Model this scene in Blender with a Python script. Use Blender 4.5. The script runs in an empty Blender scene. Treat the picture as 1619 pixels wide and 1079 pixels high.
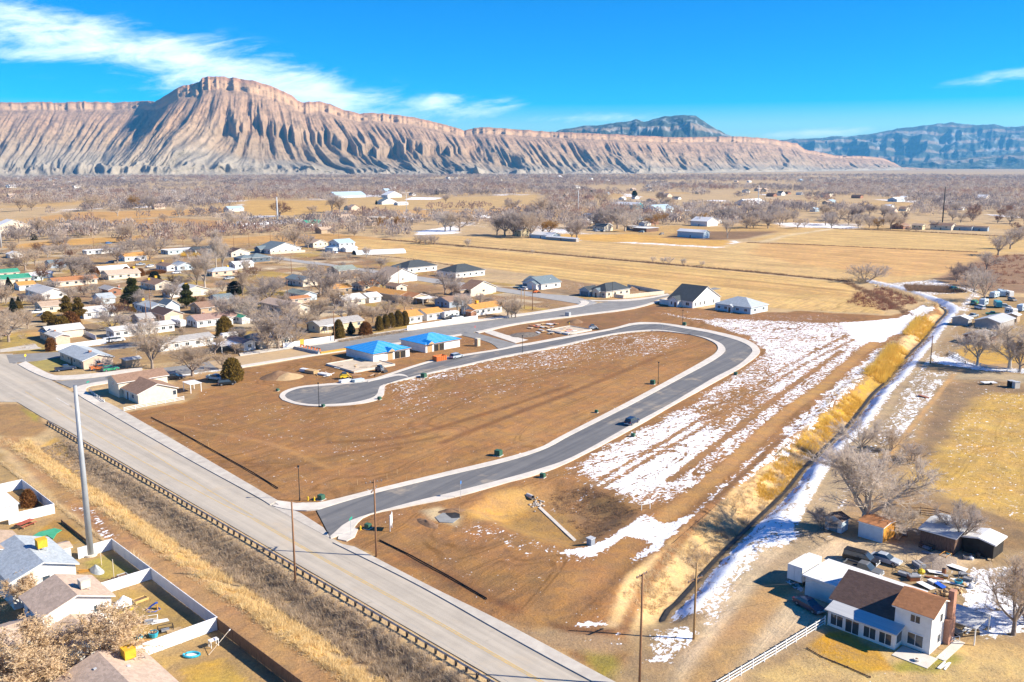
import bpy, math, random
import numpy as np
from mathutils import Vector, Matrix

# ---------------------------------------------------------------- camera, sky, sun, exposure
SC = bpy.context.scene
COL = SC.collection
F, CY, YH, H = 1450.0, 539.5, 260.0, 62.0          # calibrated from the street grid: focal (px), optical row, horizon row, metres
PITCH = math.atan((CY - YH) / F)
cam_d = bpy.data.cameras.new('camera')
cam = bpy.data.objects.new('camera', cam_d); COL.objects.link(cam)
cam_d.sensor_width = 36; cam_d.lens = F * 36 / 1619
cam_d.clip_start = 1; cam_d.clip_end = 90000
cam.location = (0, 0, H); cam.rotation_euler = (math.pi / 2 - PITCH, 0, 0)
SC.camera = cam
SC.render.resolution_x, SC.render.resolution_y = 1024, 682

SUN_EL, SUN_AZ = math.radians(33), math.atan2(0.992, -0.135)   # compass style: x = sin(az), y = cos(az)
SUN_STRENGTH, SKY_STRENGTH, EXPOSURE = 5.0, 0.10, 1.12
HAZE_DENSITY = 0.000040

sd = bpy.data.lights.new('sun', 'SUN'); sd.energy = SUN_STRENGTH; sd.angle = math.radians(0.53)
sd.color = (1.0, 0.90, 0.74)
sun = bpy.data.objects.new('sun', sd); COL.objects.link(sun)
tos = Vector((math.sin(SUN_AZ) * math.cos(SUN_EL), math.cos(SUN_AZ) * math.cos(SUN_EL), math.sin(SUN_EL)))
sun.rotation_euler = tos.to_track_quat('Z', 'Y').to_euler()
sun.location = (300, -50, 400)

SC.view_settings.view_transform = 'Standard'; SC.view_settings.look = 'None'
SC.view_settings.exposure = EXPOSURE; SC.view_settings.gamma = 1; SC.view_settings.use_curve_mapping = False
try:
    SC.cycles.volume_bounces = 0; SC.cycles.max_bounces = 5; SC.cycles.diffuse_bounces = 2
    SC.cycles.glossy_bounces = 2; SC.cycles.transmission_bounces = 2
except Exception:
    pass

class NT:
    """small node-tree helper"""
    def __init__(s, tree): s.t = tree
    def n(s, typ, **kw):
        nd = s.t.nodes.new(typ)
        for k, v in kw.items(): setattr(nd, k, v)
        return nd
    def l(s, a, b): s.t.links.new(a, b)
    def put(s, sock, v):
        if isinstance(v, bpy.types.NodeSocket): s.l(v, sock)
        else: sock.default_value = v
    def m(s, op, a, b=None, c=None, clamp=False):
        nd = s.n('ShaderNodeMath', operation=op, use_clamp=clamp); s.put(nd.inputs[0], a)
        if b is not None: s.put(nd.inputs[1], b)
        if c is not None: s.put(nd.inputs[2], c)
        return nd.outputs[0]
    def ss(s, v, a, b, o0=0.0, o1=1.0):
        nd = s.n('ShaderNodeMapRange', interpolation_type='SMOOTHSTEP')
        s.put(nd.inputs['Value'], v); s.put(nd.inputs['From Min'], a); s.put(nd.inputs['From Max'], b)
        s.put(nd.inputs['To Min'], o0); s.put(nd.inputs['To Max'], o1); return nd.outputs[0]
    def noise(s, vec, scale, detail=4, rough=.55, dist=0.0):
        nd = s.n('ShaderNodeTexNoise'); s.l(vec, nd.inputs['Vector'])
        nd.inputs['Scale'].default_value = scale; nd.inputs['Detail'].default_value = detail
        nd.inputs['Roughness'].default_value = rough; nd.inputs['Distortion'].default_value = dist
        return nd.outputs['Fac']
    def mapping(s, vec, rot=0.0, scale=(1, 1, 1), loc=(0, 0, 0)):
        """turn by rot about Z first, then scale and shift"""
        if rot:
            vr = s.n('ShaderNodeVectorRotate', rotation_type='Z_AXIS'); s.l(vec, vr.inputs['Vector']); vr.inputs['Angle'].default_value = rot; vec = vr.outputs[0]
        nd = s.n('ShaderNodeMapping'); s.l(vec, nd.inputs[0])
        nd.inputs['Scale'].default_value = scale
        nd.inputs['Location'].default_value = loc; return nd.outputs[0]
    def mix(s, f, a, b, mode='MIX'):
        nd = s.n('ShaderNodeMix', data_type='RGBA', blend_type=mode)
        s.put(nd.inputs[0], f)
        for sk, v in ((nd.inputs[6], a), (nd.inputs[7], b)):
            if isinstance(v, bpy.types.NodeSocket): s.l(v, sk)
            else: sk.default_value = (v[0], v[1], v[2], 1)
        return nd.outputs[2]
    def attr(s, name):
        nd = s.n('ShaderNodeAttribute'); nd.attribute_name = name; return nd

# world: physical sky with thin cirrus worked into it by direction
W = bpy.data.worlds.new('World'); SC.world = W; W.use_nodes = True
W.node_tree.nodes.clear(); w = NT(W.node_tree)
out = w.n('ShaderNodeOutputWorld'); bg = w.n('ShaderNodeBackground'); w.l(bg.outputs[0], out.inputs[0])
bg.inputs['Strength'].default_value = SKY_STRENGTH
sky = w.n('ShaderNodeTexSky', sky_type='NISHITA'); sky.sun_disc = False
sky.sun_elevation = SUN_EL; sky.sun_rotation = SUN_AZ
sky.altitude = 1430; sky.air_density = 1.0; sky.dust_density = 0.3; sky.ozone_density = 3.0
hs = w.n('ShaderNodeHueSaturation'); w.l(sky.outputs[0], hs.inputs['Color'])
hs.inputs['Hue'].default_value = .515; hs.inputs['Saturation'].default_value = 2.7; hs.inputs['Value'].default_value = .86
tc = w.n('ShaderNodeTexCoord'); sx = w.n('ShaderNodeSeparateXYZ'); w.l(tc.outputs['Generated'], sx.inputs[0])
az = w.m('ARCTAN2', sx.outputs[0], sx.outputs[1]); el = w.m('ARCSINE', sx.outputs[2])
cv = w.n('ShaderNodeCombineXYZ'); w.l(az, cv.inputs[0]); w.l(el, cv.inputs[1])
def cloud_el(px, py, sx_, sy_, tilt, amp):
    a0 = math.atan((px - 809.5) / F); e0 = math.atan((YH - py) / 1476.0)
    dx = w.m('SUBTRACT', az, a0); dy = w.m('SUBTRACT', el, e0)
    c_, s_ = math.cos(tilt), math.sin(tilt)
    u = w.m('DIVIDE', w.m('ADD', w.m('MULTIPLY', dx, c_), w.m('MULTIPLY', dy, s_)), sx_ / 1476.0)
    v = w.m('DIVIDE', w.m('SUBTRACT', w.m('MULTIPLY', dy, c_), w.m('MULTIPLY', dx, s_)), sy_ / 1476.0)
    q = w.m('ADD', w.m('MULTIPLY', u, u), w.m('MULTIPLY', v, v))
    return w.m('MULTIPLY', w.m('EXPONENT', w.m('MULTIPLY', q, -1.0)), amp)
acc = None
for args in [(60, 74, 150, 32, -.05, 1.0), (235, 98, 150, 32, -.2, .95), (420, 132, 150, 46, -.18, 1.05), (540, 158, 110, 32, -.12, .85),
             (60, 112, 110, 10, 0, .75), (150, 145, 260, 24, 0, .38), (700, 163, 40, 11, .2, 1.15), (765, 173, 70, 14, .12, 1.1),
             (640, 180, 130, 22, 0, .38), (950, 188, 120, 10, .02, 1.1), (1080, 195, 90, 12, 0, .5), (1290, 213, 80, 7, .05, 1.1),
             (1590, 137, 90, 9, .08, .85), (1480, 150, 60, 6, .05, .35), (-350, 90, 260, 30, .1, .8), (2050, 120, 260, 26, .1, .6)]:
    c_ = cloud_el(*args); acc = c_ if acc is None else w.m('ADD', acc, c_)
n1 = w.noise(w.mapping(cv.outputs[0], -.14, (6, 24, 1)), 1.6, 7, .62, .8)
n2 = w.noise(w.mapping(cv.outputs[0], -.10, (14, 60, 1)), 2.2, 6, .6, .4)
nn = w.m('ADD', w.m('MULTIPLY', n1, .75), w.m('MULTIPLY', n2, .35))
dens = w.m('MULTIPLY', w.ss(w.m('ADD', acc, w.m('MULTIPLY', w.m('SUBTRACT', nn, .57), 3.9)), .25, 2.1), w.ss(acc, .05, .6))
glob = w.m('MULTIPLY', w.ss(w.noise(w.mapping(cv.outputs[0], .1, (2, 7, 1), (3.3, 1.2, 0)), 1.3, 6, .6, .6), .58, .8), w.ss(el, .30, .5, 0, .5))
dens = w.m('MINIMUM', w.m('ADD', w.m('MULTIPLY', dens, .82), glob), .85)
skyc = w.mix(dens, hs.outputs[0], (8.2, 8.8, 9.8))
w.l(skyc, bg.inputs['Color'])

# ---------------------------------------------------------------- pixel -> ground helper
CP, SP = math.cos(PITCH), math.sin(PITCH)
def G(x, y, z=0.0):
    """point of the photograph -> point on the level plane z (metres, camera above the origin)"""
    u = (x - 809.5) / F; v = (y - CY) / F
    t = (H - z) / (SP + v * CP)
    return Vector((u * t, (CP - v * SP) * t, z))
def P(p):
    """world point -> pixel of the photograph"""
    x, y, z = p[0], p[1], (p[2] if len(p) > 2 else 0) - H
    d = y * CP - z * SP; vv = -y * SP - z * CP
    return (809.5 + F * x / d, CY + F * vv / d)
def Gs(pts, z=0.0): return [G(a, b, z) for a, b in pts]
ANG = math.radians(44.0)                            # the street grid

# ---------------------------------------------------------------- materials
MATS = {}
def M(name, c, c2=None, scale=1.5, rough=.85, bump=0.0, bscale=None, spec=.25, metal=0.0, stretch=None, rot=0.0, detail=4):
    if name in MATS: return MATS[name]
    m = bpy.data.materials.new(name); m.use_nodes = True; MATS[name] = m
    t = NT(m.node_tree); b = m.node_tree.nodes['Principled BSDF']
    b.inputs['Roughness'].default_value = rough; b.inputs['Metallic'].default_value = metal
    b.inputs['Specular IOR Level'].default_value = spec
    geo = t.n('ShaderNodeNewGeometry'); pos = geo.outputs['Position']
    if c2 is None: c2 = tuple(x * .82 for x in c)
    vec = t.mapping(pos, rot, stretch or (1, 1, 1))
    f = t.ss(t.noise(vec, scale, detail, .6), .32, .68)
    f2 = t.noise(pos, .07, 2, .5)
    colr = t.mix(f, c, c2)
    colr = t.mix(1.0, colr, t.mix(f2, (.86, .86, .86), (1.1, 1.1, 1.1)), 'MULTIPLY')
    t.l(colr, b.inputs['Base Color'])
    if bump:
        bp = t.n('ShaderNodeBump'); bp.inputs['Strength'].default_value = min(1, bump * 3); bp.inputs['Distance'].default_value = bump
        t.l(t.noise(vec, bscale or scale * 2, 3, .6), bp.inputs['Height']); t.l(bp.outputs[0], b.inputs['Normal'])
    return m

def LM(name, c, c2, scale, rough):
    """thin leaf or blade: half the light passes through"""
    m = M(name, c, c2, scale, rough); t = NT(m.node_tree); b = m.node_tree.nodes['Principled BSDF']; o = m.node_tree.nodes['Material Output']
    tr = t.n('ShaderNodeBsdfTranslucent'); mx = t.n('ShaderNodeMixShader'); mx.inputs[0].default_value = .45
    t.l(b.inputs['Base Color'].links[0].from_socket, tr.inputs[0]); t.l(b.outputs[0], mx.inputs[1]); t.l(tr.outputs[0], mx.inputs[2]); t.l(mx.outputs[0], o.inputs[0]); return m
WHITE = M('white_paint', (.74, .74, .73), (.66, .66, .65), 2, .6)
VINYL = M('white_vinyl', (.78, .79, .80), (.70, .71, .72), .8, .45)
CREAMF = M('cream_fence', (.72, .62, .48), (.62, .53, .41), .8, .8)
GLASS = M('window_glass', (.03, .045, .06), (.05, .07, .085), .4, .08, spec=.6)
ASPH_NEW = M('new_asphalt', (.115, .117, .125), (.16, .16, .165), .35, .9, .01, 8, detail=8)
ASPH_MID = M('street_asphalt', (.20, .195, .19), (.25, .245, .235), .3, .9, .01, 8, detail=8)
CONC = M('concrete', (.52, .48, .42), (.62, .57, .50), .5, .9, .004, 6, detail=7)
CONC2 = M('aged_concrete', (.42, .38, .33), (.52, .48, .41), .5, .9, .004, 6, detail=7)
YPAINT = M('yellow_road_paint', (.62, .40, .10), (.42, .33, .18), 1.5, .8, detail=8)
WPAINT = M('white_road_paint', (.7, .7, .68), (.5, .48, .45), 1.5, .8, detail=8)
BLACKM = M('black_metal', (.02, .02, .022), (.03, .03, .03), 2, .5)
GALV = M('galvanised_steel', (.42, .44, .46), (.52, .54, .56), .8, .45)
POLEW = M('weathered_pole_wood', (.30, .16, .085), (.19, .105, .06), 3, .9, .01, 8, stretch=(4, 4, .4))
POLEN = M('new_pole_wood', (.42, .27, .12), (.32, .19, .09), 3, .9, .01, 8, stretch=(4, 4, .4))
WOODD = M('dark_plank_wood', (.23, .14, .085), (.15, .09, .055), 2.5, .85, .01, 6, stretch=(3, 3, .5))
LUMBER = M('fresh_lumber', (.55, .38, .20), (.45, .29, .14), 3, .8)
OSB = M('sheathing_board', (.50, .35, .19), (.42, .28, .14), 4, .85)
RUBBER = M('tyre_rubber', (.02, .02, .02), (.03, .03, .03), 3, .9)
RIM = M('wheel_rim', (.35, .36, .38), (.28, .28, .3), 3, .4, metal=.6)
HEADL = M('headlight_lens', (.7, .72, .74), (.6, .62, .64), 3, .2, spec=.6)
TAILL = M('tail_light_lens', (.35, .02, .02), (.28, .02, .02), 3, .3, spec=.5)
COOLY = M('yellow_cooler_cover', (.75, .42, .03), (.62, .33, .03), 2, .7)
COOLW = M('beige_cooler', (.62, .56, .47), (.5, .45, .38), 2, .6)
BRICK = M('brick_masonry', (.38, .17, .10), (.28, .12, .075), 3, .9, .01, 6)
GREENBOX = M('green_utility_paint', (.035, .10, .065), (.05, .13, .085), 2, .55)
INS = M('insulator', (.2, .2, .22), (.3, .3, .32), 2, .4)
WIREM = M('wire_metal', (.05, .05, .055), (.08, .08, .08), 1, .6)

# ---------------------------------------------------------------- mesh helpers
class MB:
    def __init__(s): s.v = []; s.f = []
    def add(s, vs, fs):
        o = len(s.v); s.v.extend([tuple(p) for p in vs]); s.f.extend([tuple(i + o for i in f) for f in fs]); return s
    def box(s, x0, y0, z0, x1, y1, z1):
        return s.add([(x0, y0, z0), (x1, y0, z0), (x1, y1, z0), (x0, y1, z0), (x0, y0, z1), (x1, y0, z1), (x1, y1, z1), (x0, y1, z1)],
                     [(3, 2, 1, 0), (4, 5, 6, 7), (0, 1, 5, 4), (1, 2, 6, 5), (2, 3, 7, 6), (3, 0, 4, 7)])
    def prism(s, poly, axis, a0, a1):
        """poly of (p,q); axis 'x': p=y,q=z ; 'y': p=x,q=z ; 'z': p=x,q=y"""
        mp = {'x': lambda p, a: (a, p[0], p[1]), 'y': lambda p, a: (p[0], a, p[1]), 'z': lambda p, a: (p[0], p[1], a)}[axis]
        n = len(poly); vs = [mp(p, a0) for p in poly] + [mp(p, a1) for p in poly]
        return s.add(vs, [tuple(range(n)), tuple(range(2 * n - 1, n - 1, -1))] + [(i, (i + n), (i + 1) % n + n, (i + 1) % n) for i in range(n)])
    def hexa(s, lo, hi):
        return s.add(list(lo) + list(hi), [(3, 2, 1, 0), (4, 5, 6, 7), (0, 1, 5, 4), (1, 2, 6, 5), (2, 3, 7, 6), (3, 0, 4, 7)])
    def tube(s, pts, rad, n=6, cap=True):
        pts = [Vector(p) for p in pts]
        if not isinstance(rad, (list, tuple)): rad = [rad] * len(pts)
        o = len(s.v); ref = Vector((.3, .9, .2))
        for i, p in enumerate(pts):
            d = (pts[min(i + 1, len(pts) - 1)] - pts[max(i - 1, 0)]).normalized()
            r = ref if abs(d.dot(ref.normalized())) < .95 else Vector((1, 0, 0))
            a = d.cross(r).normalized(); b = d.cross(a)
            for k in range(n):
                q = 2 * math.pi * k / n; s.v.append(tuple(p + (a * math.cos(q) + b * math.sin(q)) * rad[i]))
        for i in range(len(pts) - 1):
            for k in range(n):
                k2 = (k + 1) % n
                s.f.append((o + i * n + k, o + i * n + k2, o + (i + 1) * n + k2, o + (i + 1) * n + k))
        if cap:
            s.f.append(tuple(o + k for k in range(n - 1, -1, -1))); s.f.append(tuple(o + (len(pts) - 1) * n + k for k in range(n)))
        return s
    def mesh(s, name, mat=None, smooth=False):
        me = bpy.data.meshes.new(name); me.from_pydata(s.v, [], s.f); me.update()
        if mat: me.materials.append(mat)
        if smooth: me.polygons.foreach_set('use_smooth', [True] * len(me.polygons))
        return me
    def build(s, name, mat, parent=None, smooth=False, loc=None, rz=0.0):
        return link(name, s.mesh(name, mat, smooth), parent, loc, rz)
def link(name, me, parent=None, loc=None, rz=0.0, sc=None):
    o = bpy.data.objects.new(name, me); COL.objects.link(o)
    if parent is not None: o.parent = parent
    if loc is not None: o.location = loc
    if rz: o.rotation_euler = (0, 0, rz)
    if sc is not None: o.scale = sc
    return o
def thing(name, label, cat, loc=(0, 0, 0), rz=0.0, group=None):
    o = link(name, None, None, loc, rz); o.empty_display_size = .3
    return tag(o, label, cat, group)
def tag(o, label=None, cat=None, group=None, kind=None):
    if label: o['label'] = label
    if cat: o['category'] = cat
    if group: o['group'] = group
    if kind: o['kind'] = kind
    return o
def copy_tree(o, parent=None):
    c = o.copy(); COL.objects.link(c)
    if parent is not None: c.parent = parent; c.matrix_parent_inverse = o.matrix_parent_inverse
    for ch in KIDS.get(o.name, ()): copy_tree(ch, c)
    return c
KIDS = {}
def index_kids():
    KIDS.clear()
    for o in COL.objects:
        if o.parent is not None: KIDS.setdefault(o.parent.name, []).append(o)
def npmesh(name, v, f, mat=None, smooth=False):
    """v (n,3) array, f (m,3|4) array"""
    me = bpy.data.meshes.new(name); v = np.asarray(v, dtype=np.float32); f = np.asarray(f, dtype=np.int32)
    k = f.shape[1]; me.vertices.add(len(v)); me.vertices.foreach_set('co', v.ravel())
    me.loops.add(f.size); me.loops.foreach_set('vertex_index', f.ravel())
    me.polygons.add(len(f)); me.polygons.foreach_set('loop_start', np.arange(0, f.size, k, dtype=np.int32))
    me.polygons.foreach_set('loop_total', np.full(len(f), k, dtype=np.int32))
    me.update(calc_edges=True)
    if mat: me.materials.append(mat)
    me.polygons.foreach_set('use_smooth', np.full(len(f), bool(smooth)))
    return me
RND = random.Random(11)
RNG = np.random.default_rng(7)

# ---------------------------------------------------------------- 2-D helpers and value noise (numpy)
def vnoise(x, y, seed=0):
    xi = np.floor(x).astype(np.int64); yi = np.floor(y).astype(np.int64); xf = x - xi; yf = y - yi
    def h(a, b):
        n = (a * 374761393 + b * 668265263 + seed * 974634541) & 0xFFFFFFFF
        n = ((n ^ (n >> 13)) * 1274126177) & 0xFFFFFFFF
        return ((n ^ (n >> 16)) & 0xFFFF) / 65535.0
    u = xf * xf * (3 - 2 * xf); v = yf * yf * (3 - 2 * yf)
    return (h(xi, yi) * (1 - u) + h(xi + 1, yi) * u) * (1 - v) + (h(xi, yi + 1) * (1 - u) + h(xi + 1, yi + 1) * u) * v
def fbm(x, y, oct=4, seed=0):
    a, s, t = 0.0, 1.0, 0.0
    for i in range(oct):
        a = a + s * vnoise(x * 2 ** i, y * 2 ** i, seed + i * 17); t += s; s *= .5
    return a / t
def sstep(x, a, b):
    t = np.clip((x - a) / (b - a), 0, 1); return t * t * (3 - 2 * t)
def seg_dist(X, Y, pts):
    """distance to polyline, signed side (+ = left of travel), arc length"""
    best = np.full(X.shape, 1e9); side = np.zeros(X.shape); arc = np.zeros(X.shape); acc = 0.0
    for a, b in zip(pts[:-1], pts[1:]):
        dx, dy = b[0] - a[0], b[1] - a[1]; L = math.hypot(dx, dy) + 1e-9
        t = np.clip(((X - a[0]) * dx + (Y - a[1]) * dy) / (L * L), 0, 1)
        ex = X - (a[0] + t * dx); ey = Y - (a[1] + t * dy); d = np.hypot(ex, ey)
        m = d < best
        best = np.where(m, d, best); side = np.where(m, np.sign(dx * ey - dy * ex), side); arc = np.where(m, acc + t * L, arc); acc += L
    return best, side, arc
def poly_sd(X, Y, pts):
    """signed distance to polygon, + inside"""
    d = seg_dist(X, Y, list(pts) + [pts[0]])[0]; ins = np.zeros(X.shape, bool); n = len(pts)
    for i in range(n):
        x1, y1 = pts[i][0], pts[i][1]; x2, y2 = pts[(i + 1) % n][0], pts[(i + 1) % n][1]
        if abs(y2 - y1) < 1e-9: continue
        c = ((y1 > Y) != (y2 > Y)) & (X < (x2 - x1) * (Y - y1) / (y2 - y1) + x1); ins ^= c
    return np.where(ins, d, -d)
def catmull(pts, per=8):
    pts = [Vector((p[0], p[1], 0)) for p in pts]; out = []
    ext = [pts[0] * 2 - pts[1]] + pts + [pts[-1] * 2 - pts[-2]]
    for i in range(1, len(ext) - 2):
        p0, p1, p2, p3 = ext[i - 1:i + 3]
        for k in range(per):
            t = k / per
            out.append(.5 * ((2 * p1) + (p2 - p0) * t + (2 * p0 - 5 * p1 + 4 * p2 - p3) * t * t + (3 * p1 - p0 - 3 * p2 + p3) * t ** 3))
    out.append(pts[-1]); return out
def resample(pts, n):
    L = [0.0]
    for a, b in zip(pts[:-1], pts[1:]): L.append(L[-1] + (b - a).length)
    r, j = [], 0
    for i in range(n):
        t = L[-1] * i / (n - 1)
        while j < len(L) - 2 and L[j + 1] < t: j += 1
        k = (t - L[j]) / max(1e-9, L[j + 1] - L[j]); r.append(pts[j].lerp(pts[j + 1], k))
    return r
def ribbon(name, A, B, z, mat, n=60, skirt=.35, parent=None, smooth=True):
    """sheet with skirts between two boundary curves given as world points"""
    A = resample(catmull(A) if smooth else [Vector((p[0], p[1], 0)) for p in A], n)
    B = resample(catmull(B) if smooth else [Vector((p[0], p[1], 0)) for p in B], n)
    v = []; f = []
    for a, b in zip(A, B):
        v += [(a.x, a.y, z - skirt), (a.x, a.y, z), (b.x, b.y, z), (b.x, b.y, z - skirt)]
    for i in range(n - 1):
        o = i * 4
        for k in range(3): f.append((o + k, o + k + 1, o + k + 5, o + k + 4))
    f += [(0, 3, 2, 1), (4 * n - 4, 4 * n - 3, 4 * n - 2, 4 * n - 1)]
    me = bpy.data.meshes.new(name); me.from_pydata(v, [], f); me.materials.append(mat)
    return link(name, me, parent)
def pad(name, poly, z, mat, skirt=.35, parent=None, h0=0.0):
    """flat slab with skirt from a polygon"""
    from mathutils.geometry import tessellate_polygon
    pts = [Vector((p[0], p[1], z)) for p in poly]; n = len(pts)
    tris = tessellate_polygon([pts])
    ar = sum(pts[i].x * pts[(i + 1) % n].y - pts[(i + 1) % n].x * pts[i].y for i in range(n))
    if ar < 0: pts = pts[::-1]; tris = tessellate_polygon([pts])
    v = [tuple(p) for p in pts] + [(p.x, p.y, z - skirt) for p in pts]
    f = []
    for a, b, c in tris:
        nz = (pts[b] - pts[a]).cross(pts[c] - pts[a]).z
        f.append((a, b, c) if nz > 0 else (a, c, b))
    f += [(i, i + n, (i + 1) % n + n, (i + 1) % n) for i in range(n)]
    me = bpy.data.meshes.new(name); me.from_pydata(v, [], f); me.materials.append(mat)
    return link(name, me, parent)
def line(name, pts, w, z, mat, smooth=True):
    c = catmull(pts) if smooth else [Vector((p[0], p[1], 0)) for p in pts]
    L, R = [], []
    for i, p in enumerate(c):
        d = (c[min(i + 1, len(c) - 1)] - c[max(i - 1, 0)]).normalized(); nn_ = Vector((-d.y, d.x, 0))
        L.append(p + nn_ * w / 2); R.append(p - nn_ * w / 2)
    v = [(p.x, p.y, z) for p in L] + [(p.x, p.y, z) for p in R]; n = len(c)
    f = [(i + n, i + 1 + n, i + 1, i) for i in range(n - 1)]
    me = bpy.data.meshes.new(name); me.from_pydata(v, [], f); me.materials.append(mat)
    return tag(link(name, me), kind='structure')

# ================================================================ THE GROUND
GA, GB = Vector((-112.69, 214.91)), Vector((-3.83, 102.45))     # line of the guardrail along the main road
GU = (GB - GA).normalized(); GN = Vector((GU.y, -GU.x))          # along it towards the viewer; away from the road
def rail_pt(s, o): p = GA + GU * s + GN * o; return Vector((p.x, p.y, 0))
CANAL = Gs([(1037, 990), (1055, 950), (1073, 934), (1130, 872), (1169, 833), (1240, 766), (1275, 724), (1310, 691), (1343, 660), (1380, 614),
            (1408, 588), (1441, 549), (1457, 534), (1480, 505), (1496, 488), (1488, 480), (1468, 472), (1430, 460), (1395, 450), (1350, 440)])
def gcurve(p): return [(v.x, v.y) for v in catmull(p, 5)]
CANAL2 = gcurve(CANAL)
POND = [(a.x, a.y) for a in Gs([(725, 800), (800, 775), (870, 757), (930, 765), (985, 790), (1010, 810), (985, 835), (945, 858), (905, 868), (830, 850), (770, 830)])]

def height(X, Y):
    z = np.zeros(X.shape)
    near = (Y < 540) & (np.abs(X) < 330)
    if near.any():
        x, y = X[near], Y[near]; h = np.zeros(x.shape)
        h += (fbm(x / 5, y / 5, 3, 3) - .5) * .10 + (fbm(x / 1.6, y / 1.6, 2, 8) - .5) * .05
        # irrigation canal: bright left bank, shaded right bank
        d, sd_, arc = seg_dist(x, y, CANAL2); o = -d * sd_          # + on the right-hand side going up the picture
        o = o + (fbm(x / 4, y / 4, 2, 21) - .5) * 1.2
        k = sstep(arc, -1, 6)
        wide = np.interp(arc, [0, 40, 110, 200, 400], [7.5, 7.5, 6.5, 5.0, 4.0])
        cut = np.where(o < 0, sstep(-o, .5, wide), sstep(o, .5, 4.2))
        h = h * cut - np.where(o < 0, 2.0, 1.8) * (1 - cut) * k + np.where(o < 0, .35 * np.exp(-((-o - wide - .6) / 1.2) ** 2), 0) * k
        # swale between the guardrail and the dirt path
        s = (x - GA.x) * GU.x + (y - GA.y) * GU.y; of = (x - GA.x) * GN.x + (y - GA.y) * GN.y
        sw = sstep(of, .8, 5.0) * (1 - sstep(of, 7.5, 12.0)) * sstep(s, 6, 24)
        h -= 1.5 * sw
        # detention basin
        pd = poly_sd(x, y, POND)
        h -= 1.9 * sstep(pd, -.5, 7.0)
        z[near] = h
    return z

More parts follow.
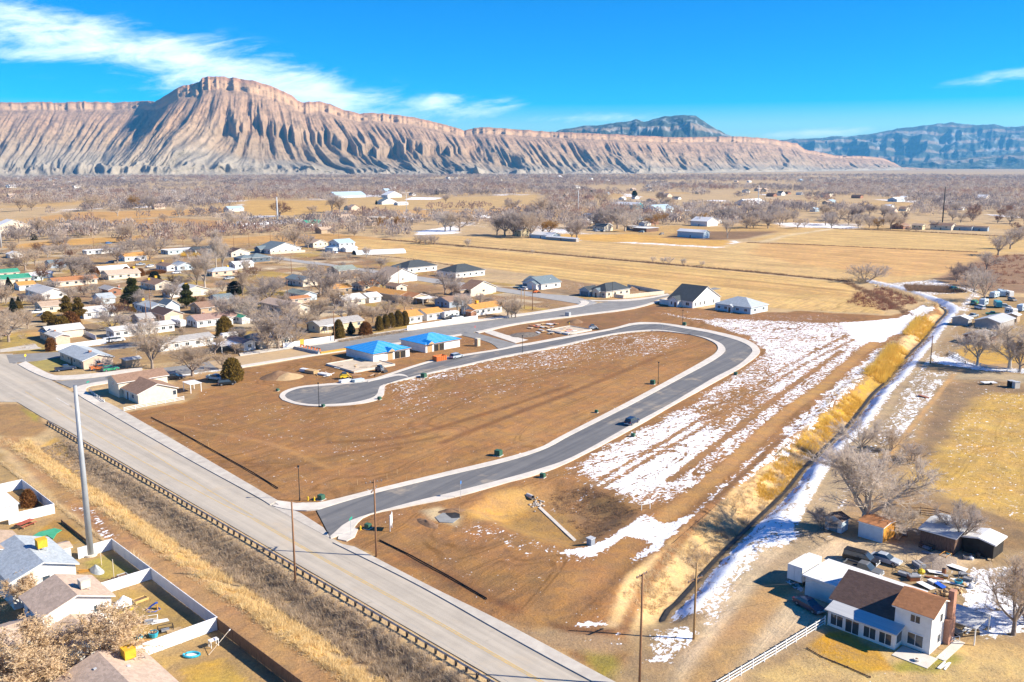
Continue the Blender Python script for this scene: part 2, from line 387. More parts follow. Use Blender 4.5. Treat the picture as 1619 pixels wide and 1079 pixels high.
# colour patches of the soil and plants themselves: (picture polygon, colour, snow, soft edge in metres, furrow)
SOIL = (.255, .142, .070); STRAW = (.40, .255, .115)
GRAV = (.47, .38, .29)
PATCH = [
 # far farmland and clearings
 ([(40, 346), (120, 336), (300, 332), (390, 326), (396, 334), (240, 344), (120, 352), (40, 354)], (.42, .26, .12), 0, 8, .6),
 ([(150, 349), (280, 345), (380, 352), (360, 360), (230, 364), (160, 358)], (.38, .23, .11), 0, 8, .4),
 ([(390, 317), (530, 318), (540, 331), (470, 341), (400, 341), (385, 330)], (.44, .29, .12), 0, 8, .5),
 ([(0, 390), (90, 380), (230, 372), (232, 379), (120, 388), (0, 399)], (.45, .27, .10), 0, 5, .2),
 ([(330, 380), (430, 372), (530, 370), (620, 378), (600, 384), (500, 388), (400, 392), (330, 391)], (.40, .25, .115), 0, 5, .6),
 ([(540, 312), (700, 313), (850, 308), (860, 320), (760, 330), (620, 332), (540, 330)], (.42, .30, .16), 0.0, 8, .5),
 ([(600, 332), (760, 333), (850, 322), (850, 333), (760, 342), (640, 345)], (.44, .28, .14), 0, 8, .4),
 ([(650, 312), (700, 313), (690, 316), (640, 316)], (.5, .4, .3), 1.0, 4, 0),
 ([(655, 366), (700, 360), (730, 362), (725, 370), (660, 372)], (.42, .33, .22), .9, 4, 0),
 ([(640, 342), (668, 346), (670, 350), (645, 347)], (.42, .33, .22), .95, 3, 0),
 ([(410, 350), (480, 346), (490, 350), (420, 356)], (.4, .33, .26), .75, 4, 0),
 ([(930, 371), (1000, 370), (1160, 381), (1140, 392), (1020, 387), (880, 377), (885, 370)], (.48, .30, .105), 0, 3, .5),
 ([(940, 366), (1060, 357), (1160, 360), (1260, 360), (1250, 366), (1150, 377), (1100, 379), (1000, 370)], (.40, .27, .13), 0, 4, .4),
 ([(1080, 366), (1230, 366), (1180, 378), (1116, 380), (1050, 376)], (.20, .13, .085), 0, 3, .3),
 ([(905, 385), (1000, 383), (1140, 391), (1160, 381), (1172, 382), (1142, 394), (1000, 387)], (.5, .4, .3), .8, 1.5, 0),
 ([(595, 380), (690, 372), (905, 380), (1140, 393), (1172, 383), (1560, 395), (1610, 402), (1545, 436), (1500, 438), (1430, 447), (1342, 444), (1200, 431), (1050, 417), (800, 394), (620, 381)], (.46, .325, .17), 0, 4, 1),
 ([(1205, 384), (1380, 388), (1560, 398), (1505, 432), (1420, 438), (1260, 418), (1185, 400)], (.46, .295, .145), 0, 8, .8),
 ([(1150, 388), (1200, 384), (1180, 402), (1170, 415), (1130, 408)], (.47, .34, .18), 0, 8, .8),
 ([(1180, 380), (1270, 361), (1420, 365), (1619, 374), (1700, 380), (1700, 400), (1560, 399), (1290, 387)], (.46, .325, .16), 0, 5, 1),
 ([(1200, 382), (1240, 372), (1318, 361), (1324, 362), (1250, 373), (1210, 384)], (.5, .40, .27), .35, 2, 0),
 ([(560, 378), (600, 380), (1050, 419), (1200, 433), (1345, 449), (1402, 497), (1240, 489), (1100, 471), (960, 452), (800, 428), (640, 408), (540, 392)], (.48, .335, .16), 0, 3, 1),
 ([(560, 381), (700, 391), (1000, 424), (1150, 440), (1330, 457), (1360, 472), (1150, 455), (900, 426), (650, 396)], (.43, .285, .135), 0, 5, 1),
 # left neighbourhood ground
 ([(-200, 400), (200, 385), (420, 385), (560, 400), (720, 440), (1000, 470), (1000, 480), (820, 504), (530, 545), (380, 570), (200, 600), (140, 615), (60, 600), (-200, 610)], (.27, .19, .115), .06, 6, 0),
 ([(420, 403), (480, 400), (560, 405), (640, 420), (760, 440), (700, 445), (540, 425), (420, 410)], (.25, .15, .09), .02, 2, .4),
 ([(380, 414), (420, 415), (560, 432), (640, 442), (720, 462), (600, 462), (480, 440), (390, 425)], (.25, .16, .10), .05, 3, .2),
 ([(690, 440), (860, 462), (930, 478), (960, 480), (820, 500), (760, 470)], (.25, .165, .10), .16, 3, .3),
 ([(880, 440), (960, 452), (1060, 464), (1050, 470), (900, 465), (850, 452)], (.28, .19, .12), .22, 3, .2),
 ([(470, 391), (560, 400), (630, 402), (560, 407), (480, 402)], (.33, .27, .21), 0.1, 2, 0),
 ([(450, 543), (600, 527), (760, 500), (840, 490), (840, 500), (640, 526), (530, 541), (380, 562)], (.40, .25, .12), .05, 1.5, 0),
 ([(0, 470), (120, 460), (200, 452), (200, 458), (120, 466), (0, 478)], (.25, .23, .21), 0, 1, 0),
 ([(215, 432), (260, 428), (330, 437), (330, 444), (260, 442), (215, 440)], (.25, .23, .21), 0, 1, 0),
 ([(0, 525), (60, 540), (90, 556), (40, 558), (0, 556)], (.30, .23, .09), 0, 2, 0),
 ([(42, 573), (88, 566), (110, 580), (85, 588), (66, 588)], (.28, .24, .10), 0, 1, 0),
 ([(86, 588), (140, 583), (215, 578), (280, 572), (310, 575), (215, 589), (100, 600)], (.36, .27, .17), .2, 1.5, 0),
 ([(240, 590), (300, 583), (345, 580), (352, 586), (300, 597), (262, 600), (240, 598)], (.4, .36, .32), .85, 1, 0),
 ([(280, 598), (330, 588), (372, 600), (420, 622), (330, 640), (270, 630)], (.30, .20, .12), .05, 3, 0),
 # subdivision soil
 ([(196, 652), (290, 638), (330, 612), (372, 585), (540, 556), (735, 530), (820, 514), (1000, 489), (1060, 471), (1110, 488), (1215, 500), (1260, 492), (1405, 500), (1480, 482), (1492, 492), (1440, 552), (1390, 600), (1330, 660), (1240, 745), (1130, 840), (1000, 945), (985, 990), (1020, 1040), (968, 1080), (780, 982), (560, 866), (510, 850), (430, 802), (395, 770)], SOIL, .10, 1.5, .5),
 ([(700, 560), (900, 545), (1010, 528), (1080, 536), (1125, 556), (1000, 634), (870, 700), (700, 745), (520, 780), (440, 770), (330, 690), (500, 650), (620, 640)], (.262, .145, .070), .14, 6, .6),
 ([(640, 690), (800, 640), (1000, 590), (1090, 555), (1120, 560), (1000, 632), (860, 704), (680, 755)], (.295, .165, .078), .06, 8, .5),
 ([(600, 612), (700, 582), (820, 562), (960, 531), (1040, 526), (1090, 540), (1040, 560), (900, 575), (760, 590), (680, 610), (640, 628)], SOIL, .40, 5, .4),
 ([(600, 640), (760, 600), (900, 575), (1020, 555), (980, 570), (860, 600), (760, 640), (640, 670)], SOIL, .27, 7, .4),
 ([(210, 660), (400, 640), (560, 650), (640, 700), (560, 740), (480, 750), (360, 720)], (.255, .142, .070), .17, 8, .3),
 ([(760, 528), (830, 512), (1000, 492), (1060, 480), (1000, 514), (900, 530), (800, 545)], (.22, .125, .07), .06, 2, .2),
 ([(1060, 476), (1110, 490), (1300, 497), (1380, 502), (1300, 510), (1130, 503), (1060, 490)], (.235, .13, .07), .22, 2, .2),
 ([(1030, 492), (1120, 506), (1130, 503), (1300, 511), (1420, 505), (1380, 535), (1330, 590), (1240, 660), (1130, 760), (1060, 800), (1000, 800), (950, 775), (890, 745), (960, 705), (1090, 640), (1165, 590), (1204, 556), (1190, 535), (1130, 515)], SOIL, .60, 3, .7),
 ([(1130, 510), (1300, 515), (1400, 512), (1340, 560), (1290, 600), (1220, 620), (1215, 560), (1190, 528)], SOIL, .68, 10, .7),
 ([(930, 735), (1040, 672), (1120, 640), (1180, 630), (1130, 700), (1060, 762), (1000, 785), (940, 765)], SOIL, .80, 7, .7),
 ([(1090, 650), (1180, 600), (1210, 580), (1200, 640), (1130, 680)], SOIL, .38, 8, .7),
 ([(870, 745), (920, 742), (950, 775), (900, 770)], SOIL, .32, 4, .3),
 ([(1330, 512), (1420, 503), (1466, 478), (1478, 488), (1440, 515), (1400, 540), (1372, 545), (1350, 535)], SOIL, .96, 2, 0),
 ([(1228, 690), (1292, 630), (1382, 552), (1412, 548), (1390, 588), (1320, 646), (1262, 702), (1170, 786), (1112, 818), (1085, 818), (1150, 760)], SOIL, .68, 2, .4),
 ([(890, 880), (940, 862), (985, 830), (1020, 815), (1098, 818), (1060, 852), (1010, 890), (990, 893), (950, 878)], SOIL, .82, 2, .5),
 ([(895, 873), (945, 858), (990, 832), (1030, 825), (1010, 850), (960, 876), (930, 880)], SOIL, 1.0, 1.5, 0),
 ([(700, 830), (760, 828), (880, 858), (930, 885), (910, 896), (820, 880), (720, 850)], SOIL, .36, 3, .4),
 ([(590, 850), (700, 840), (850, 885), (960, 920), (960, 960), (900, 1020), (780, 970)], (.245, .138, .068), .10, 5, .6),
 ([(915, 985), (960, 970), (965, 990), (940, 1002), (915, 1000)], SOIL, .66, 1.5, 0),
 ([(905, 1020), (960, 1030), (990, 1060), (985, 1085), (960, 1082), (930, 1055)], (.24, .20, .055), 0, 1.5, 0),
 ([(780, 980), (860, 985), (960, 1000), (1000, 1020), (960, 1030), (880, 1030)], (.30, .21, .14), .08, 2, 0),
 # detention basin floor, weedy flank, bleached mouth
 ([(730, 805), (780, 778), (838, 768), (850, 790), (800, 815), (755, 822)], (.40, .25, .10), 0, 3, 0),
 ([(842, 795), (900, 800), (940, 845), (905, 866), (840, 850), (780, 826)], (.28, .175, .075), 0, 3, 0),
 ([(865, 770), (930, 768), (985, 792), (1008, 812), (985, 826), (950, 850), (920, 826), (880, 792)], (.24, .15, .085), .06, 8, 0),
 ([(660, 808), (690, 803), (735, 818), (720, 832), (680, 822)], (.42, .34, .24), .15, 1.5, 0),
 # left margin: verge, weeds, dirt path, yards
 ([(-200, 640), (0, 638), (35, 641), (62, 660), (78, 676), (60, 690), (0, 690), (-200, 700)], (.28, .18, .10), 0, 2, 0),
 ([(30, 643), (50, 655), (62, 668), (40, 660)], (.27, .23, .06), 0, 1, 0),
 ([(0, 690), (40, 690), (60, 705), (100, 745), (170, 800), (310, 905), (420, 985), (560, 1090), (430, 1090), (330, 985), (240, 912), (150, 840), (90, 790), (30, 730), (0, 705)], (.33, .205, .112), .03, 1.2, .25),
 ([(105, 792), (150, 805), (190, 850), (165, 850), (125, 815)], (.27, .15, .085), .52, 1.5, 0),
 ([(60, 702), (95, 690), (130, 740), (220, 810), (340, 905), (480, 1000), (600, 1090), (560, 1090), (420, 985), (300, 895), (170, 800), (100, 745)], (.46, .30, .115), 0, 1.2, 0),
 ([(82, 680), (110, 690), (200, 755), (330, 840), (520, 960), (740, 1085), (610, 1090), (480, 995), (340, 900), (220, 806), (140, 740), (100, 700)], (.33, .245, .16), 0, 1.5, 0),
 ([(0, 720), (60, 775), (150, 850), (240, 925), (340, 1000), (430, 1090), (-200, 1090), (-200, 700)], (.32, .225, .12), 0, .8, 0),
 ([(45, 850), (88, 820), (135, 855), (95, 862), (60, 868)], (.30, .19, .07), 0, .5, 0),
 ([(125, 892), (165, 878), (235, 916), (180, 932), (160, 915), (140, 905)], (.30, .25, .085), 0, .5, 0),
 ([(180, 940), (232, 930), (322, 992), (215, 1030), (200, 985)], (.32, .225, .10), 0, .5, 0),
 ([(285, 1062), (345, 1040), (400, 1085), (300, 1090)], (.42, .285, .085), 0, .5, 0),
 ([(255, 1045), (320, 1028), (330, 1035), (265, 1058)], (.36, .25, .12), 0, .5, 0),
 # canal and right-hand side
 ([(1000, 1000), (1120, 900), (1190, 830), (1300, 725), (1400, 620), (1470, 540), (1530, 470), (1700, 470), (1700, 1100), (960, 1100)], (.29, .21, .135), .10, 3, 0),
 ([(1050, 1085), (1105, 985), (1180, 850), (1300, 840), (1400, 880), (1300, 985), (1200, 1040), (1140, 1090)], GRAV, .03, 3, .6),
 ([(1300, 840), (1340, 850), (1500, 870), (1560, 880), (1500, 910), (1400, 890)], (.42, .335, .25), .05, 2, .3),
 ([(1118, 905), (1175, 850), (1185, 842), (1175, 890), (1140, 950), (1115, 985), (1105, 970)], (.30, .22, .14), .50, 2, .4),
 ([(1170, 852), (1260, 765), (1345, 690), (1420, 600), (1460, 560), (1500, 505), (1535, 462), (1440, 470), (1420, 462), (1480, 455), (1540, 450), (1550, 470), (1510, 520), (1482, 545), (1455, 610), (1402, 690), (1335, 800), (1300, 857), (1200, 872)], (.36, .275, .19), .62, 3, .7),
 ([(1185, 850), (1262, 775), (1340, 700), (1380, 690), (1362, 740), (1325, 800), (1300, 845), (1235, 858)], (.31, .24, .17), .9, 2, .3),
 ([(1400, 620), (1440, 590), (1510, 585), (1500, 625), (1470, 690), (1420, 710), (1380, 700)], (.29, .22, .15), .45, 3, .4),
 ([(1430, 640), (1480, 592), (1500, 592), (1465, 650), (1440, 690), (1400, 705)], (.31, .24, .17), .6, 2, .3),
 ([(1416, 712), (1450, 690), (1500, 600), (1512, 592), (1520, 600), (1490, 650), (1450, 715)], (.33, .22, .12), .22, 1.5, 0),
 ([(1490, 610), (1560, 600), (1619, 610), (1700, 610), (1700, 640), (1560, 640), (1510, 690), (1470, 730), (1450, 720)], (.22, .155, .105), .16, 3, 0),
 ([(1446, 738), (1500, 700), (1520, 650), (1560, 622), (1700, 625), (1700, 850), (1619, 828), (1540, 800), (1470, 775), (1430, 760)], (.42, .285, .105), .26, 4, .3),
 ([(1440, 775), (1480, 782), (1560, 812), (1700, 850), (1700, 880), (1560, 860), (1450, 830), (1380, 800)], (.25, .17, .10), .05, 3, 0),
 ([(1460, 600), (1540, 585), (1700, 600), (1700, 612), (1540, 600)], (.33, .27, .20), .1, 1.5, 0),
 ([(1490, 572), (1510, 545), (1620, 540), (1700, 560), (1700, 570), (1560, 576)], (.42, .27, .08), .12, 2, 0),
 ([(1465, 560), (1500, 552), (1540, 575), (1560, 582), (1700, 585), (1700, 595), (1540, 585), (1480, 575)], (.3, .23, .15), .85, 1.5, 0),
 ([(1478, 560), (1500, 540), (1520, 532), (1530, 545), (1500, 565), (1484, 566)], (.27, .2, .13), .3, 1.5, 0),
 ([(1540, 470), (1619, 480), (1700, 490), (1700, 540), (1560, 535), (1515, 530)], (.30, .21, .11), .12, 3, 0),
 ([(1380, 452), (1430, 446), (1500, 440), (1530, 444), (1500, 455), (1440, 462)], (.28, .21, .14), .6, 3, 0),
 ([(1480, 440), (1560, 405), (1700, 400), (1700, 470), (1560, 460), (1500, 450)], (.25, .165, .115), .08, 5, 0),
 ([(1330, 1000), (1400, 1010), (1480, 1040), (1530, 1010), (1619, 1020), (1700, 1100), (1150, 1100), (1250, 1035)], (.42, .31, .165), .06, 2, 0),
 ([(1276, 1022), (1300, 1000), (1330, 1004), (1400, 1030), (1420, 1060), (1370, 1068), (1310, 1045)], (.40, .24, .055), 0, .6, 0),
 ([(1415, 1052), (1470, 1040), (1500, 1030), (1520, 1045), (1460, 1066), (1420, 1066)], (.24, .22, .06), 0, 1, 0),
 ([(1505, 930), (1540, 900), (1619, 890), (1700, 900), (1700, 980), (1619, 1000), (1545, 1010), (1520, 960)], (.3, .23, .15), .86, 2, 0),
 ([(1420, 895), (1480, 890), (1540, 910), (1520, 950), (1470, 930)], (.3, .23, .15), .42, 2, 0),
 ([(1025, 1040), (1040, 1000), (1070, 985), (1100, 992), (1098, 1012), (1060, 1046)], (.29, .21, .13), .64, 1.5, 0),
 ([(1240, 928), (1256, 905), (1268, 912), (1262, 935)], (.3, .24, .17), .8, 1, 0),
 ([(1000, 910), (1100, 825), (1160, 780), (1240, 715), (1330, 640), (1395, 575), (1420, 545), (1440, 520), (1470, 500), (1492, 490), (1478, 505), (1440, 549), (1380, 612), (1310, 690), (1240, 764), (1130, 870), (1055, 948), (1037, 985), (960, 995), (962, 960)], (.52, .375, .215), 0, 1.2, 0),
 ([(1290, 700), (1400, 590), (1440, 548), (1420, 545), (1385, 580), (1250, 705)], (.42, .27, .07), 0, 1.2, 0),
 ([(893, 874), (945, 860), (990, 834), (1030, 822), (1096, 819), (1062, 850), (1015, 888), (985, 893), (940, 880)], SOIL, .97, 2, .5),
 ([(1190, 846), (1250, 776), (1300, 735), (1350, 740), (1322, 800), (1302, 838), (1235, 846), (1200, 868)], GRAV, .98, 2, .4),
 ([(1116, 912), (1160, 868), (1204, 848), (1192, 890), (1162, 940), (1140, 992), (1112, 986)], GRAV, .66, 2, .4),
 ([(893, 875), (945, 862), (990, 838), (1030, 830), (1015, 850), (965, 876), (930, 880)], SOIL, 1.0, 2, 0),
]
TRACKS = [  # (picture polyline, half width m, colour, snow left, softness)
 ([(1052, 820), (1095, 783), (1140, 747), (1240, 655), (1304, 609), (1345, 572), (1382, 542)], 1.7, (.36, .215, .10), 0.0, 1.4),
 ([(985, 1000), (1015, 930), (1080, 850), (1150, 775), (1240, 690)], .7, (.25, .14, .075), .15, 1.0),
 ([(1290, 840), (1310, 790), (1350, 720), (1400, 650), (1440, 590), (1480, 545), (1520, 492)], .9, (.35, .27, .19), .12, .9),
 ([(1265, 840), (1290, 790), (1335, 715), (1385, 640), (1425, 585), (1468, 542), (1510, 490)], .8, (.35, .27, .19), .15, .9),
 ([(1180, 980), (1230, 900), (1280, 850), (1330, 760), (1375, 690)], 1.6, (.33, .26, .19), .15, 2.0),
 ([(1395, 735), (1430, 690), (1470, 640), (1508, 592)], .5, (.42, .27, .14), .0, .8),
 ([(1110, 1085), (1170, 1000), (1230, 930)], 2.2, (.36, .235, .13), .0, 2.5),
 ([(700, 700), (800, 660), (930, 610), (1050, 560)], .8, (.19, .10, .05), .05, 1.5),
 ([(520, 700), (640, 690), (780, 650), (900, 610)], .7, (.19, .10, .05), .05, 1.5),
 ([(640, 880), (760, 940), (880, 990), (960, 1000)], .6, (.17, .09, .05), .0, 1.2),
 ([(900, 790), (980, 740), (1080, 680), (1180, 620), (1260, 570), (1340, 530)], .4, (.26, .15, .08), .34, 1.0),
 ([(910, 795), (990, 748), (1090, 688), (1190, 627), (1270, 577), (1350, 537)], .4, (.26, .15, .08), .34, 1.0),
 ([(1060, 760), (1150, 690), (1240, 620), (1330, 555)], .6, (.26, .15, .08), .15, 1.2), ([(700, 740), (860, 690), (960, 640), (1060, 585)], .5, (.31, .18, .09), 0, 1.0), ([(450, 740), (560, 715), (700, 690)], .6, (.20, .11, .055), .02, 1.0), ([(260, 670), (420, 700), (520, 740)], .6, (.31, .18, .09), .02, 1.0),
 ([(840, 980), (905, 935), (950, 900), (1000, 860)], 2.4, (.30, .17, .08), .0, 2.5),
 ([(1440, 790), (1520, 800), (1619, 850)], 1.5, (.22, .155, .1), .1, 1.5),
]
CLUMPY = RNG
HOOD = [q for q in PATCH if q[1] == (.27, .19, .115)][0]
def build_ground():
    grids = []
    def grid(x0, x1, dx, y0, y1, dy):
        xs = np.arange(x0, x1 + dx * .5, dx); ys = np.arange(y0, y1 + dy * .5, dy)
        X, Y = np.meshgrid(xs, ys); nx, ny = len(xs), len(ys)
        i = np.arange(ny - 1)[:, None] * nx + np.arange(nx - 1)[None, :]
        Fq = np.stack([i, i + 1, i + nx + 1, i + nx], -1).reshape(-1, 4)
        return X.ravel(), Y.ravel(), Fq
    X1, Y1, F1 = grid(-150, 150, .75, 80, 260, .75)
    X2, Y2, F2 = grid(-300, 300, 1.5, 260, 560, 1.5)
    X3, Y3, F3 = grid(-1400, 1400, 7, 560, 2100, 7)
    X4, Y4, F4 = grid(-700, -150, 5, -40, 260, 5)
    X5, Y5, F5 = grid(150, 700, 5, -40, 260, 5)
    X6, Y6, F6 = grid(-1400, -300, 5, 260, 560, 5)
    X7, Y7, F7 = grid(300, 1400, 5, 260, 560, 5)
    X8, Y8, F8 = grid(-150, 150, 5, -40, 80, 5)
    fx = np.array([-25000, -12000, -1400, 1400, 12000, 25000.]); fy = np.array([2100, 5000, 12000, 23500.])
    A, B = np.meshgrid(fx, fy); nx = 6
    i = np.arange(3)[:, None] * nx + np.arange(5)[None, :]
    F9 = np.stack([i, i + 1, i + nx + 1, i + nx], -1).reshape(-1, 4)
    parts = [(X1, Y1, F1), (X2, Y2, F2), (X3, Y3, F3), (X4, Y4, F4), (X5, Y5, F5), (X6, Y6, F6), (X7, Y7, F7), (X8, Y8, F8), (A.ravel(), B.ravel(), F9)]
    for s in (-1, 1):   # ground beside and behind the viewer
        a, b = np.meshgrid(np.array([1400., 25000.]) * s, np.array([-1400., 2100.]))
        q = np.array([[0, 1, 3, 2]] if s > 0 else [[0, 2, 3, 1]]); parts.append((a.ravel(), b.ravel(), q))
        a, b = np.meshgrid(np.array([700., 1400.]) * s, np.array([-40., 260.])); parts.append((a.ravel(), b.ravel(), q))
    a, b = np.meshgrid(np.array([-1400., 1400.]), np.array([-1400., -40.])); parts.append((a.ravel(), b.ravel(), np.array([[0, 1, 3, 2]])))
    X = np.concatenate([p[0] for p in parts]); Y = np.concatenate([p[1] for p in parts]); o = 0; Fs = []
    for p in parts: Fs.append(p[2] + o); o += len(p[0])
    Fq = np.concatenate(Fs)
    n = len(X)
    col = np.empty((n, 3)); col[:] = (.43, .32, .20)
    t = fbm(X / 220, Y / 220, 4, 5)[:, None]
    col = np.where(Y[:, None] > 500, col * (1 - t) + np.array((.37, .285, .20)) * t, col)
    t2 = sstep(fbm(X / 90, Y / 300, 3, 9), .55, .7)[:, None] * (Y[:, None] > 650)
    col = col * (1 - t2) + np.array((.42, .29, .15)) * t2
    snow = np.where(Y > 600, .12 * sstep(fbm(X / 60, Y / 160, 3, 33), .6, .8) * 6, 0.04).clip(0, .75); fur = np.zeros(n)
    # wobble so that patch borders are not ruler straight
    wx = X + (fbm(X / 6, Y / 6, 3, 41) - .5) * 3; wy = Y + (fbm(X / 6, Y / 6, 3, 42) - .5) * 3
    for poly, c, sn, soft, fu in PATCH:
        pts = [(p.x, p.y) for p in Gs(poly)]
        x0 = min(p[0] for p in pts) - soft; x1 = max(p[0] for p in pts) + soft; y0 = min(p[1] for p in pts) - soft; y1 = max(p[1] for p in pts) + soft
        m = (X > x0) & (X < x1) & (Y > y0) & (Y < y1)
        if not m.any(): continue
        k = sstep(poly_sd(wx[m], wy[m], pts), -soft * .6, soft * .6)
        col[m] = col[m] * (1 - k[:, None]) + np.array(c) * k[:, None]; snow[m] = snow[m] * (1 - k) + sn * k; fur[m] = fur[m] * (1 - k) + fu * k
    m = (Y > 330) & (Y < 760) & (X < 60)
    q = poly_sd(X[m], Y[m], [(p.x, p.y) for p in Gs(HOOD[0])]) > 0; ca, sa = math.cos(ANG), math.sin(ANG)
    U = X[m] * ca + Y[m] * sa; Vv = -X[m] * sa + Y[m] * ca; cid = vnoise(np.floor(U / 13) * 7.31, np.floor(Vv / 17) * 3.77, 5); cid2 = vnoise(np.floor(U / 6) * 5.13, np.floor(Vv / 9) * 9.7, 15)
    pal = np.array([(.38, .26, .13), (.25, .17, .10), (.33, .24, .08), (.42, .36, .29), (.30, .20, .13), (.20, .15, .11), (.45, .28, .13)])
    pc = pal[(cid * 6.99).astype(int)] * (.75 + .5 * cid2[:, None]); k = (q * (.35 + .5 * (cid2 > .4)))[:, None]; col[m] = col[m] * (1 - k) + pc * k
    for pl, hw, c, sn, soft in TRACKS:
        pts = gcurve(Gs(pl)); xs = [p[0] for p in pts]; ys = [p[1] for p in pts]
        m = (X > min(xs) - 8) & (X < max(xs) + 8) & (Y > min(ys) - 8) & (Y < max(ys) + 8)
        d = seg_dist(X[m], Y[m], pts)[0]; k = 1 - sstep(d, hw * .5, hw + soft * .6)
        col[m] = col[m] * (1 - k[:, None]) + np.array(c) * k[:, None]; snow[m] = snow[m] * (1 - k) + sn * k; fur[m] = fur[m] * (1 - k)
    # snow that lies in the shaded right flank of the canal
    m = (Y < 500) & (np.abs(X) < 260)
    d, sd_, arc = seg_dist(X[m], Y[m], CANAL2); of = -d * sd_
    k = sstep(of, .6, 1.4) * (1 - sstep(of, 4, 7)) * sstep(arc, 2, 8)
    snow[m] = np.maximum(snow[m], k * .98)
    dark = (1 - sstep(np.abs(of), .3, .9)) * sstep(arc, 0, 5)  # canal bottom's shade and water line put into the soil colour
    col[m] = col[m] * (1 - dark[:, None]) + np.array((.13, .10, .075)) * dark[:, None]; snow[m] *= (1 - .7 * dark)
    Z = height(X, Y)
    me = npmesh('ground', np.stack([X, Y, Z], 1), Fq, None, True)
    a = me.attributes.new('col', 'FLOAT_COLOR', 'POINT'); a.data.foreach_set('color', np.concatenate([col, np.ones((n, 1))], 1).astype(np.float32).ravel())
    for nm, arr in (('snow', snow), ('furrow', fur)):
        a = me.attributes.new(nm, 'FLOAT', 'POINT'); a.data.foreach_set('value', arr.astype(np.float32))
    return me
def ground_material():
    m = bpy.data.materials.new('ground_soil_and_snow'); m.use_nodes = True; t = NT(m.node_tree); b = m.node_tree.nodes['Principled BSDF']
    b.inputs['Specular IOR Level'].default_value = .12
    pos = t.n('ShaderNodeNewGeometry').outputs['Position']
    col = t.attr('col').outputs['Color']; sn = t.attr('snow').outputs['Fac']; fu = t.attr('furrow').outputs['Fac']
    # soil tone: broad, medium and fine variation
    a = t.noise(pos, .045, 4, .6); bmed = t.noise(pos, .35, 6, .65, .5); fine = t.noise(pos, 2.6, 5, .7)
    tone = t.m('ADD', t.m('MULTIPLY', a, .8), t.m('ADD', t.m('MULTIPLY', bmed, 1.25), t.m('MULTIPLY', fine, 1.15)))
    tone = t.m('SUBTRACT', tone, .53)
    # wheel ruts and drill rows
    r1 = t.noise(t.mapping(pos, .79, (.005, .17, 1)), 1, 6, .72, .15)          # rows along the farm fields
    r2 = t.noise(t.mapping(pos, -ANG - .18, (.05, .9, 1)), 1, 5, .65, 1.2)     # ruts of machines on the lots
    sepp = t.n('ShaderNodeSeparateXYZ'); t.l(pos, sepp.inputs[0])
    far = t.ss(sepp.outputs[1], 380, 470)
    rr = t.m('ADD', t.m('MULTIPLY', r1, far), t.m('MULTIPLY', r2, t.m('SUBTRACT', 1.0, far)))
    tone = t.m('MULTIPLY', tone, t.m('ADD', 1.0, t.m('MULTIPLY', fu, t.m('MULTIPLY', t.m('SUBTRACT', rr, .5), 1.7))))
    lv = t.m('FRACT', t.m('MULTIPLY', t.noise(t.mapping(pos, -.95, (.30, 1, 1)), .035, 2, .4, .5), 7.0))
    rut = t.m('SUBTRACT', 1.0, t.ss(t.m('ABSOLUTE', t.m('SUBTRACT', t.m('ABSOLUTE', t.m('SUBTRACT', lv, .5)), .07)), .012, .045))
    rut = t.m('MULTIPLY', t.m('MULTIPLY', rut, t.ss(fu, .15, .4)), t.m('MULTIPLY', t.m('SUBTRACT', 1.0, far), t.ss(bmed, .36, .6)))
    tone = t.m('MULTIPLY', tone, t.m('SUBTRACT', 1.0, t.m('MULTIPLY', rut, .32)))
    cl = t.n('ShaderNodeCombineXYZ'); [t.l(tone, cl.inputs[i]) for i in range(3)]
    soil = t.mix(1.0, t.mix(1.0, col, cl.outputs[0], 'MULTIPLY'), (.97, .92, .77), 'MULTIPLY')
    hs_ = t.n('ShaderNodeHueSaturation'); t.l(soil, hs_.inputs['Color'])
    t.l(t.m('ADD', .485, t.m('MULTIPLY', t.noise(pos, .12, 3), .03)), hs_.inputs['Hue']); t.l(t.m('ADD', .80, t.m('MULTIPLY', bmed, .40)), hs_.inputs['Saturation'])
    soil = hs_.outputs[0]
    # snow: remnants break up over clods and ruts
    s1 = t.noise(pos, .55, 6, .7, .5); s2 = t.noise(t.mapping(pos, -ANG - .18, (.36, 1.0, 1)), .85, 5, .66, 1.4); s3 = t.noise(pos, .05, 3, .5)
    s4 = t.noise(pos, 1.5, 4, .6, .3)
    sv = t.m('ADD', t.m('ADD', t.m('MULTIPLY', s1, .42), t.m('MULTIPLY', s2, .42)), t.m('ADD', t.m('MULTIPLY', s3, .15), t.m('MULTIPLY', s4, .44)))
    sv = t.m('SUBTRACT', sv, t.m('MULTIPLY', rut, .10))
    thr = t.m('SUBTRACT', .872, t.m('MULTIPLY', sn, .30))
    k = t.ss(sv, thr, t.m('ADD', thr, .06))
    k = t.m('MULTIPLY', k, t.ss(sn, .015, .05))
    snowc = t.mix(t.noise(pos, .8, 3), (.86, .87, .89), (.78, .79, .82))
    t.l(t.mix(k, soil, snowc), b.inputs['Base Color'])
    t.l(t.m('SUBTRACT', .95, t.m('MULTIPLY', k, .35)), b.inputs['Roughness'])
    hgt = t.m('ADD', t.m('ADD', t.m('MULTIPLY', bmed, .55), t.m('MULTIPLY', fine, .22)), t.m('ADD', t.m('MULTIPLY', k, .05), t.m('MULTIPLY', t.m('MULTIPLY', rr, fu), .25)))
    bp = t.n('ShaderNodeBump'); bp.inputs['Strength'].default_value = .9; bp.inputs['Distance'].default_value = .42
    t.l(hgt, bp.inputs['Height']); t.l(bp.outputs[0], b.inputs['Normal'])
    return m
gme = build_ground(); gme.materials.append(ground_material())
ground = link('ground', gme); tag(ground, kind='structure')
WATER = M('dark_water_and_shade', (.03, .028, .024), (.05, .045, .038), 1, .45, spec=.15)
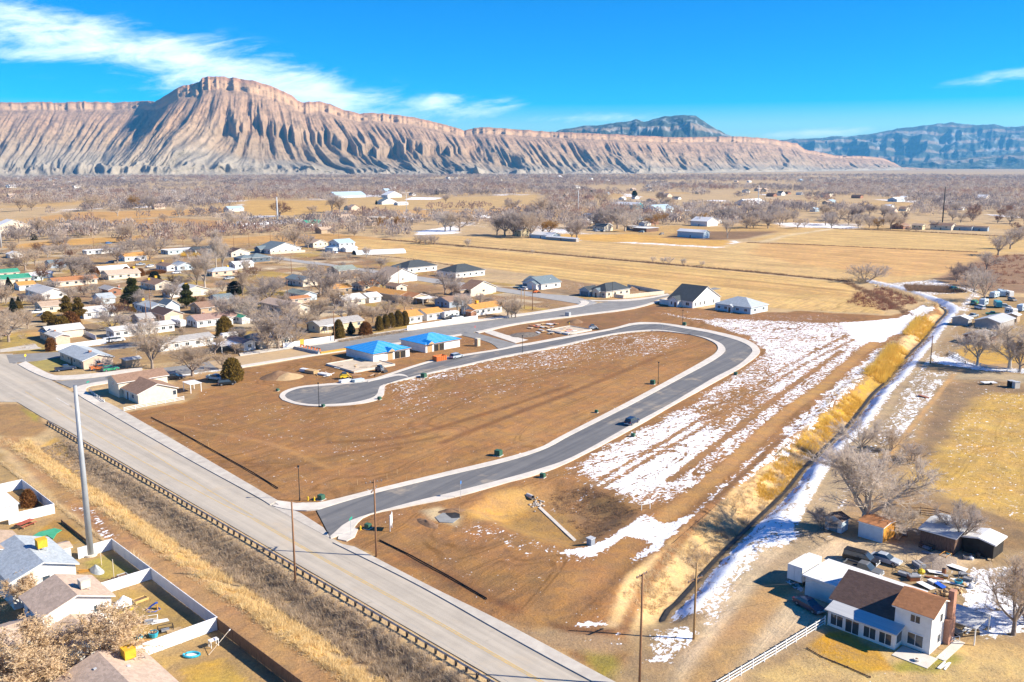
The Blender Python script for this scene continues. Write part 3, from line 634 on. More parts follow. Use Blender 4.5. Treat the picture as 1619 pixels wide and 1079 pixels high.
wl, wr = [], []
cpts = catmull(CANAL, 4)
for i, p in enumerate(cpts):
    d = (cpts[min(i + 1, len(cpts) - 1)] - cpts[max(i - 1, 0)]).normalized(); nn_ = Vector((-d.y, d.x, 0)); wl.append(p + nn_ * .32); wr.append(p - nn_ * .32)
tag(ribbon('canal_shade_and_water', wl, wr, -1.74, WATER, 150, .2, smooth=False), kind='structure')  # dark strip stands mostly for shade down in the canal, with its water

# ================================================================ ROADS
def road_mat(name, c, c2, ang, lane, dust=.5):
    """worn asphalt with long wheel-path streaks, cracks and patches"""
    m = bpy.data.materials.new(name); m.use_nodes = True; t = NT(m.node_tree); b = m.node_tree.nodes['Principled BSDF']
    b.inputs['Roughness'].default_value = .9; b.inputs['Specular IOR Level'].default_value = .2
    pos = t.n('ShaderNodeNewGeometry').outputs['Position']
    st = t.noise(t.mapping(pos, -ang, (.012, lane, 1)), 1, 6, .65, .2); f = t.noise(pos, .25, 7, .65); ff = t.noise(pos, 7, 3, .7)
    k = t.m('ADD', t.m('MULTIPLY', st, .75), t.m('ADD', t.m('MULTIPLY', f, .3), t.m('MULTIPLY', ff, .12)))
    cc = t.mix(t.ss(k, .38, .8), c, c2)
    cc = t.mix(t.m('MULTIPLY', t.ss(t.m('ADD', t.noise(pos, .09, 5, .65, .6), t.m('MULTIPLY', st, .25)), .66, .84), dust), cc, (.46, .37, .26))
    cc = t.mix(t.m('MULTIPLY', t.ss(t.noise(pos, .55, 4, .6), .64, .74), .35), cc, tuple(x * .6 for x in c))
    t.l(cc, b.inputs['Base Color'])
    bp = t.n('ShaderNodeBump'); bp.inputs['Strength'].default_value = .3; bp.inputs['Distance'].default_value = .01; t.l(ff, bp.inputs['Height']); t.l(bp.outputs[0], b.inputs['Normal'])
    return m
MA = math.atan2(GU.y, GU.x)
ASPH_MAIN = road_mat('main_road_asphalt', (.33, .295, .245), (.49, .435, .355), MA, .55)
ASPH_NEW2 = road_mat('new_asphalt_road', (.105, .107, .115), (.185, .183, .18), math.radians(56), .5)
def S(o): return tag(o, kind='structure')
L_ = [rail_pt(s, -1.35 - .0) for s in (190, 165, 140, 110, 80, 50, 20, 6)]
L_ = [(p.x, p.y) for p in L_] + [(a.x, a.y) for a in Gs([(66, 660), (30, 638), (-60, 592), (-200, 540)])]
R_ = [(a.x, a.y) for a in Gs([(1060, 1140), (936, 1079), (800, 1005), (660, 926), (521, 850), (427, 800), (290, 723), (149, 641), (78, 600), (28, 577), (0, 560), (-120, 500)])]
S(ribbon('main_road', L_, R_, .10, ASPH_MAIN, 90, .4, smooth=False))
S(pad('side_street_mouth', Gs([(-160, 560), (20, 560), (70, 662), (30, 636.5), (-5, 636), (-160, 645)]), .094, ASPH_MAIN))
for nm, pts in (('yellow_line', [(40, 620), (64, 634.6), (123.5, 671.6), (222, 728.5), (346, 795), (400, 821.5)]),
                ('yellow_line', [(110, 642), (136, 657), (222, 706), (321, 770.5), (400, 816.5)]),
                ('yellow_line', [(400, 822.3), (462, 858.6), (573, 921.5), (684, 982.5), (800, 1049), (960, 1140)]),
                ('yellow_line', [(401, 819.7), (464, 857), (575.5, 919.8), (687, 981), (803, 1047.5), (965, 1140)])):
    line(nm, Gs(pts), .17, .107, YPAINT)
line('white_lane_line', Gs([(89, 629.7), (114, 644.5)]), .16, .107, WPAINT)
line('white_edge_line', Gs([(100, 672), (240, 752), (400, 846), (560, 936), (740, 1042), (830, 1095)]), .10, .107, M('faded_road_paint', (.42, .40, .36), (.33, .31, .28), 1.2, .8))
# concrete walk with its kerb along the main road
S(ribbon('pavement', Gs([(149, 641), (290, 723), (400, 783.5), (427, 800)], 0), Gs([(163, 634), (195, 651), (300, 712), (400, 770.5), (440, 793.5)], 0), .24, CONC2, 50))
S(ribbon('pavement', Gs([(526, 859.5), (660, 926.5), (800, 1005.5), (936, 1079.5), (1060, 1141)], 0), Gs([(560.5, 866.5), (680, 929), (800, 988.5), (967, 1078), (1090, 1140)], 0), .24, CONC2, 50))
S(ribbon('pavement', Gs([(28, 577), (50, 589), (78, 600.5), (98, 602), (150, 597.5), (225, 587)], 0), Gs([(41, 572.5), (58, 582), (80, 592.5), (100, 595), (150, 591.5), (225, 582)], 0), .24, CONC, 40))
S(ribbon('pavement', Gs([(149, 641), (126, 627), (119, 618), (124, 612), (150, 606), (182, 601)], 0), Gs([(163, 634), (143, 625), (136, 618), (140, 612.5), (155, 609.5), (184, 604)], 0), .23, CONC, 40))
# back street
S(ribbon('back_street', Gs([(88, 604), (150, 598), (225, 586.5), (300, 577), (400, 560.5), (530, 542), (644, 524), (820, 501), (917, 486), (960, 478), (1058, 466.5), (1130, 455)], 0),
         Gs([(112, 614), (183, 601), (262, 596), (330, 587), (400, 575.5), (545, 553.5), (729, 529), (820, 511), (1001, 486.5), (1030, 478), (1058, 469), (1140, 457)], 0), .12, ASPH_MID, 120))
S(ribbon('unpaved_street_end', Gs([(330, 573), (380, 564), (440, 555.5), (462, 552)], 0), Gs([(345, 585), (400, 575.5), (450, 567.5), (494, 561)], 0), .135, M('tan_sub_base', (.46, .33, .19), (.40, .29, .17), .6, .9, .01, 5), 30))
S(ribbon('pavement', Gs([(380, 564), (462, 551.5), (530, 541.5), (644, 523.5), (820, 500.5), (912, 486.5), (925, 483), (931, 479), (925, 476)], 0), Gs([(378, 559.5), (460, 547.5), (530, 538), (644, 520.5), (820, 497.5), (905, 484.5), (916, 481.5), (918, 478.5), (915, 476.5)], 0), .24, CONC, 90))
S(ribbon('pavement', Gs([(380, 579), (470, 564.8), (545, 553.5), (640, 541), (729, 529)], 0), Gs([(383, 582), (470, 567.5), (545, 556), (640, 543.3), (731, 530.8)], 0), .24, CONC, 60))
S(ribbon('pavement', Gs([(752, 525.5), (820, 511.3), (910, 499), (1001, 486.8), (1060, 469.5)], 0), Gs([(757, 527.5), (820, 513.6), (910, 501), (1003, 488.6), (1064, 470.5)], 0), .24, CONC, 60))
S(ribbon('pavement', Gs([(936, 477.3), (985, 477), (1020, 473.5), (1058, 466.8)], 0), Gs([(930, 475), (960, 475.5), (1015, 472), (1055, 465.2)], 0), .24, CONC, 40))
S(ribbon('upper_street', Gs([(945, 479), (903, 468.8), (856, 464.4), (779, 453.5), (685, 440.7), (651, 436), (527, 418.6), (480, 412.5), (423, 405)], 0),
         Gs([(925, 486), (911, 480.5), (842, 469.6), (779, 460), (687, 448.3), (651, 442.6), (527, 422), (480, 416.6), (419, 407.5)], 0), .115, M('pale_street_asphalt', (.30, .29, .28), (.35, .34, .32), .3, .9, detail=8), 80))
S(ribbon('connector_street', Gs([(748, 526), (800, 540), (835, 550)], 0), Gs([(722, 529), (770, 541), (790, 553)], 0), .124, ASPH_MID, 20))
S(ribbon('side_street', Gs([(10, 562), (96, 557), (166, 547), (228, 540), (330, 527)], 0), Gs([(15, 575), (60, 571), (110, 563), (180, 553), (250, 545), (330, 533)], 0), .11, ASPH_MID, 40, smooth=False))
S(ribbon('path', Gs([(0, 553), (56, 544), (60, 549)], 0), Gs([(0, 557.5), (50, 553), (66, 551)], 0), .12, CONC2, 12, smooth=False))
# the new loop road: asphalt on a wider concrete bed that forms gutters, kerbs and walks
inner_soil = [(430, 801), (444, 794), (475, 796.5), (511, 795), (593, 775), (700, 749), (800, 725), (854, 708.7), (890, 689.5), (987.5, 639.3), (1061, 600), (1113, 571), (1132, 558), (1134, 547.5), (1122, 539), (1099, 531.5), (1052.7, 523.5), (1017, 523), (963, 529.5), (880, 548), (800, 563), (724.5, 579.8), (641, 599.5), (612, 608.5), (608, 618), (606, 626), (594, 634), (560, 640.5), (505, 643.3), (468, 640), (446, 633), (442, 626), (452, 619), (480, 611.5)]
inner_asph = [(436, 803), (462, 808), (499, 808), (533, 798), (593, 781), (700, 755), (800, 731), (862.5, 710.5), (905, 688), (1002, 639), (1074.5, 600), (1126, 572), (1145, 558), (1145.5, 550), (1135, 541.5), (1108, 532.8), (1054, 525), (1017, 525), (963, 531.5), (880, 550.5), (800, 565.5), (726, 581.5), (645, 600.5), (606, 609.5), (599, 616), (596, 624), (585, 631), (555, 637.5), (505, 640.5), (472, 637.5), (454, 631), (451, 625.5), (460, 619), (484, 612.5)]
outer_soil = [(523, 853), (548, 853), (560, 835), (583, 815.5), (650, 801), (720, 787), (800, 764.5), (850, 751), (903, 730), (1000, 679), (1069, 639), (1140, 600), (1175, 580), (1199.5, 561), (1200, 552), (1190, 543), (1168, 534), (1126, 524), (1085, 517), (1044.6, 511.5), (1006, 510.5), (990, 514), (963, 521), (895, 532.5), (838, 543), (822, 545), (790, 552.5), (720, 563.5), (672.5, 573.5), (581.7, 602.5), (540, 606.5), (500, 609.5), (476, 612.5)]
outer_asph = [(522, 850), (528, 845), (545, 830), (573, 818), (650, 796), (720, 779), (800, 758), (849, 744), (908.7, 722.3), (1000, 672), (1061, 639), (1126, 600), (1166, 579), (1187, 560.5), (1188.6, 553), (1180, 545.5), (1160, 537.5), (1120, 527), (1080, 520), (1044, 514), (1008, 514), (990, 517), (963, 523.3), (895, 535.5), (838, 546), (815, 549.5), (790, 554.5), (720, 566), (672.5, 576), (581.7, 605.5), (545, 610), (510, 612), (484, 613.5)]
# the turning circle closes the ribbon; the concrete bed lies under the asphalt
circle_soil = [(446, 633), (442, 626), (452, 618), (480, 611), (540, 605.5), (585, 600), (630, 592), (645, 599), (612, 608.5), (608, 618), (606, 626), (594, 634), (560, 640.5), (505, 643.3), (468, 640)]
circle_asph = [(454, 631), (451, 625.5), (462, 618.5), (486, 613), (545, 608.5), (588, 603.5), (630, 595), (645, 599.8), (606, 609.5), (599, 616), (596, 624), (585, 631), (555, 637.5), (505, 640.5), (472, 637.5)]
def wp(px): return [Vector((p.x, p.y, 0)) for p in Gs(px)]
I0, O0 = inner_soil[:24], outer_soil[:30]; I1, O1 = inner_asph[:24], outer_asph[:30]
def paired(A, B, n):     # match the curves by nearest point so that ribbons do not skew
    a = resample(catmull(wp(A)), n); b = resample(catmull(wp(B)), n * 6); out = []; j = 0
    for p in a:
        best = min(range(j, min(len(b), j + 60)), key=lambda q: (b[q] - p).length_squared); j = max(j, best); out.append(b[j])
    return a, out
def ribbon_raw(name, A, B, z, mat, skirt=.4):
    v = []; f = []; n = len(A)
    for a, b in zip(A, B): v += [(a.x, a.y, z - skirt), (a.x, a.y, z), (b.x, b.y, z), (b.x, b.y, z - skirt)]
    for i in range(n - 1):
        o = i * 4
        for k in range(3): f.append((o + k, o + k + 1, o + k + 5, o + k + 4))
    me = bpy.data.meshes.new(name); me.from_pydata(v, [], f); me.materials.append(mat); return link(name, me)
a, b = paired(O1, I1, 170); S(ribbon_raw('loop_road', a, b, .13, ASPH_NEW2))
a, b = paired(I1, I0, 170); S(ribbon_raw('pavement', a, b, .235, CONC))
a, b = paired(O1, O0, 170); S(ribbon_raw('pavement', a, b, .235, CONC))
S(pad('turning_circle_kerb', [p for p in catmull(wp(circle_soil + circle_soil[:1]), 5)][:-1], .16, CONC))
S(pad('turning_circle', [p for p in catmull(wp(circle_asph + circle_asph[:1]), 5)][:-1], .165, ASPH_NEW2))
S(pad('entry_apron', Gs([(421, 797), (436, 797), (475, 812), (511, 835), (524, 853), (516, 849)], 0), .128, CONC2, .3))
S(pad('kerb_ramp', Gs([(536, 846), (556, 834), (566, 838), (561, 850), (548, 857), (534, 854)], 0), .20, CONC, .3))
S(pad('kerb_ramp', Gs([(415, 785), (440, 793), (470, 797), (500, 796), (480, 806), (450, 805)], 0), .20, CONC, .3))
S(pad('culvert_apron', Gs([(752, 514), (768, 527), (815, 543), (835, 538), (800, 530)], 0), .10, CONC))

# ================================================================ MESAS
def ground_at(px, dist): return ((px - 809.5) / F * dist, dist)
def hmesa(name, xs, ridge, base, depth, rows, seed, flute_fn, colfn, mat, prof, cliff=(.84, 1.0), plateau=1500., dz=0.0, shear=None):
    xs = np.asarray(xs, float); nx = len(xs)
    ry = np.interp(xs, [p[0] for p in ridge], [p[1] for p in ridge]) + (fbm(xs / 9, xs * 0 + 3.1, 4, seed) - .5) * 2.4
    by = np.interp(xs, [p[0] for p in base], [p[1] for p in base])
    D0 = H * 1476 / (by - YH)
    dep = np.interp(xs, [p[0] for p in depth], [p[1] for p in depth])
    T = np.concatenate([np.linspace(-.02, .84, rows), np.linspace(.845, 1, 16), [1.03, 1.15, 1.5, 2.2]])
    Hr = (YH - ry) / 1476 * (D0 + dep) + H
    X = []; 
    tt, xx = np.meshgrid(T, xs, indexing='ij'); D0g = np.broadcast_to(D0, tt.shape); q = xx + (np.interp(xx, [p[0] for p in shear], [p[1] for p in shear]) * np.clip(1 - tt / .84, 0, 1) if shear else 0)
    dg = np.interp(q, xs, dep); Hg = np.interp(q, xs, (YH - ry) / 1476 * (D0 + dep) + H)
    hf = np.interp(tt, prof[0], prof[1])
    fl, dd = flute_fn(xx, tt)              # relief in metres (down) and depth shift in metres
    env = np.clip(tt / .08, 0, 1)
    z = hf * Hg - fl * env
    dist = D0g + dg * tt + dd * env
    far = tt > 1.0
    dist = np.where(far, D0g + dg + (tt - 1) * plateau, dist); z = np.where(far, Hg * (1 - .05 * (tt - 1)) - np.where(tt > 2, 900, 0) * 1.0, z)
    z = np.where(tt < 0, -3, np.maximum(z, -3))
    Xw = (xx - 809.5) / F * dist; Yw = dist
    V = np.stack([Xw, Yw, z + dz], -1).reshape(-1, 3)
    ny = len(T); i = np.arange(ny - 1)[:, None] * nx + np.arange(nx - 1)[None, :]
    Fq = np.stack([i, i + 1, i + nx + 1, i + nx], -1).reshape(-1, 4)
    me = npmesh(name, V, Fq, mat, True)
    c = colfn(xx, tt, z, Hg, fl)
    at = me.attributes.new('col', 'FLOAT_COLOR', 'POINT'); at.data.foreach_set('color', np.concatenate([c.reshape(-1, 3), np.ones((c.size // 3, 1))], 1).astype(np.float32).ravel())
    return S(link(name, me))
def rock_material(name, bump, scale):
    m = bpy.data.materials.new(name); m.use_nodes = True; t = NT(m.node_tree); b = m.node_tree.nodes['Principled BSDF']
    b.inputs['Roughness'].default_value = .95; b.inputs['Specular IOR Level'].default_value = .1
    pos = t.n('ShaderNodeNewGeometry').outputs['Position']; col = t.attr('col').outputs['Color']
    n1_ = t.noise(pos, scale, 6, .65); n2_ = t.noise(t.mapping(pos, 0, (.25, .25, 2.5)), scale * 1.5, 5, .65); n3_ = t.noise(pos, scale * 9, 4, .7)
    k = t.m('ADD', t.m('ADD', t.m('MULTIPLY', n1_, .6), t.m('MULTIPLY', n2_, .35)), t.m('ADD', t.m('MULTIPLY', n3_, .35), .33))
    cl = t.n('ShaderNodeCombineXYZ'); [t.l(k, cl.inputs[i]) for i in range(3)]
    t.l(t.mix(1.0, t.mix(1.0, col, cl.outputs[0], 'MULTIPLY'), (1.10, 1.12, 1.06), 'MULTIPLY'), b.inputs['Base Color'])
    bp = t.n('ShaderNodeBump'); bp.inputs['Strength'].default_value = 1; bp.inputs['Distance'].default_value = bump
    t.l(t.m('ADD', n1_, t.m('MULTIPLY', n3_, .3)), bp.inputs['Height']); t.l(bp.outputs[0], b.inputs['Normal'])
    return m
ROCK = rock_material('badland_rock', 14, .012)
FARROCK = rock_material('forested_far_rock', 30, .006)
def ridged(x, y, seed, o=3):
    a = 0; s = 1; tot = 0
    for i in range(o):
        a = a + s * (1 - np.abs(2 * vnoise(x * 2 ** i, y * 2 ** i, seed + 31 * i) - 1)); tot += s; s *= .5
    return a / tot
SHEAR = [(-600, 60), (100, 80), (200, 105), (285, 112), (420, 0), (560, -92), (760, -60), (1460, -40)]
def flutes_cliffs(xx, tt):
    down = np.clip(1 - tt / .84, 0, 1.05)
    shear = np.interp(xx, [p[0] for p in SHEAR], [p[1] for p in SHEAR]) * down
    u = xx + shear + (fbm(xx / 26, tt * 5, 3, 61) - .5) * 6
    # high, narrow flutes in the upper slope that gather into broad spurs below
    n_hi = ridged(u / 9., tt * 2.0 + 2, 5, 4); n_mid = ridged(u / 27., tt * 2.6, 9, 4); n_lo = ridged(u / 74., tt * 1.4 + 7, 13, 3)
    lo_k = np.interp(xx, [-500, 200, 330, 420, 600, 760, 1000, 1450], [.35, .35, .55, 1.15, 1.25, 1.0, .55, .35])
    a_hi = 26 * sstep(tt, .05, .2) * (1 - sstep(tt, .70, .86)); a_mid = 34 * sstep(tt, .0, .2) * (1 - sstep(tt, .55, .84))
    a_lo = 150 * lo_k * sstep(tt, .02, .2) * (1 - sstep(tt, .40, .76))
    big = (1 - n_lo) * a_lo
    fl = ((1 - n_hi) * a_hi + (1 - n_mid) * a_mid) * .6 + big * .35
    # knobby low hills at the foot
    foot = np.exp(-((tt - .13) / .08) ** 2)
    fl = fl - foot * 75 * (ridged(xx / 26., tt * 6, 44, 3) - .5)
    # broken middle rim between the peak and the right
    tc = .60 + .03 * np.sin(xx / 55.) + (vnoise(xx / 6., xx * 0, 77) - .5) * .10 + (vnoise(xx / 21., xx * 0, 78) - .5) * .08
    fl = fl + np.interp(xx, [330, 385, 700, 780], [0, 1, 1, 0]) * 48 * (1 - sstep(tt, tc - .012, tc + .014)) * sstep(tt, .20, .5)
    up_ = 1 - sstep(tt, .62, .84)
    dd = (n_lo - .5) * -340 * lo_k * sstep(tt, .0, .16) * (1 - sstep(tt, .42, .8)) - (n_mid - .5) * 150 * sstep(tt, 0, .12) * up_ - (n_hi - .5) * 90 * sstep(tt, .05, .2) * (1 - sstep(tt, .74, .86))
    # fluted columns of the cap rock
    cap = sstep(tt, .80, .86)
    dd = dd + cap * ((vnoise(xx / 3.2, tt * 2, 90) - .5) * 70 * vnoise(xx / 37., tt, 94) + (vnoise(xx / 6., tt * 40, 95) - .5) * 40 + (vnoise(xx / 11., tt * 1, 91) - .5) * 60 + (vnoise(xx / 48., tt * 0 + .5, 92) - .5) * 120)
    return fl, dd
def col_cliffs(xx, tt, z, Hg, fl):
    g = np.array((.30, .255, .21)); tan = np.array((.35, .245, .165)); up = np.array((.34, .215, .14)); capc = np.array((.43, .27, .165)); red = np.array((.31, .155, .095))
    n = fbm(xx / 30, tt * 7, 4, 15)
    k = sstep(tt + (n - .5) * .25, .18, .55)[..., None]; c = g * (1 - k) + tan * k
    k = sstep(tt + (n - .5) * .2, .5, .75)[..., None]; c = c * (1 - k) + up * k
    b_ = np.sin(z / 11. + fbm(xx / 50, tt, 2, 3) * 3) * .5 + .5
    c = c * (1 + ((b_ - .5) * .12 * (tt < .84))[..., None])
    k = sstep(tt, .83, .86)[..., None]; c = c * (1 - k) + capc * k
    k = (sstep(tt, .93, .95) * (tt <= 1.02))[..., None]; c = c * (1 - k * .75) + red * k * .75
    k = (tt > 1.02)[..., None]; c = np.where(k, np.array((.24, .19, .10)), c)
    # colour darkens where the relief is cut deeper
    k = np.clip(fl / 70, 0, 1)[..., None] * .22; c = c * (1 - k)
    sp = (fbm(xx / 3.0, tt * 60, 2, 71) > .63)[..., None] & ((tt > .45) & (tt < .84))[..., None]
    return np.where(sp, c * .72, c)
base_c = [(-600, 283), (0, 281.5), (200, 280), (400, 279), (600, 278.2), (800, 277), (1000, 275), (1200, 272.5), (1400, 269.5), (1460, 268.5)]
ridge_c = [(-600, 167), (0, 165), (100, 164.5), (200, 164.5), (250, 163.5), (262, 164), (272, 158), (285, 150), (300, 142), (318, 137), (331, 135), (338, 127.5), (350, 125.5), (372, 126), (400, 130), (440, 140), (462, 150), (472, 154), (481, 163), (492, 166), (502, 164.5), (514, 163), (530, 167), (550, 176), (575, 182), (582, 180.5), (610, 181.5), (640, 185), (660, 187.5), (700, 197), (722, 203), (735, 208), (745, 205), (760, 203), (800, 205), (860, 209), (950, 213), (1050, 218.5), (1130, 217), (1200, 219.5), (1250, 228), (1262, 237), (1290, 242), (1310, 246.5), (1350, 247.5), (1385, 250), (1402, 258), (1415, 265), (1460, 267)]
depth_c = [(-600, 2300), (190, 3600), (236, 3450), (284, 1950), (330, 1800), (400, 1700), (480, 1750), (520, 1850), (700, 1900), (760, 1900), (1000, 1500), (1250, 1400), (1300, 1200), (1460, 900)]
cl_prof = ([-.02, 0, .06, .2, .4, .6, .84, .862, .872, .93, .935, .985, 1.0, 3], [0, 0, .025, .12, .29, .50, .83, .85, .90, .915, .945, .99, 1.0, 1.0])
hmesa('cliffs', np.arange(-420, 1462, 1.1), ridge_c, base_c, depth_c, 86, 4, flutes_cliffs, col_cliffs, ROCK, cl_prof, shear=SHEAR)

def fl_far(sc, amp, seed, ddamp):
    def f(xx, tt):
        n = ridged(xx / sc, tt * 2, seed, 4); n2 = fbm(xx / (sc * .45), tt * 6, 4, seed + 5); e = 1 - sstep(tt, .7, .98)
        return ((1 - n) * amp + (n2 - .5) * amp * .8) * e, (n - .5) * -ddamp * (1 - sstep(tt, .85, 1.0))
    return f
def col_far(xx, tt, z, Hg, fl):
    n = fbm(xx / 14, tt * 12, 5, 25); bands = np.sin(z / 26 + fbm(xx / 60, tt * 2, 2, 8) * 5) * .5 + .5
    c = np.array((.05, .06, .05)) * (.8 + .5 * n)[..., None]
    k = (sstep(bands * .7 + n * .6, .78, .92) * sstep(tt, .12, .3) * (1 - sstep(tt, .9, 1.0)))[..., None]; c = c * (1 - k) + np.array((.23, .175, .13)) * k
    k = (sstep(fbm(xx / 9, tt * 26, 4, 65), .59, .69) * sstep(tt, .2, .5))[..., None] * .28; c = c * (1 - k) + np.array((.50, .52, .56)) * k
    return c
far_prof = ([-.02, 0, .15, .4, .62, .7, .84, .95, 1.0, 3], [0, 0, .12, .36, .66, .80, .88, .96, 1, 1])
hmesa('far_mesa', np.arange(860, 1180, 1.0), [(860, 216), (885, 207), (920, 200.5), (940, 201), (962, 197), (990, 194), (1000, 191), (1012, 194.5), (1028, 191), (1045, 186.5), (1068, 184.5), (1092, 185), (1102, 192), (1110, 198), (1130, 208), (1140, 214), (1180, 226)],
      [(860, 270), (1180, 270)], [(860, 2000), (1180, 2000)], 50, 14, fl_far(34, 110, 12, 320), col_far, FARROCK, far_prof, plateau=2500)
hmesa('far_mountains', np.arange(1200, 2050, 1.2), [(1200, 226), (1240, 221), (1290, 219), (1300, 217), (1330, 217), (1372, 212), (1400, 206), (1430, 202.5), (1460, 198), (1488, 195.5), (1500, 197.5), (1525, 200), (1550, 198), (1570, 203), (1590, 202), (1619, 198), (1700, 195), (1800, 200), (2050, 205)],
      [(1200, 266.6), (1400, 266.4), (2050, 266)], [(1200, 2600), (2050, 3600)], 60, 24, fl_far(46, 230, 32, 700), col_far, FARROCK, far_prof, plateau=3500)
hmesa('far_foothills', np.arange(1395, 2050, 1.2), [(1395, 263), (1440, 258), (1480, 252), (1520, 249), (1560, 247), (1600, 240), (1660, 240), (2050, 236)],
      [(1395, 267.4), (2050, 267.2)], [(1395, 900), (2050, 1500)], 40, 28, fl_far(40, 60, 52, 320), col_far, FARROCK, far_prof, plateau=1500)

# ================================================================ BUILDINGS
WALLS = {'white': M('wall_white', (.74, .73, .70), (.66, .65, .62), 1.2, .75), 'cream': M('wall_cream', (.67, .59, .47), (.59, .52, .41), 1.2, .8),
         'peach': M('wall_peach', (.62, .48, .37), (.55, .42, .32), 1.2, .8), 'greyblue': M('wall_greyblue', (.34, .40, .46), (.28, .34, .40), 1.2, .8),
         'tan': M('wall_tan', (.44, .33, .22), (.37, .28, .19), 1.2, .8), 'yellow': M('wall_yellow', (.62, .53, .34), (.55, .46, .29), 1.2, .8),
         'brick': M('wall_brick', (.36, .19, .12), (.28, .14, .09), 2.5, .9), 'wrap': M('house_wrap', (.72, .71, .70), (.62, .62, .62), .7, .6),
         'bluewhite': M('wall_pale_blue', (.50, .60, .66), (.43, .53, .6), 1.2, .7), 'grey': M('wall_grey', (.40, .38, .36), (.33, .31, .3), 1.2, .8),
         'navy': M('wall_slate', (.12, .16, .20), (.09, .12, .16), 1.2, .8), 'osb': OSB, 'teal': M('wall_teal', (.06, .35, .42), (.05, .28, .35), 1, .6),
         'plank': M('grey_plank_wall', (.20, .12, .085), (.11, .07, .05), 3, .9, .015, 6, stretch=(3, 3, .5)), 'ochre': M('ochre_board_wall', (.66, .31, .05), (.55, .24, .04), 2, .8),
         'green': M('wall_green', (.07, .25, .17), (.06, .2, .14), 1, .7)}
def shingle(name, c, c2):
    """roof covering: weathered courses with per-patch tone"""
    m = bpy.data.materials.new(name); m.use_nodes = True; t = NT(m.node_tree); b = m.node_tree.nodes['Principled BSDF']
    b.inputs['Roughness'].default_value = .92; b.inputs['Specular IOR Level'].default_value = .15
    pos = t.n('ShaderNodeNewGeometry').outputs['Position']
    vo = t.n('ShaderNodeTexVoronoi'); t.l(t.mapping(pos, 0, (2.2, 2.2, 6)), vo.inputs['Vector']); vo.inputs['Scale'].default_value = 1.0
    sp = t.n('ShaderNodeSeparateColor'); t.l(vo.outputs['Color'], sp.inputs[0])
    k = t.m('ADD', t.m('MULTIPLY', sp.outputs[0], .45), t.m('ADD', t.m('MULTIPLY', t.noise(pos, .6, 6, .65), .6), t.m('MULTIPLY', t.noise(pos, 5, 3, .7), .15)))
    t.l(t.mix(t.ss(k, .25, .95), c, c2), b.inputs['Base Color'])
    bp = t.n('ShaderNodeBump'); bp.inputs['Strength'].default_value = .5; bp.inputs['Distance'].default_value = .03; t.l(sp.outputs[1], bp.inputs['Height']); t.l(bp.outputs[0], b.inputs['Normal'])
    return m
ROOFS = {k: shingle('roof_' + k, tuple(min(.74, x * 1.16) for x in c), tuple(x * .86 for x in c)) for k, c in dict(
    tan=(.40, .30, .22), brown=(.26, .165, .115), darkbrown=(.115, .075, .062), grey=(.34, .325, .31), lightgrey=(.50, .49, .47), bluegrey=(.36, .40, .43),
    charcoal=(.062, .072, .08), slate=(.15, .19, .21), orange=(.50, .25, .075), rust=(.36, .165, .075), green=(.05, .26, .17), white=(.72, .71, .70),
    greygreen=(.22, .25, .22), rosebrown=(.30, .20, .17), khaki=(.46, .35, .27)).items()}
def metalroof(name, c):
    return M(name, c, tuple(x * .86 for x in c), .5, .45, .02, 1, stretch=(6, .2, .2), rot=-ANG)
ROOFS['metalblue'] = metalroof('roof_metal_blue', (.42, .54, .62)); ROOFS['metalwhite'] = metalroof('roof_metal_white', (.76, .76, .75)); ROOFS['metalgrey'] = metalroof('roof_metal_grey', (.50, .51, .51))
FRAME = M('window_frame_white', (.76, .76, .75), (.7, .7, .69), 1, .5)
DOORM = M('door_brown', (.16, .09, .06), (.12, .07, .05), 2, .6)
GARD = M('garage_door_white', (.68, .68, .66), (.62, .62, .6), 1, .6)
GARDG = M('garage_door_grey', (.16, .19, .22), (.13, .16, .19), 1, .6)
DARKIN = M('dark_interior', (.025, .022, .02), (.04, .035, .03), 1, .95)  # near-black, painted in where openings are dark with shade
_mesh = {}
def cached(key, fn):
    if key not in _mesh: _mesh[key] = fn()
    return _mesh[key]
def win_meshes(w, h):
    def mk():
        f = MB(); e = .09
        f.box(-w / 2 - e, -.05, -h / 2 - e, w / 2 + e, .02, -h / 2); f.box(-w / 2 - e, -.05, h / 2, w / 2 + e, .02, h / 2 + e)
        f.box(-w / 2 - e, -.048, -h / 2, -w / 2, .02, h / 2); f.box(w / 2, -.048, -h / 2, w / 2 + e, .02, h / 2)
        if w > 1.1: f.box(-.035, -.044, -h / 2, .035, .02, h / 2)
        p = MB().box(-w / 2, -.018, -h / 2, w / 2, .015, h / 2)
        return f.mesh('window', FRAME), p.mesh('pane', GLASS)
    return cached(('win', w, h), mk)
def simple_win(w, h):
    return cached(('swin', w, h), lambda: MB().box(-w / 2, -.03, -h / 2, w / 2, .02, h / 2).mesh('window', GLASS))
def put(root, name, me, face, pos, z, off=0.0, x0=0.0, y0=0.0):
    """face 'A' looks along -y of the house, 'B' along -x; pos runs along the face"""
    if face == 'A': return link(name, me, root, (x0 + pos, y0 - off, z))
    if face == 'B': return link(name, me, root, (x0 - off, y0 + pos, z), -math.pi / 2)
    if face == 'C': return link(name, me, root, (x0 + off, y0 + pos, z), math.pi / 2)
def window(root, face, pos, z, w=1.3, h=1.05, x0=0, y0=0, fine=True):
    if fine:
        a, b = win_meshes(w, h); o = put(root, 'window', a, face, pos, z, .012, x0, y0); link('pane', b, o); return o
    return put(root, 'window', simple_win(w, h), face, pos, z, .015, x0, y0)
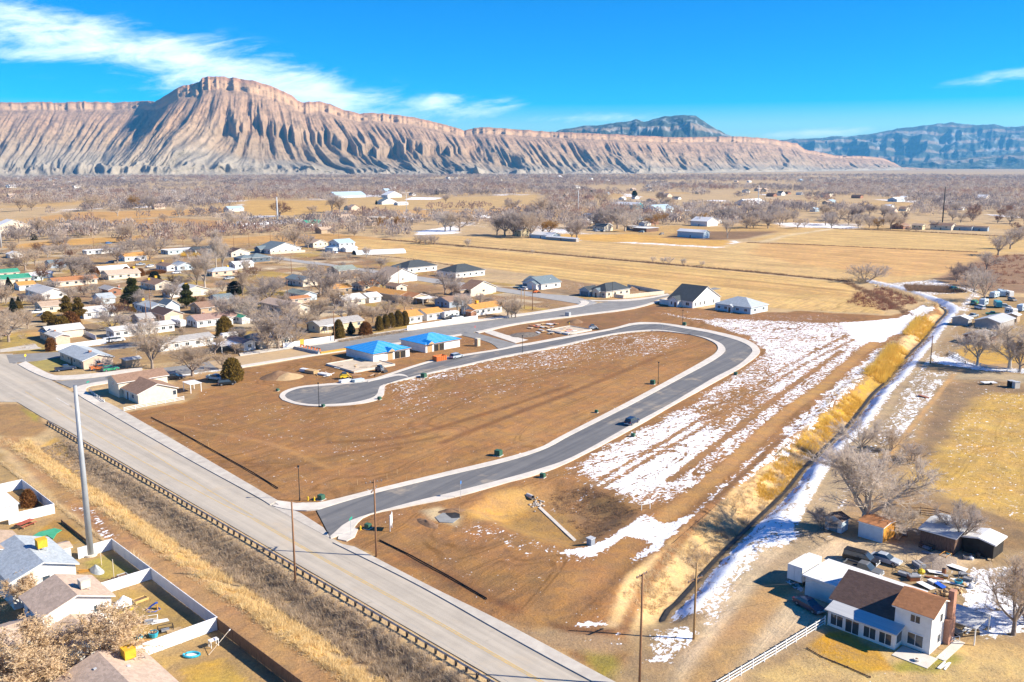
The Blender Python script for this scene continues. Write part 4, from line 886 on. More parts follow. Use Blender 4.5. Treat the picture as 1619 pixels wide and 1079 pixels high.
def garage_door(root, face, pos, w, h, x0=0, y0=0, mat=None):
    def mk():
        m = MB(); n = 4
        for i in range(n): m.box(-w / 2, -.05, h * i / n + .02, w / 2, .01, h * (i + 1) / n - .02)
        m.box(-w / 2, -.02, 0, w / 2, .01, h); return m.mesh('garage_door', mat or GARD)
    return put(root, 'garage_door', cached(('gd', w, h, (mat or GARD).name), mk), face, pos, .02, .012, x0, y0)
def door(root, face, pos, x0=0, y0=0, z=.05, mat=None):
    me = cached(('door', (mat or DOORM).name), lambda: MB().box(-.48, -.05, 0, .48, .01, 2.05).mesh('door', mat or DOORM))
    kn = cached('handle', lambda: MB().box(.33, -.12, .95, .40, -.05, 1.05).mesh('handle', GALV))
    o = put(root, 'door', me, face, pos, z, .012, x0, y0); link('handle', kn, o); return o
def block(root, x, y, a, b, h, kind, wall, roof, pitch=.36, ov=.45, z0=0.0, fascia=True, trim=None):
    """one volume: walls, roof slabs on a white fascia"""
    w_ = MB(); r = MB(); fa = MB(); x1, y1 = x + a, y + b; t = .17
    trim = trim or FRAME
    if kind in ('gableA', 'gableB'):         # ridge along A (x) or along B (y)
        if kind == 'gableA':
            yc = (y + y1) / 2; hr = h + pitch * b / 2
            w_.prism([(y, z0 - .4), (y1, z0 - .4), (y1, h), (yc, hr), (y, h)], 'x', x, x1)
            ze = h - pitch * ov
            for s, e in ((y - ov, yc), (y1 + ov, yc)):
                fa.prism([(s, ze), (e, hr), (e, hr + t), (s, ze + t)], 'x', x - ov, x1 + ov)
                k = -.03 if s < e else .03
                r.prism([(s + k, ze + t + .005), (e, hr + t + .008), (e, hr + t + .07), (s + k, ze + t + .06)], 'x', x - ov - .03, x1 + ov + .03)
        else:
            xc = (x + x1) / 2; hr = h + pitch * a / 2
            w_.prism([(x, z0 - .4), (x1, z0 - .4), (x1, h), (xc, hr), (x, h)], 'y', y, y1)
            ze = h - pitch * ov
            for s, e in ((x - ov, xc), (x1 + ov, xc)):
                fa.prism([(s, ze), (e, hr), (e, hr + t), (s, ze + t)], 'y', y - ov, y1 + ov)
                k = -.03 if s < e else .03
                r.prism([(s + k, ze + t + .005), (e, hr + t + .008), (e, hr + t + .07), (s + k, ze + t + .06)], 'y', y - ov - .03, y1 + ov + .03)
    elif kind == 'hip':
        w_.box(x, y, z0 - .4, x1, y1, h)
        fa.box(x - ov, y - ov, h - .02, x1 + ov, y1 + ov, h + .14)
        o = ov + .03; m = min(a, b) / 2 + o; hr = h + .15 + pitch * m; X0, Y0, X1, Y1 = x - o, y - o, x1 + o, y1 + o; zb = h + .145
        if a >= b: p, q = (X0 + m, (Y0 + Y1) / 2, hr), (X1 - m + .001, (Y0 + Y1) / 2, hr)
        else: p, q = ((X0 + X1) / 2, Y0 + m, hr), ((X0 + X1) / 2, Y1 - m + .001, hr)
        vs = [(X0, Y0, zb), (X1, Y0, zb), (X1, Y1, zb), (X0, Y1, zb), p, q]
        r.add(vs, [(0, 1, 5, 4), (2, 3, 4, 5), (1, 2, 5), (3, 0, 4), (3, 2, 1, 0)] if a >= b else [(0, 1, 4), (1, 2, 5, 4), (2, 3, 5), (3, 0, 4, 5), (3, 2, 1, 0)])
    elif kind == 'flat':
        w_.box(x, y, z0 - .4, x1, y1, h); fa.box(x - ov, y - ov, h - .03, x1 + ov, y1 + ov, h + .14)
        r.add([(x - ov - .02, y - ov - .02, h + .145), (x1 + ov + .02, y - ov - .02, h + .145), (x1 + ov + .02, y1 + ov + .02, h + .2), (x - ov - .02, y1 + ov + .02, h + .2),
               (x - ov, y - ov, h + .142), (x1 + ov, y - ov, h + .142), (x1 + ov, y1 + ov, h + .142), (x - ov, y1 + ov, h + .142)], [(0, 1, 2, 3), (0, 4, 5, 1), (1, 5, 6, 2), (2, 6, 7, 3), (3, 7, 4, 0)])
    elif kind == 'open':                      # carport: roof on posts
        for px in (x + .1, x1 - .1):
            for py in (y + .1, y1 - .1): link('post', cached(('cpost', h), lambda: MB().box(-.08, -.08, z0 - .1, .08, .08, h).mesh('post', FRAME)), root, (px, py, 0))
        r.box(x - ov, y - ov, h, x1 + ov, y1 + ov, h + .12)
    elif kind == 'vault':                     # half round hoop building, axis along B
        n = 10; xc = (x + x1) / 2; arc = [(xc - a / 2 * math.cos(math.pi * i / n), h * math.sin(math.pi * i / n)) for i in range(n + 1)]
        r.prism(arc, 'y', y, y1)
    if w_.v: w_.build('wall', WALLS[wall] if isinstance(wall, str) else wall, root)
    if fascia and fa.v: fa.build('fascia', trim, root)
    r.build('roof', ROOFS[roof] if isinstance(roof, str) else roof, root)
def chimney(root, x, y, z0, z1, s=.7, mat=None):
    c = MB().box(x - s / 2, y - s / 2, z0, x + s / 2, y + s / 2, z1).build('chimney', mat or BRICK, root)
    MB().box(x - s / 2 - .07, y - s / 2 - .07, z1, x + s / 2 + .07, y + s / 2 + .07, z1 + .1).build('chimney_cap', CONC, c)
def cooler(root, x, y, z, s=1.15, mat=None):
    mat = mat or COOLY
    c = MB().prism([(x - s / 2, y - s / 2), (x + s / 2, y - s / 2), (x + s / 2, y + s / 2), (x - s / 2, y + s / 2)], 'z', z, z + s * .85).build('rooftop_cooler', mat, root)
    MB().box(x - s / 2 - .04, y - s / 2 - .04, z + s * .85, x + s / 2 + .04, y + s / 2 + .04, z + s * .92).build('cooler_lid', mat, c)
    k = MB(); [k.box(x + i * s * .4 - .04, y + j * s * .4 - .04, z - .6, x + i * s * .4 + .04, y + j * s * .4 + .04, z) for i in (-1, 1) for j in (-1, 1)]
    k.build('cooler_legs', GALV, c)
def vents(root, pts):
    me = cached('roof_vent', lambda: MB().box(-.18, -.18, -.1, .18, .18, .22).mesh('roof_vent', GALV))
    for p in pts: link('roof_vent', me, root, p)
HOUSES = []                                   # (short name, picture x, picture y, world point)
LOCA = Vector((math.cos(ANG), math.sin(ANG), 0)); LOCB = Vector((-math.sin(ANG), math.cos(ANG), 0))
def hroot(short, label, N, cat='house', rot=0.0, name='house', group=None, zN=0.0):
    p = G(N[0], N[1], zN) if len(N) == 2 else Vector(N); p = Vector((p.x, p.y, 0))
    o = thing(name, label, cat, p, ANG + rot, group)
    if short: HOUSES.append((short, N[0] if len(N) == 2 else P(p)[0], N[1] if len(N) == 2 else P(p)[1], p))
    return o
def dims(N, A, B):
    p = G(*N)
    a = A if isinstance(A, (int, float)) else (G(*A) - p).length
    b = B if isinstance(B, (int, float)) else (G(*B) - p).length
    return a, b
def house(short, label, N, A, B, kind, wall, roof, h=2.7, pitch=.34, extra=(), cat='house', nw=None, gd=None, ov=.45, dr=True, rot=0.0, name='house', group=None):
    a, b = dims(N, A, B); r = hroot(short, label, N, cat, rot, name, group)
    block(r, 0, 0, a, b, h, kind, wall, roof, pitch, ov)
    fine = G(*N).y < 420
    if nw is None: nw = (max(0, int(a // 4.2)), max(0, int(b // 4.5)))
    zw = 1.55 if h < 3.4 else h - 1.1
    skipA = set(); skipB = set()
    if gd:
        for f, pos, w_, *m in gd: garage_door(r, f, pos if pos >= 0 else (a if f == 'A' else b) + pos, w_, 2.2, mat=m[0] if m else None)
    def blocked(f, pos): return gd and any(g[0] == f and abs((g[1] if g[1] >= 0 else (a if f == 'A' else b) + g[1]) - pos) < g[2] / 2 + .9 for g in gd)
    for i in range(nw[0]):
        q = a * (i + .5) / nw[0]
        if not blocked('A', q): window(r, 'A', q, zw, fine=fine)
    for i in range(nw[1]):
        q = b * (i + .5) / nw[1]
        if not blocked('B', q): window(r, 'B', q, zw, fine=fine)
    if dr and b > 5 and not blocked('B', b * .5 + (b / nw[1] / 2 if nw[1] else 0)):
        door(r, 'B', b * .5 + (b / max(1, nw[1]) * .5 if nw[1] % 2 else 0))
    top = h + pitch * (b / 2 if kind == 'gableA' else a / 2 if kind == 'gableB' else min(a, b) / 2)
    for e in extra:
        if e[0] == 'ch': chimney(r, a * e[1], b * e[2], h, top + .7, .8 if len(e) < 4 else e[3])
        elif e[0] == 'co':
            ux = abs(e[2] - .5) * 2 if kind == 'gableA' else abs(e[1] - .5) * 2
            cooler(r, a * e[1], b * e[2], h + (top - h) * (1 - ux) + .55, mat=e[3] if len(e) > 3 else None)
        elif e[0] == 'bl': block(r, *e[1:])
        elif e[0] == 'porch': block(r, e[1], e[2], e[3], e[4], 2.45, 'open', e[5] if len(e) > 5 else 'white', e[6] if len(e) > 6 else 'metalwhite', ov=.15)
        elif e[0] == 'vents': vents(r, [(a * i, b * j, (top - (top - h) * (abs(j - .5) * 2 if kind == 'gableA' else abs(i - .5) * 2)) + .25) for i, j in e[1]])
        elif e[0] == 'solar':
            MB().add([(a * .25 - 1.6, b * .62, h + .45), (a * .25 + .9, b * .62, h + 1.25), (a * .25 + .9, b * .62 + 3.4, h + 1.25), (a * .25 - 1.6, b * .62 + 3.4, h + .45),
                      (a * .25 - 1.6, b * .62, h + .4), (a * .25 + .9, b * .62, h + 1.2), (a * .25 + .9, b * .62 + 3.4, h + 1.2), (a * .25 - 1.6, b * .62 + 3.4, h + .4)],
                     [(0, 1, 2, 3), (0, 4, 5, 1), (1, 5, 6, 2), (2, 6, 7, 3), (3, 7, 4, 0)]).build('solar_panel', M('solar_cells', (.02, .04, .10), (.03, .06, .13), 2, .2), r)
        elif e[0] == 'win': window(r, *e[1:])
        elif e[0] == 'gd': garage_door(r, *e[1:])
    return r

# --- corner houses at the main road
house('blue-grey roofed corner house', 'peach house with wide blue-grey gabled roof on the grassy street corner', (132.7, 584.5), (179, 577.5), (100.8, 567.8), 'gableB', 'peach', 'bluegrey', 2.7, .3,
      [('ch', .45, .25)], nw=(1, 4))
house('house with solar panel', 'peach house with solar panel and pale grey roof behind the round bush', (89, 545.6), (107.7, 542), 17, 'gableB', 'peach', 'lightgrey', 2.7, .3,
      [('solar',), ('bl', 1, 10.5, 12, 8, 3.0, 'gableA', 'cream', 'lightgrey', .34), ('ch', .5, .45, .6)], nw=(0, 4), gd=[('B', 4, 4.2)])
r_ = house('brown-roofed corner house', 'cream house with brown gabled roof beside the plowed lots and white rail fence', (219.3, 639.5), (279, 628), (202.5, 622.5), 'gableB', 'cream', 'brown', 2.7, .36,
      [('bl', -1.0, 10.3, 13.5, 7.5, 4.2, 'gableA', 'cream', 'brown', .34), ('porch', 15, 1.5, 3.2, 4.6)], nw=(0, 2), gd=[('B', 6.8, 3)])
window(r_, 'A', 9.8, 1.5, .9, 1.2); window(r_, 'B', 14, 3.2, 1.2, 1.0, x0=-1.0)
house('tan garden shed', 'small tan shed with grey lean roof behind the orange and white pickup', (199.5, 582), (222, 578.5), 3.4, 'gableA', 'tan', 'lightgrey', 2.4, .2, cat='shed', nw=(0, 0), dr=True, name='shed')
house('long white mobile home', 'long white mobile home with pale snowy roof and tree beside its end', (181, 535.5), (268, 521.5), 7.6, 'gableA', 'white', 'lightgrey', 2.8, .2, [('ch', .3, .5, .5)], nw=(8, 2), cat='mobile home', name='mobile_home')
house('grey-topped mobile home', 'white mobile home with plain grey roof behind the big bare street tree', (254, 557), (332.8, 543.8), 8.0, 'gableA', 'white', 'grey', 2.8, .24, nw=(5, 1), cat='mobile home', name='mobile_home')
house('orange-gabled garage house', 'small peach house with sunny gable end and dark brown roof beside a parked camper', (260.8, 510.4), (291, 507.2), (249.7, 502.5), 'gableB', 'peach', 'darkbrown', 3.0, .42, nw=(0, 2), gd=[('A', 4.2, 3.6)])
house('porch house with brown roof', 'white house with long brown roof and small gabled porch behind the round juniper', (312, 518.6), (374, 510), 9, 'gableA', 'white', 'rosebrown', 2.7, .34,
      [('bl', 9.5, -2.4, 4.2, 3.2, 2.5, 'gableB', 'white', 'darkbrown', .45, .35), ('ch', .3, .55)], nw=(5, 2))
house('street house with carport', 'white house with brown patchy roof and snowy carport along the back street', (386, 555.6), (404, 552.8), 12, 'gableB', 'white', 'rosebrown', 2.7, .3, [('bl', -7, 2, 6.4, 7, 2.4, 'open', 'white', 'metalwhite')], nw=(1, 3), gd=[('B', 3.2, 3)])
house('grey-roofed fence house', 'pale house with broad grey roof behind the white street fence and bare trees', (411, 552.5), (460, 544.5), 11, 'gableA', 'cream', 'grey', 2.7, .32, nw=(3, 2))
house('yellow house with pale roof', 'yellow house with long pale grey roof behind the junipers on the back street', (506, 527), (574, 517), 8.5, 'gableA', 'yellow', 'grey', 2.7, .3, [('porch', 2, -2.2, 5, 2.2)], nw=(5, 1))
house('orange-roofed white house', 'white house with orange roof behind the white fence and the row of junipers', (646.7, 512.4), (667, 509.2), 9, 'gableA', 'white', 'orange', 2.8, .36,
      [('bl', 9.6, .6, 8.4, 7.6, 2.8, 'gableA', 'white', 'orange', .36), ('ch', .8, .55, .5), ('win', 'A', 11.5, 1.6, 1.3, 1.0, 0, .6), ('win', 'A', 15.2, 1.6, 1.3, 1.0, 0, .6)], nw=(2, 1))
house('orange-roofed house by the wooden poles', 'white house with tan orange roof and yellow rooftop cooler beside the back street', (751, 500), (798, 494.4), 9, 'gableA', 'white', 'orange', 2.7, .33, [('co', .3, .45), ('bl', -3.5, -1.5, 3, 3.4, 2.2, 'gableB', 'brick', 'rust', .3, .3)], nw=(5, 1))
house('sprawling brown-roofed house', 'low house with sprawling orange brown roof and white metal patio cover', (652.6, 480.5), (676, 477), 16, 'gableB', 'tan', 'rust', 2.8, .28,
      [('bl', -1, 9, 10, 26, 2.7, 'gableB', 'tan', 'orange', .26), ('bl', 1.5, -5.5, 8, 5.2, 2.5, 'open', 'white', 'metalwhite')], nw=(1, 4))
house('brown house under tall bare trees', 'grey-brown roofed house half hidden by two pale trunks behind the orange roof', (710.5, 487.4), (742, 482), 10, 'gableA', 'greyblue', 'brown', 2.7, .3, nw=(3, 2))
house('cream gabled new house', 'new cream house with brown roof and walled yard beside the upper street', (744.5, 467.6), (776.5, 461.5), (722, 465.5), 'gableB', 'cream', 'brown', 2.9, .4, [('bl', -4, 3, 5, 5, 2.8, 'gableA', 'tan', 'darkbrown', .4)], nw=(1, 2), gd=[('B', 9.5, 4.4, GARDG)])
house('black-roofed hip house', 'new white house with black hipped roof at the field edge, left of its twin', (645, 432.5), (683, 427), 15, 'hip', 'white', 'charcoal', 3.0, .42, [('bl', -2.6, 6, 4, 6.5, 2.8, 'gableA', 'white', 'charcoal', .42)], nw=(4, 2), gd=[('B', 3.2, 4.6, GARDG)])
house('second black-roofed house', 'new white house with black hipped roof by the field, right of its twin', (720.5, 440.5), (761.6, 434.8), 16, 'hip', 'white', 'charcoal', 3.0, .42, nw=(5, 2))
house('white walled house with tan roof', 'tall white gabled house with tan roof and cream yard wall on the upper street', (614, 449), (644.5, 442.6), 14, 'gableB', 'white', 'tan', 3.2, .42, [('bl', -4, 7, 5, 7, 3.4, 'gableB', 'white', 'tan', .4)], nw=(1, 2))
house('grey-roofed house by the orange machine', 'new white house with slate grey roof and snowy drive beside the upper street', (856, 458.6), (881.5, 454), (823, 455), 'gableA', 'white', 'slate', 2.9, .42,
      [('bl', -2.6, 1.2, 5, 6.4, 2.8, 'gableA', 'white', 'slate', .42), ('bl', 5.6, 3.5, 8, 14, 3.0, 'gableB', 'white', 'slate', .40)], nw=(2, 1), gd=[('B', 11.5, 3, GARDG)])
r_ = house('charcoal-roofed corner house', 'cream new house with tall charcoal hipped roof at the walled street corner', (958, 471.4), (993, 465.3), (928, 468.5), 'hip', 'cream', 'charcoal', 2.9, .55,
      [('bl', -2.2, 8.5, 7, 6.2, 2.8, 'gableA', 'greyblue', 'charcoal', .5), ('bl', -1.4, 3.2, 6, 4, 2.9, 'gableA', 'cream', 'slate', .6, .3)], nw=(4, 0))
garage_door(r_, 'B', 11.6, 4.8, 2.2, x0=-2.2, mat=GARDG); window(r_, 'B', 1.6, 1.5); door(r_, 'B', 5.2, x0=-1.4)
r_ = house('black and white gabled house', 'new white house with steep black gabled roof beside the loop road', (1095, 487.7), (1137, 479.6), (1058.5, 482.2), 'gableB', 'white', 'charcoal', 3.0, .52, [], nw=(0, 0), dr=False)
block(r_, -2.4, 6.3, 6.5, 5.0, 2.9, 'gableA', 'white', 'charcoal', .62, .4); block(r_, 14, 1.0, 8, 12.5, 2.9, 'gableB', 'white', 'charcoal', .45)
for q in (2.2, 5.6, 9, 16): window(r_, 'A', q, 1.6, .8, 1.5)
window(r_, 'B', 2.8, 1.6, 1.7, 1.3); door(r_, 'B', 7.6, x0=-2.4); window(r_, 'B', 9.6, 1.6, .7, 1.4, x0=-2.4); garage_door(r_, 'B', 15.6, 4.8, 2.2)
r_ = house('grey-roofed hip house', 'new pale blue house with grey hipped roof at the end of the snowy field', (1186.6, 497.5), (1213.5, 492), (1134, 489.5), 'hip', 'bluewhite', 'bluegrey', 2.8, .42, [], nw=(2, 0), dr=False)
for q in (2.4, 6.4, 12.2, 15.6): window(r_, 'B', q, 1.5, 1.3, 1.0)
block(r_, -1.3, 8.2, 3, 2.6, 2.5, 'gableA', 'white', 'bluegrey', .5, .3); door(r_, 'B', 9.5, x0=-1.3); vents(r_, [(4, 9, 4.6), (5, 7, 5.1), (4.6, 11, 4.9)])

# --- the two houses under construction
UNDER = M('blue_roof_underlayment', (.010, .235, .64), (.016, .30, .72), .9, .55)
BATTEN = M('pale_roof_batten', (.30, .55, .78), (.25, .5, .74), 1, .6)
def blue_house(short, label, N, A, B, rot, bay):
    a, b = dims(N, A, B); r = hroot(short, label, N, rot=rot)
    block(r, 0, 0, a, b, 2.75, 'hip', 'wrap', UNDER, .30, .5, trim=LUMBER)
    ov = .53; m = min(a, b) / 2 + ov; zb = 2.895; s = .40; me = MB()
    def slope(p, q, u):                        # lap lines run level across each slope
        for k in range(1, 9):
            f = k / 9.
            A_ = p[0].lerp(p[1], f); B_ = q[0].lerp(q[1], f); n_ = u * .012 + Vector((0, 0, .04)); d = Vector((0, 0, .03)) + u * .10
            me.add([A_ + n_, B_ + n_, B_ + n_ + d, A_ + n_ + d], [(0, 1, 2, 3)])
    X0, Y0, X1, Y1 = -ov, -ov, a + ov, b + ov
    hr = zb + .30 * m
    if a >= b: e1, e2 = Vector((X0 + m, (Y0 + Y1) / 2, hr)), Vector((X1 - m, (Y0 + Y1) / 2, hr))
    else: e1, e2 = Vector(((X0 + X1) / 2, Y0 + m, hr)), Vector(((X0 + X1) / 2, Y1 - m, hr))
    c = [Vector((X0, Y0, zb)), Vector((X1, Y0, zb)), Vector((X1, Y1, zb)), Vector((X0, Y1, zb))]
    if a >= b:
        slope((c[0], e1), (c[1], e2), Vector((0, .9, .27))); slope((c[3], e1), (c[0], e1), Vector((.9, 0, .27)))
    else:
        slope((c[0], e1), (c[1], e1), Vector((0, .9, .27))); slope((c[3], e2), (c[0], e1), Vector((.9, 0, .27)))
    me.build('roof_lap', BATTEN, r)
    # garage opening, framed entry and cross gable on the sunny side
    MB().box(bay + .2, -.03, .05, bay + 4.6, .01, 2.3).build('garage_opening', DARKIN, r)
    MB().box(bay + 2.25, -.05, .05, bay + 2.45, .02, 2.3).build('stud', LUMBER, r)
    MB().box(bay - 2.6, -.04, .05, bay - .6, .01, 2.45).build('sheathing_panel', OSB, r)
    st = cached('stud', lambda: MB().box(-.05, -.09, .05, .05, -.04, 2.45).mesh('stud', LUMBER))
    for k in range(4): link('stud', st, r, (bay - 2.5 + k * .55, 0, 0))
    MB().prism([(bay - 3.2, 2.85), (bay + .2, 2.85), (bay - 1.5, 4.0)], 'y', -.9, 3.0).build('roof_gable', UNDER, r)
    MB().prism([(bay - 2.9, 2.87), (bay - .1, 2.87), (bay - 1.5, 3.8)], 'y', -.94, -.9).build('gable_sheathing', OSB, r)
    st2 = MB().box(0.4, -.02, .9, a * .24, .004, 1.0); st2.build('wall_seam', M('wrap_tape', (.45, .45, .46), (.4, .4, .4), 1, .6), r)
    MB().box(-.02, .4, 1.28, .004, b - .3, 1.36).build('wall_seam', MATS['wrap_tape'], r)
    return r
blue_house('left blue-topped shell', 'unfinished house with blue roof underlayment, nearest the turning circle', (590.5, 574), (650, 564.3), (546.5, 563), 0, 8.2)
r_ = blue_house('right blue-topped shell', 'unfinished house with blue roof underlayment, beside the orange dumpster', (673, 558.3), (731, 549.5), (633, 549.5), 0, 3.4)

# --- the farmhouse with the white sheds, lower right
BR = G(1469, 1035.7)
r_ = thing('house', 'white house with dark brown and orange roofs, enclosed porch and brick chimney at lower right', 'house', BR, ANG); HOUSES.append(('white farmhouse', 1400, 980, BR))
block(r_, 0, 0, 6.3, 4.75, 5.15, 'gableB', 'white', 'rust', .42, .35)
block(r_, .35, 4.76, 10.4, 8.9, 2.75, 'gableB', 'white', 'darkbrown', .46, .3)
block(r_, 4.0, 5.4, 7.2, 14.2, 2.95, 'flat', 'white', 'metalwhite', ov=.35)
pw = MB().prism([(-2.1, -.3), (.34, -.3), (.34, 2.72), (-2.1, 2.25)], 'y', 3.62, 12.9).build('porch_wall', WALLS['white'], r_)
MB().prism([(-2.5, 2.22), (.40, 2.76), (.40, 2.90), (-2.5, 2.36)], 'y', 3.3, 13.25).build('porch_roof', ROOFS['metalgrey'], r_)
for y_, w_ in ((4.9, 1.6), (7.0, 1.6), (11.6, 1.7)): window(r_, 'B', y_, 1.15, w_, 1.5, x0=-2.1)
gl = MB().box(-2.16, 8.4, .1, -2.09, 10.4, 2.1).build('sliding_door', FRAME, r_)
pm = cached('slider_pane', lambda: MB().box(-.03, -.42, .12, .03, .42, 1.85).mesh('pane', GLASS))
for y_ in (8.92, 9.88): link('pane', pm, gl, (-2.17, y_, .08))
me_ = MB(); me_.box(-1.6, 3.58, .7, -.2, 3.6, 2.05); me_.build('porch_side_window', GLASS, r_)
window(r_, 'B', 2.1, 4.2, 1.2, .95); window(r_, 'B', 1.9, 1.35, 1.95, 1.55); window(r_, 'A', 3.0, 4.1, .7, 1.1); window(r_, 'A', 2.7, 1.3, .7, 1.1)
c_ = MB().box(4.2, -.75, -.2, 6.1, -.02, 3.4); c_.box(4.75, -.74, 3.4, 5.75, -.02, 7.3); c_.build('chimney', M('pinkish_brick', (.46, .25, .17), (.38, .19, .13), 4, .9, .01, 6), r_)
garage_door(r_, 'B', 17.0, 3.4, 2.2, x0=4.0); window(r_, 'B', 14.2, 1.3, .8, 1.2, x0=4.0)
MB().box(6.5, -3.2, 2.3, 12, 1.2, 2.42).build('patio_roof', ROOFS['metalgrey'], r_)
pp = MB(); [pp.box(x_ - .07, y_ - .07, -.1, x_ + .07, y_ + .07, 2.3) for x_ in (6.7, 11.8) for y_ in (-3.1, 1.0)]; pp.build('patio_post', FRAME, r_)
cooler(r_, 5.9, 13.2, 3.6, .8, FRAME)
MB().box(-3.6, -1.2, .02, -.3, 3.3, .09).build('concrete_walk', CONC, r_); MB().box(-.2, -2.1, .02, 6.4, -.9, .085).build('concrete_walk', CONC, r_)
# sheds and barn
house('little blue-grey shed', 'little pale shed with dark door and dark roof under the big bare tree', (1330, 844), 2.4, 3.0, 'gableA', 'bluewhite', 'darkbrown', 2.1, .42, cat='shed', nw=(0, 0), dr=False, name='shed', extra=[('gd', 'B', 1.5, 1.5, 1.8, 0, 0, M('blue_shed_door', (.12, .20, .26), (.1, .17, .22), 1, .6))], ov=.2)
r_ = house('ochre-ended shed', 'shed with bright ochre end wall and rusty sheet roof beside the barn', (1394.6, 859.5), 4.7, 4.2, 'gableB', 'bluewhite', 'rust', 2.6, .12, cat='shed', nw=(0, 0), dr=False, name='shed', ov=.15)
MB().box(.1, -.06, .05, 4.6, -.01, 2.6).build('end_wall', WALLS['ochre'], r_)
r_ = hroot('plank barn', 'old plank barn with grey sheet roof and white lean-to', (1508, 878), 'barn', name='barn')
block(r_, 0, 0, 9, 5.5, 2.8, 'gableB', 'plank', 'metalgrey', .14, .3); block(r_, 2.6, -5.0, 4.6, 4.7, 2.5, 'gableA', DARKIN, 'metalwhite', .2, .35)  # lean-to is open: its dark walls stand for the shade inside
board = cached('barn_board', lambda: MB().box(-.03, -.28, 0, .0, .28, 2.55).mesh('board', WALLS['plank']))
for k in range(9): link('board', board, r_, (-.01 - .015 * (k % 3), .3 + k * .6, 0))
# white box trailer
r_ = thing('box_trailer', 'white box trailer with closed rear doors parked beside the flat-roofed garage', 'trailer', BR + LOCA * 5.2 + LOCB * 20.8, ANG)
MB().box(0, 0, .95, 5.2, 2.4, 3.3).build('body', WALLS['white'], r_); MB().box(5.2, .15, 1.9, 6.1, 2.25, 3.25).build('nose', WALLS['white'], r_)
dm = cached('trdoor', lambda: MB().box(-.05, .06, 1.05, 0, 1.16, 3.2).mesh('rear_door', FRAME)); link('rear_door', dm, r_); link('rear_door', dm, r_, (0, 1.18, 0))
tm = cached('trwheel', lambda: MB().tube([(0, -.12, 0), (0, .12, 0)], .42, 12).mesh('tyre', RUBBER))
for x_ in (1.5, 2.5):
    for y_ in (.2, 2.2): link('tyre', tm, r_, (x_, y_, .42))
MB().box(.1, .1, .75, 5.1, 2.3, .95).build('frame', BLACKM, r_)

# --- lower left yards
def lhouse(short, label, pt, rr=ANG): p = Vector((pt[0], pt[1], 0)); o = thing('house', label, 'house', p, rr); HOUSES.append((short, *P(p), p)); return o
r_ = lhouse('grey-blue yard house', 'white house with pale blue-grey roof and yellow cooler behind the white yard fence', (-70.4, 119.7))
block(r_, .4, .5, 8.6, 12.6, 4.3, 'gableB', 'white', 'bluegrey', .36, .45); cooler(r_, 6.3, 6.2, 6.0, 1.35); vents(r_, [(5.6, 2.6, 5.6), (7.4, 4, 4.9)])
for y_ in (2.6, 6.6): window(r_, 'B', y_, 3.0, 1.0, 1.1, x0=.4, y0=.5)
window(r_, 'A', 4.5, 3.2, 1.0, 1.0, x0=.4, y0=.5); MB().box(3.0, -3.4, 2.3, 6, .2, 2.45).build('porch_roof', ROOFS['bluegrey'], r_)
r_ = lhouse('khaki-roofed yard house', 'white two-level house with khaki roof and beige cooler beside the cluttered fenced yard', (-60.6, 108.9))
block(r_, .4, .5, 8.7, 7.8, 4.55, 'gableB', 'white', 'khaki', .36, .45); cooler(r_, 6.5, 2.6, 6.0, 1.25, COOLW); vents(r_, [(5.5, 4.4, 5.9), (6.1, 2.0, 5.6)])
for x_ in (6.6, 7.3): window(r_, 'A', x_, 3.4, .45, .9, x0=.4, y0=.5)
for y_ in (1.6, 5.6): window(r_, 'B', y_, 3.5, .9, .8, x0=.4, y0=.5)
block(r_, .6, -6.6, 6.4, 7.05, 2.5, 'gableB', 'white', 'khaki', .34, .4); block(r_, -5.6, -.2, 6.0, 6.2, 2.5, 'gableA', 'white', 'khaki', .34, .4)
garage_door(r_, 'B', 3.0, 4.2, 2.1, x0=-5.6, y0=-.2)
r_ = lhouse('nearest khaki-roofed house', 'house with khaki roof and yellow cooler at the bottom edge beside the plank fence', (-43.6, 87.0))
block(r_, 0, 0, 9.4, 12.0, 3.9, 'gableB', 'white', 'khaki', .34, .45); cooler(r_, 7.2, 9.6, 5.1, 1.3); vents(r_, [(6.3, 7.4, 5.1), (3.3, 9.4, 5.1)])
r_ = lhouse('grey-tan house at the left edge', 'white house with grey-tan roof at the left edge above the red picnic table', (-80.2, 125.5))
block(r_, .4, .5, 8.6, 9.5, 3.9, 'gableB', 'white', 'tan', .34, .45)
r_ = lhouse('white yard shed', 'white lean-roofed shed beside the walled yard and red picnic table', (-91.5, 152.0)); r_['category'] = 'shed'; r_.name = 'shed'
block(r_, 0, 0, 4.6, 7, 2.5, 'flat', 'white', 'white', ov=.2)
r_ = lhouse('small brown-roofed shed', 'small white shed with brown roof against the fence beside the steel pole', (-72.6, 135.0)); r_['category'] = 'shed'; r_.name = 'shed'
block(r_, 0, 0, 3.2, 2.6, 2.1, 'gableA', 'white', 'khaki', .25, .25)

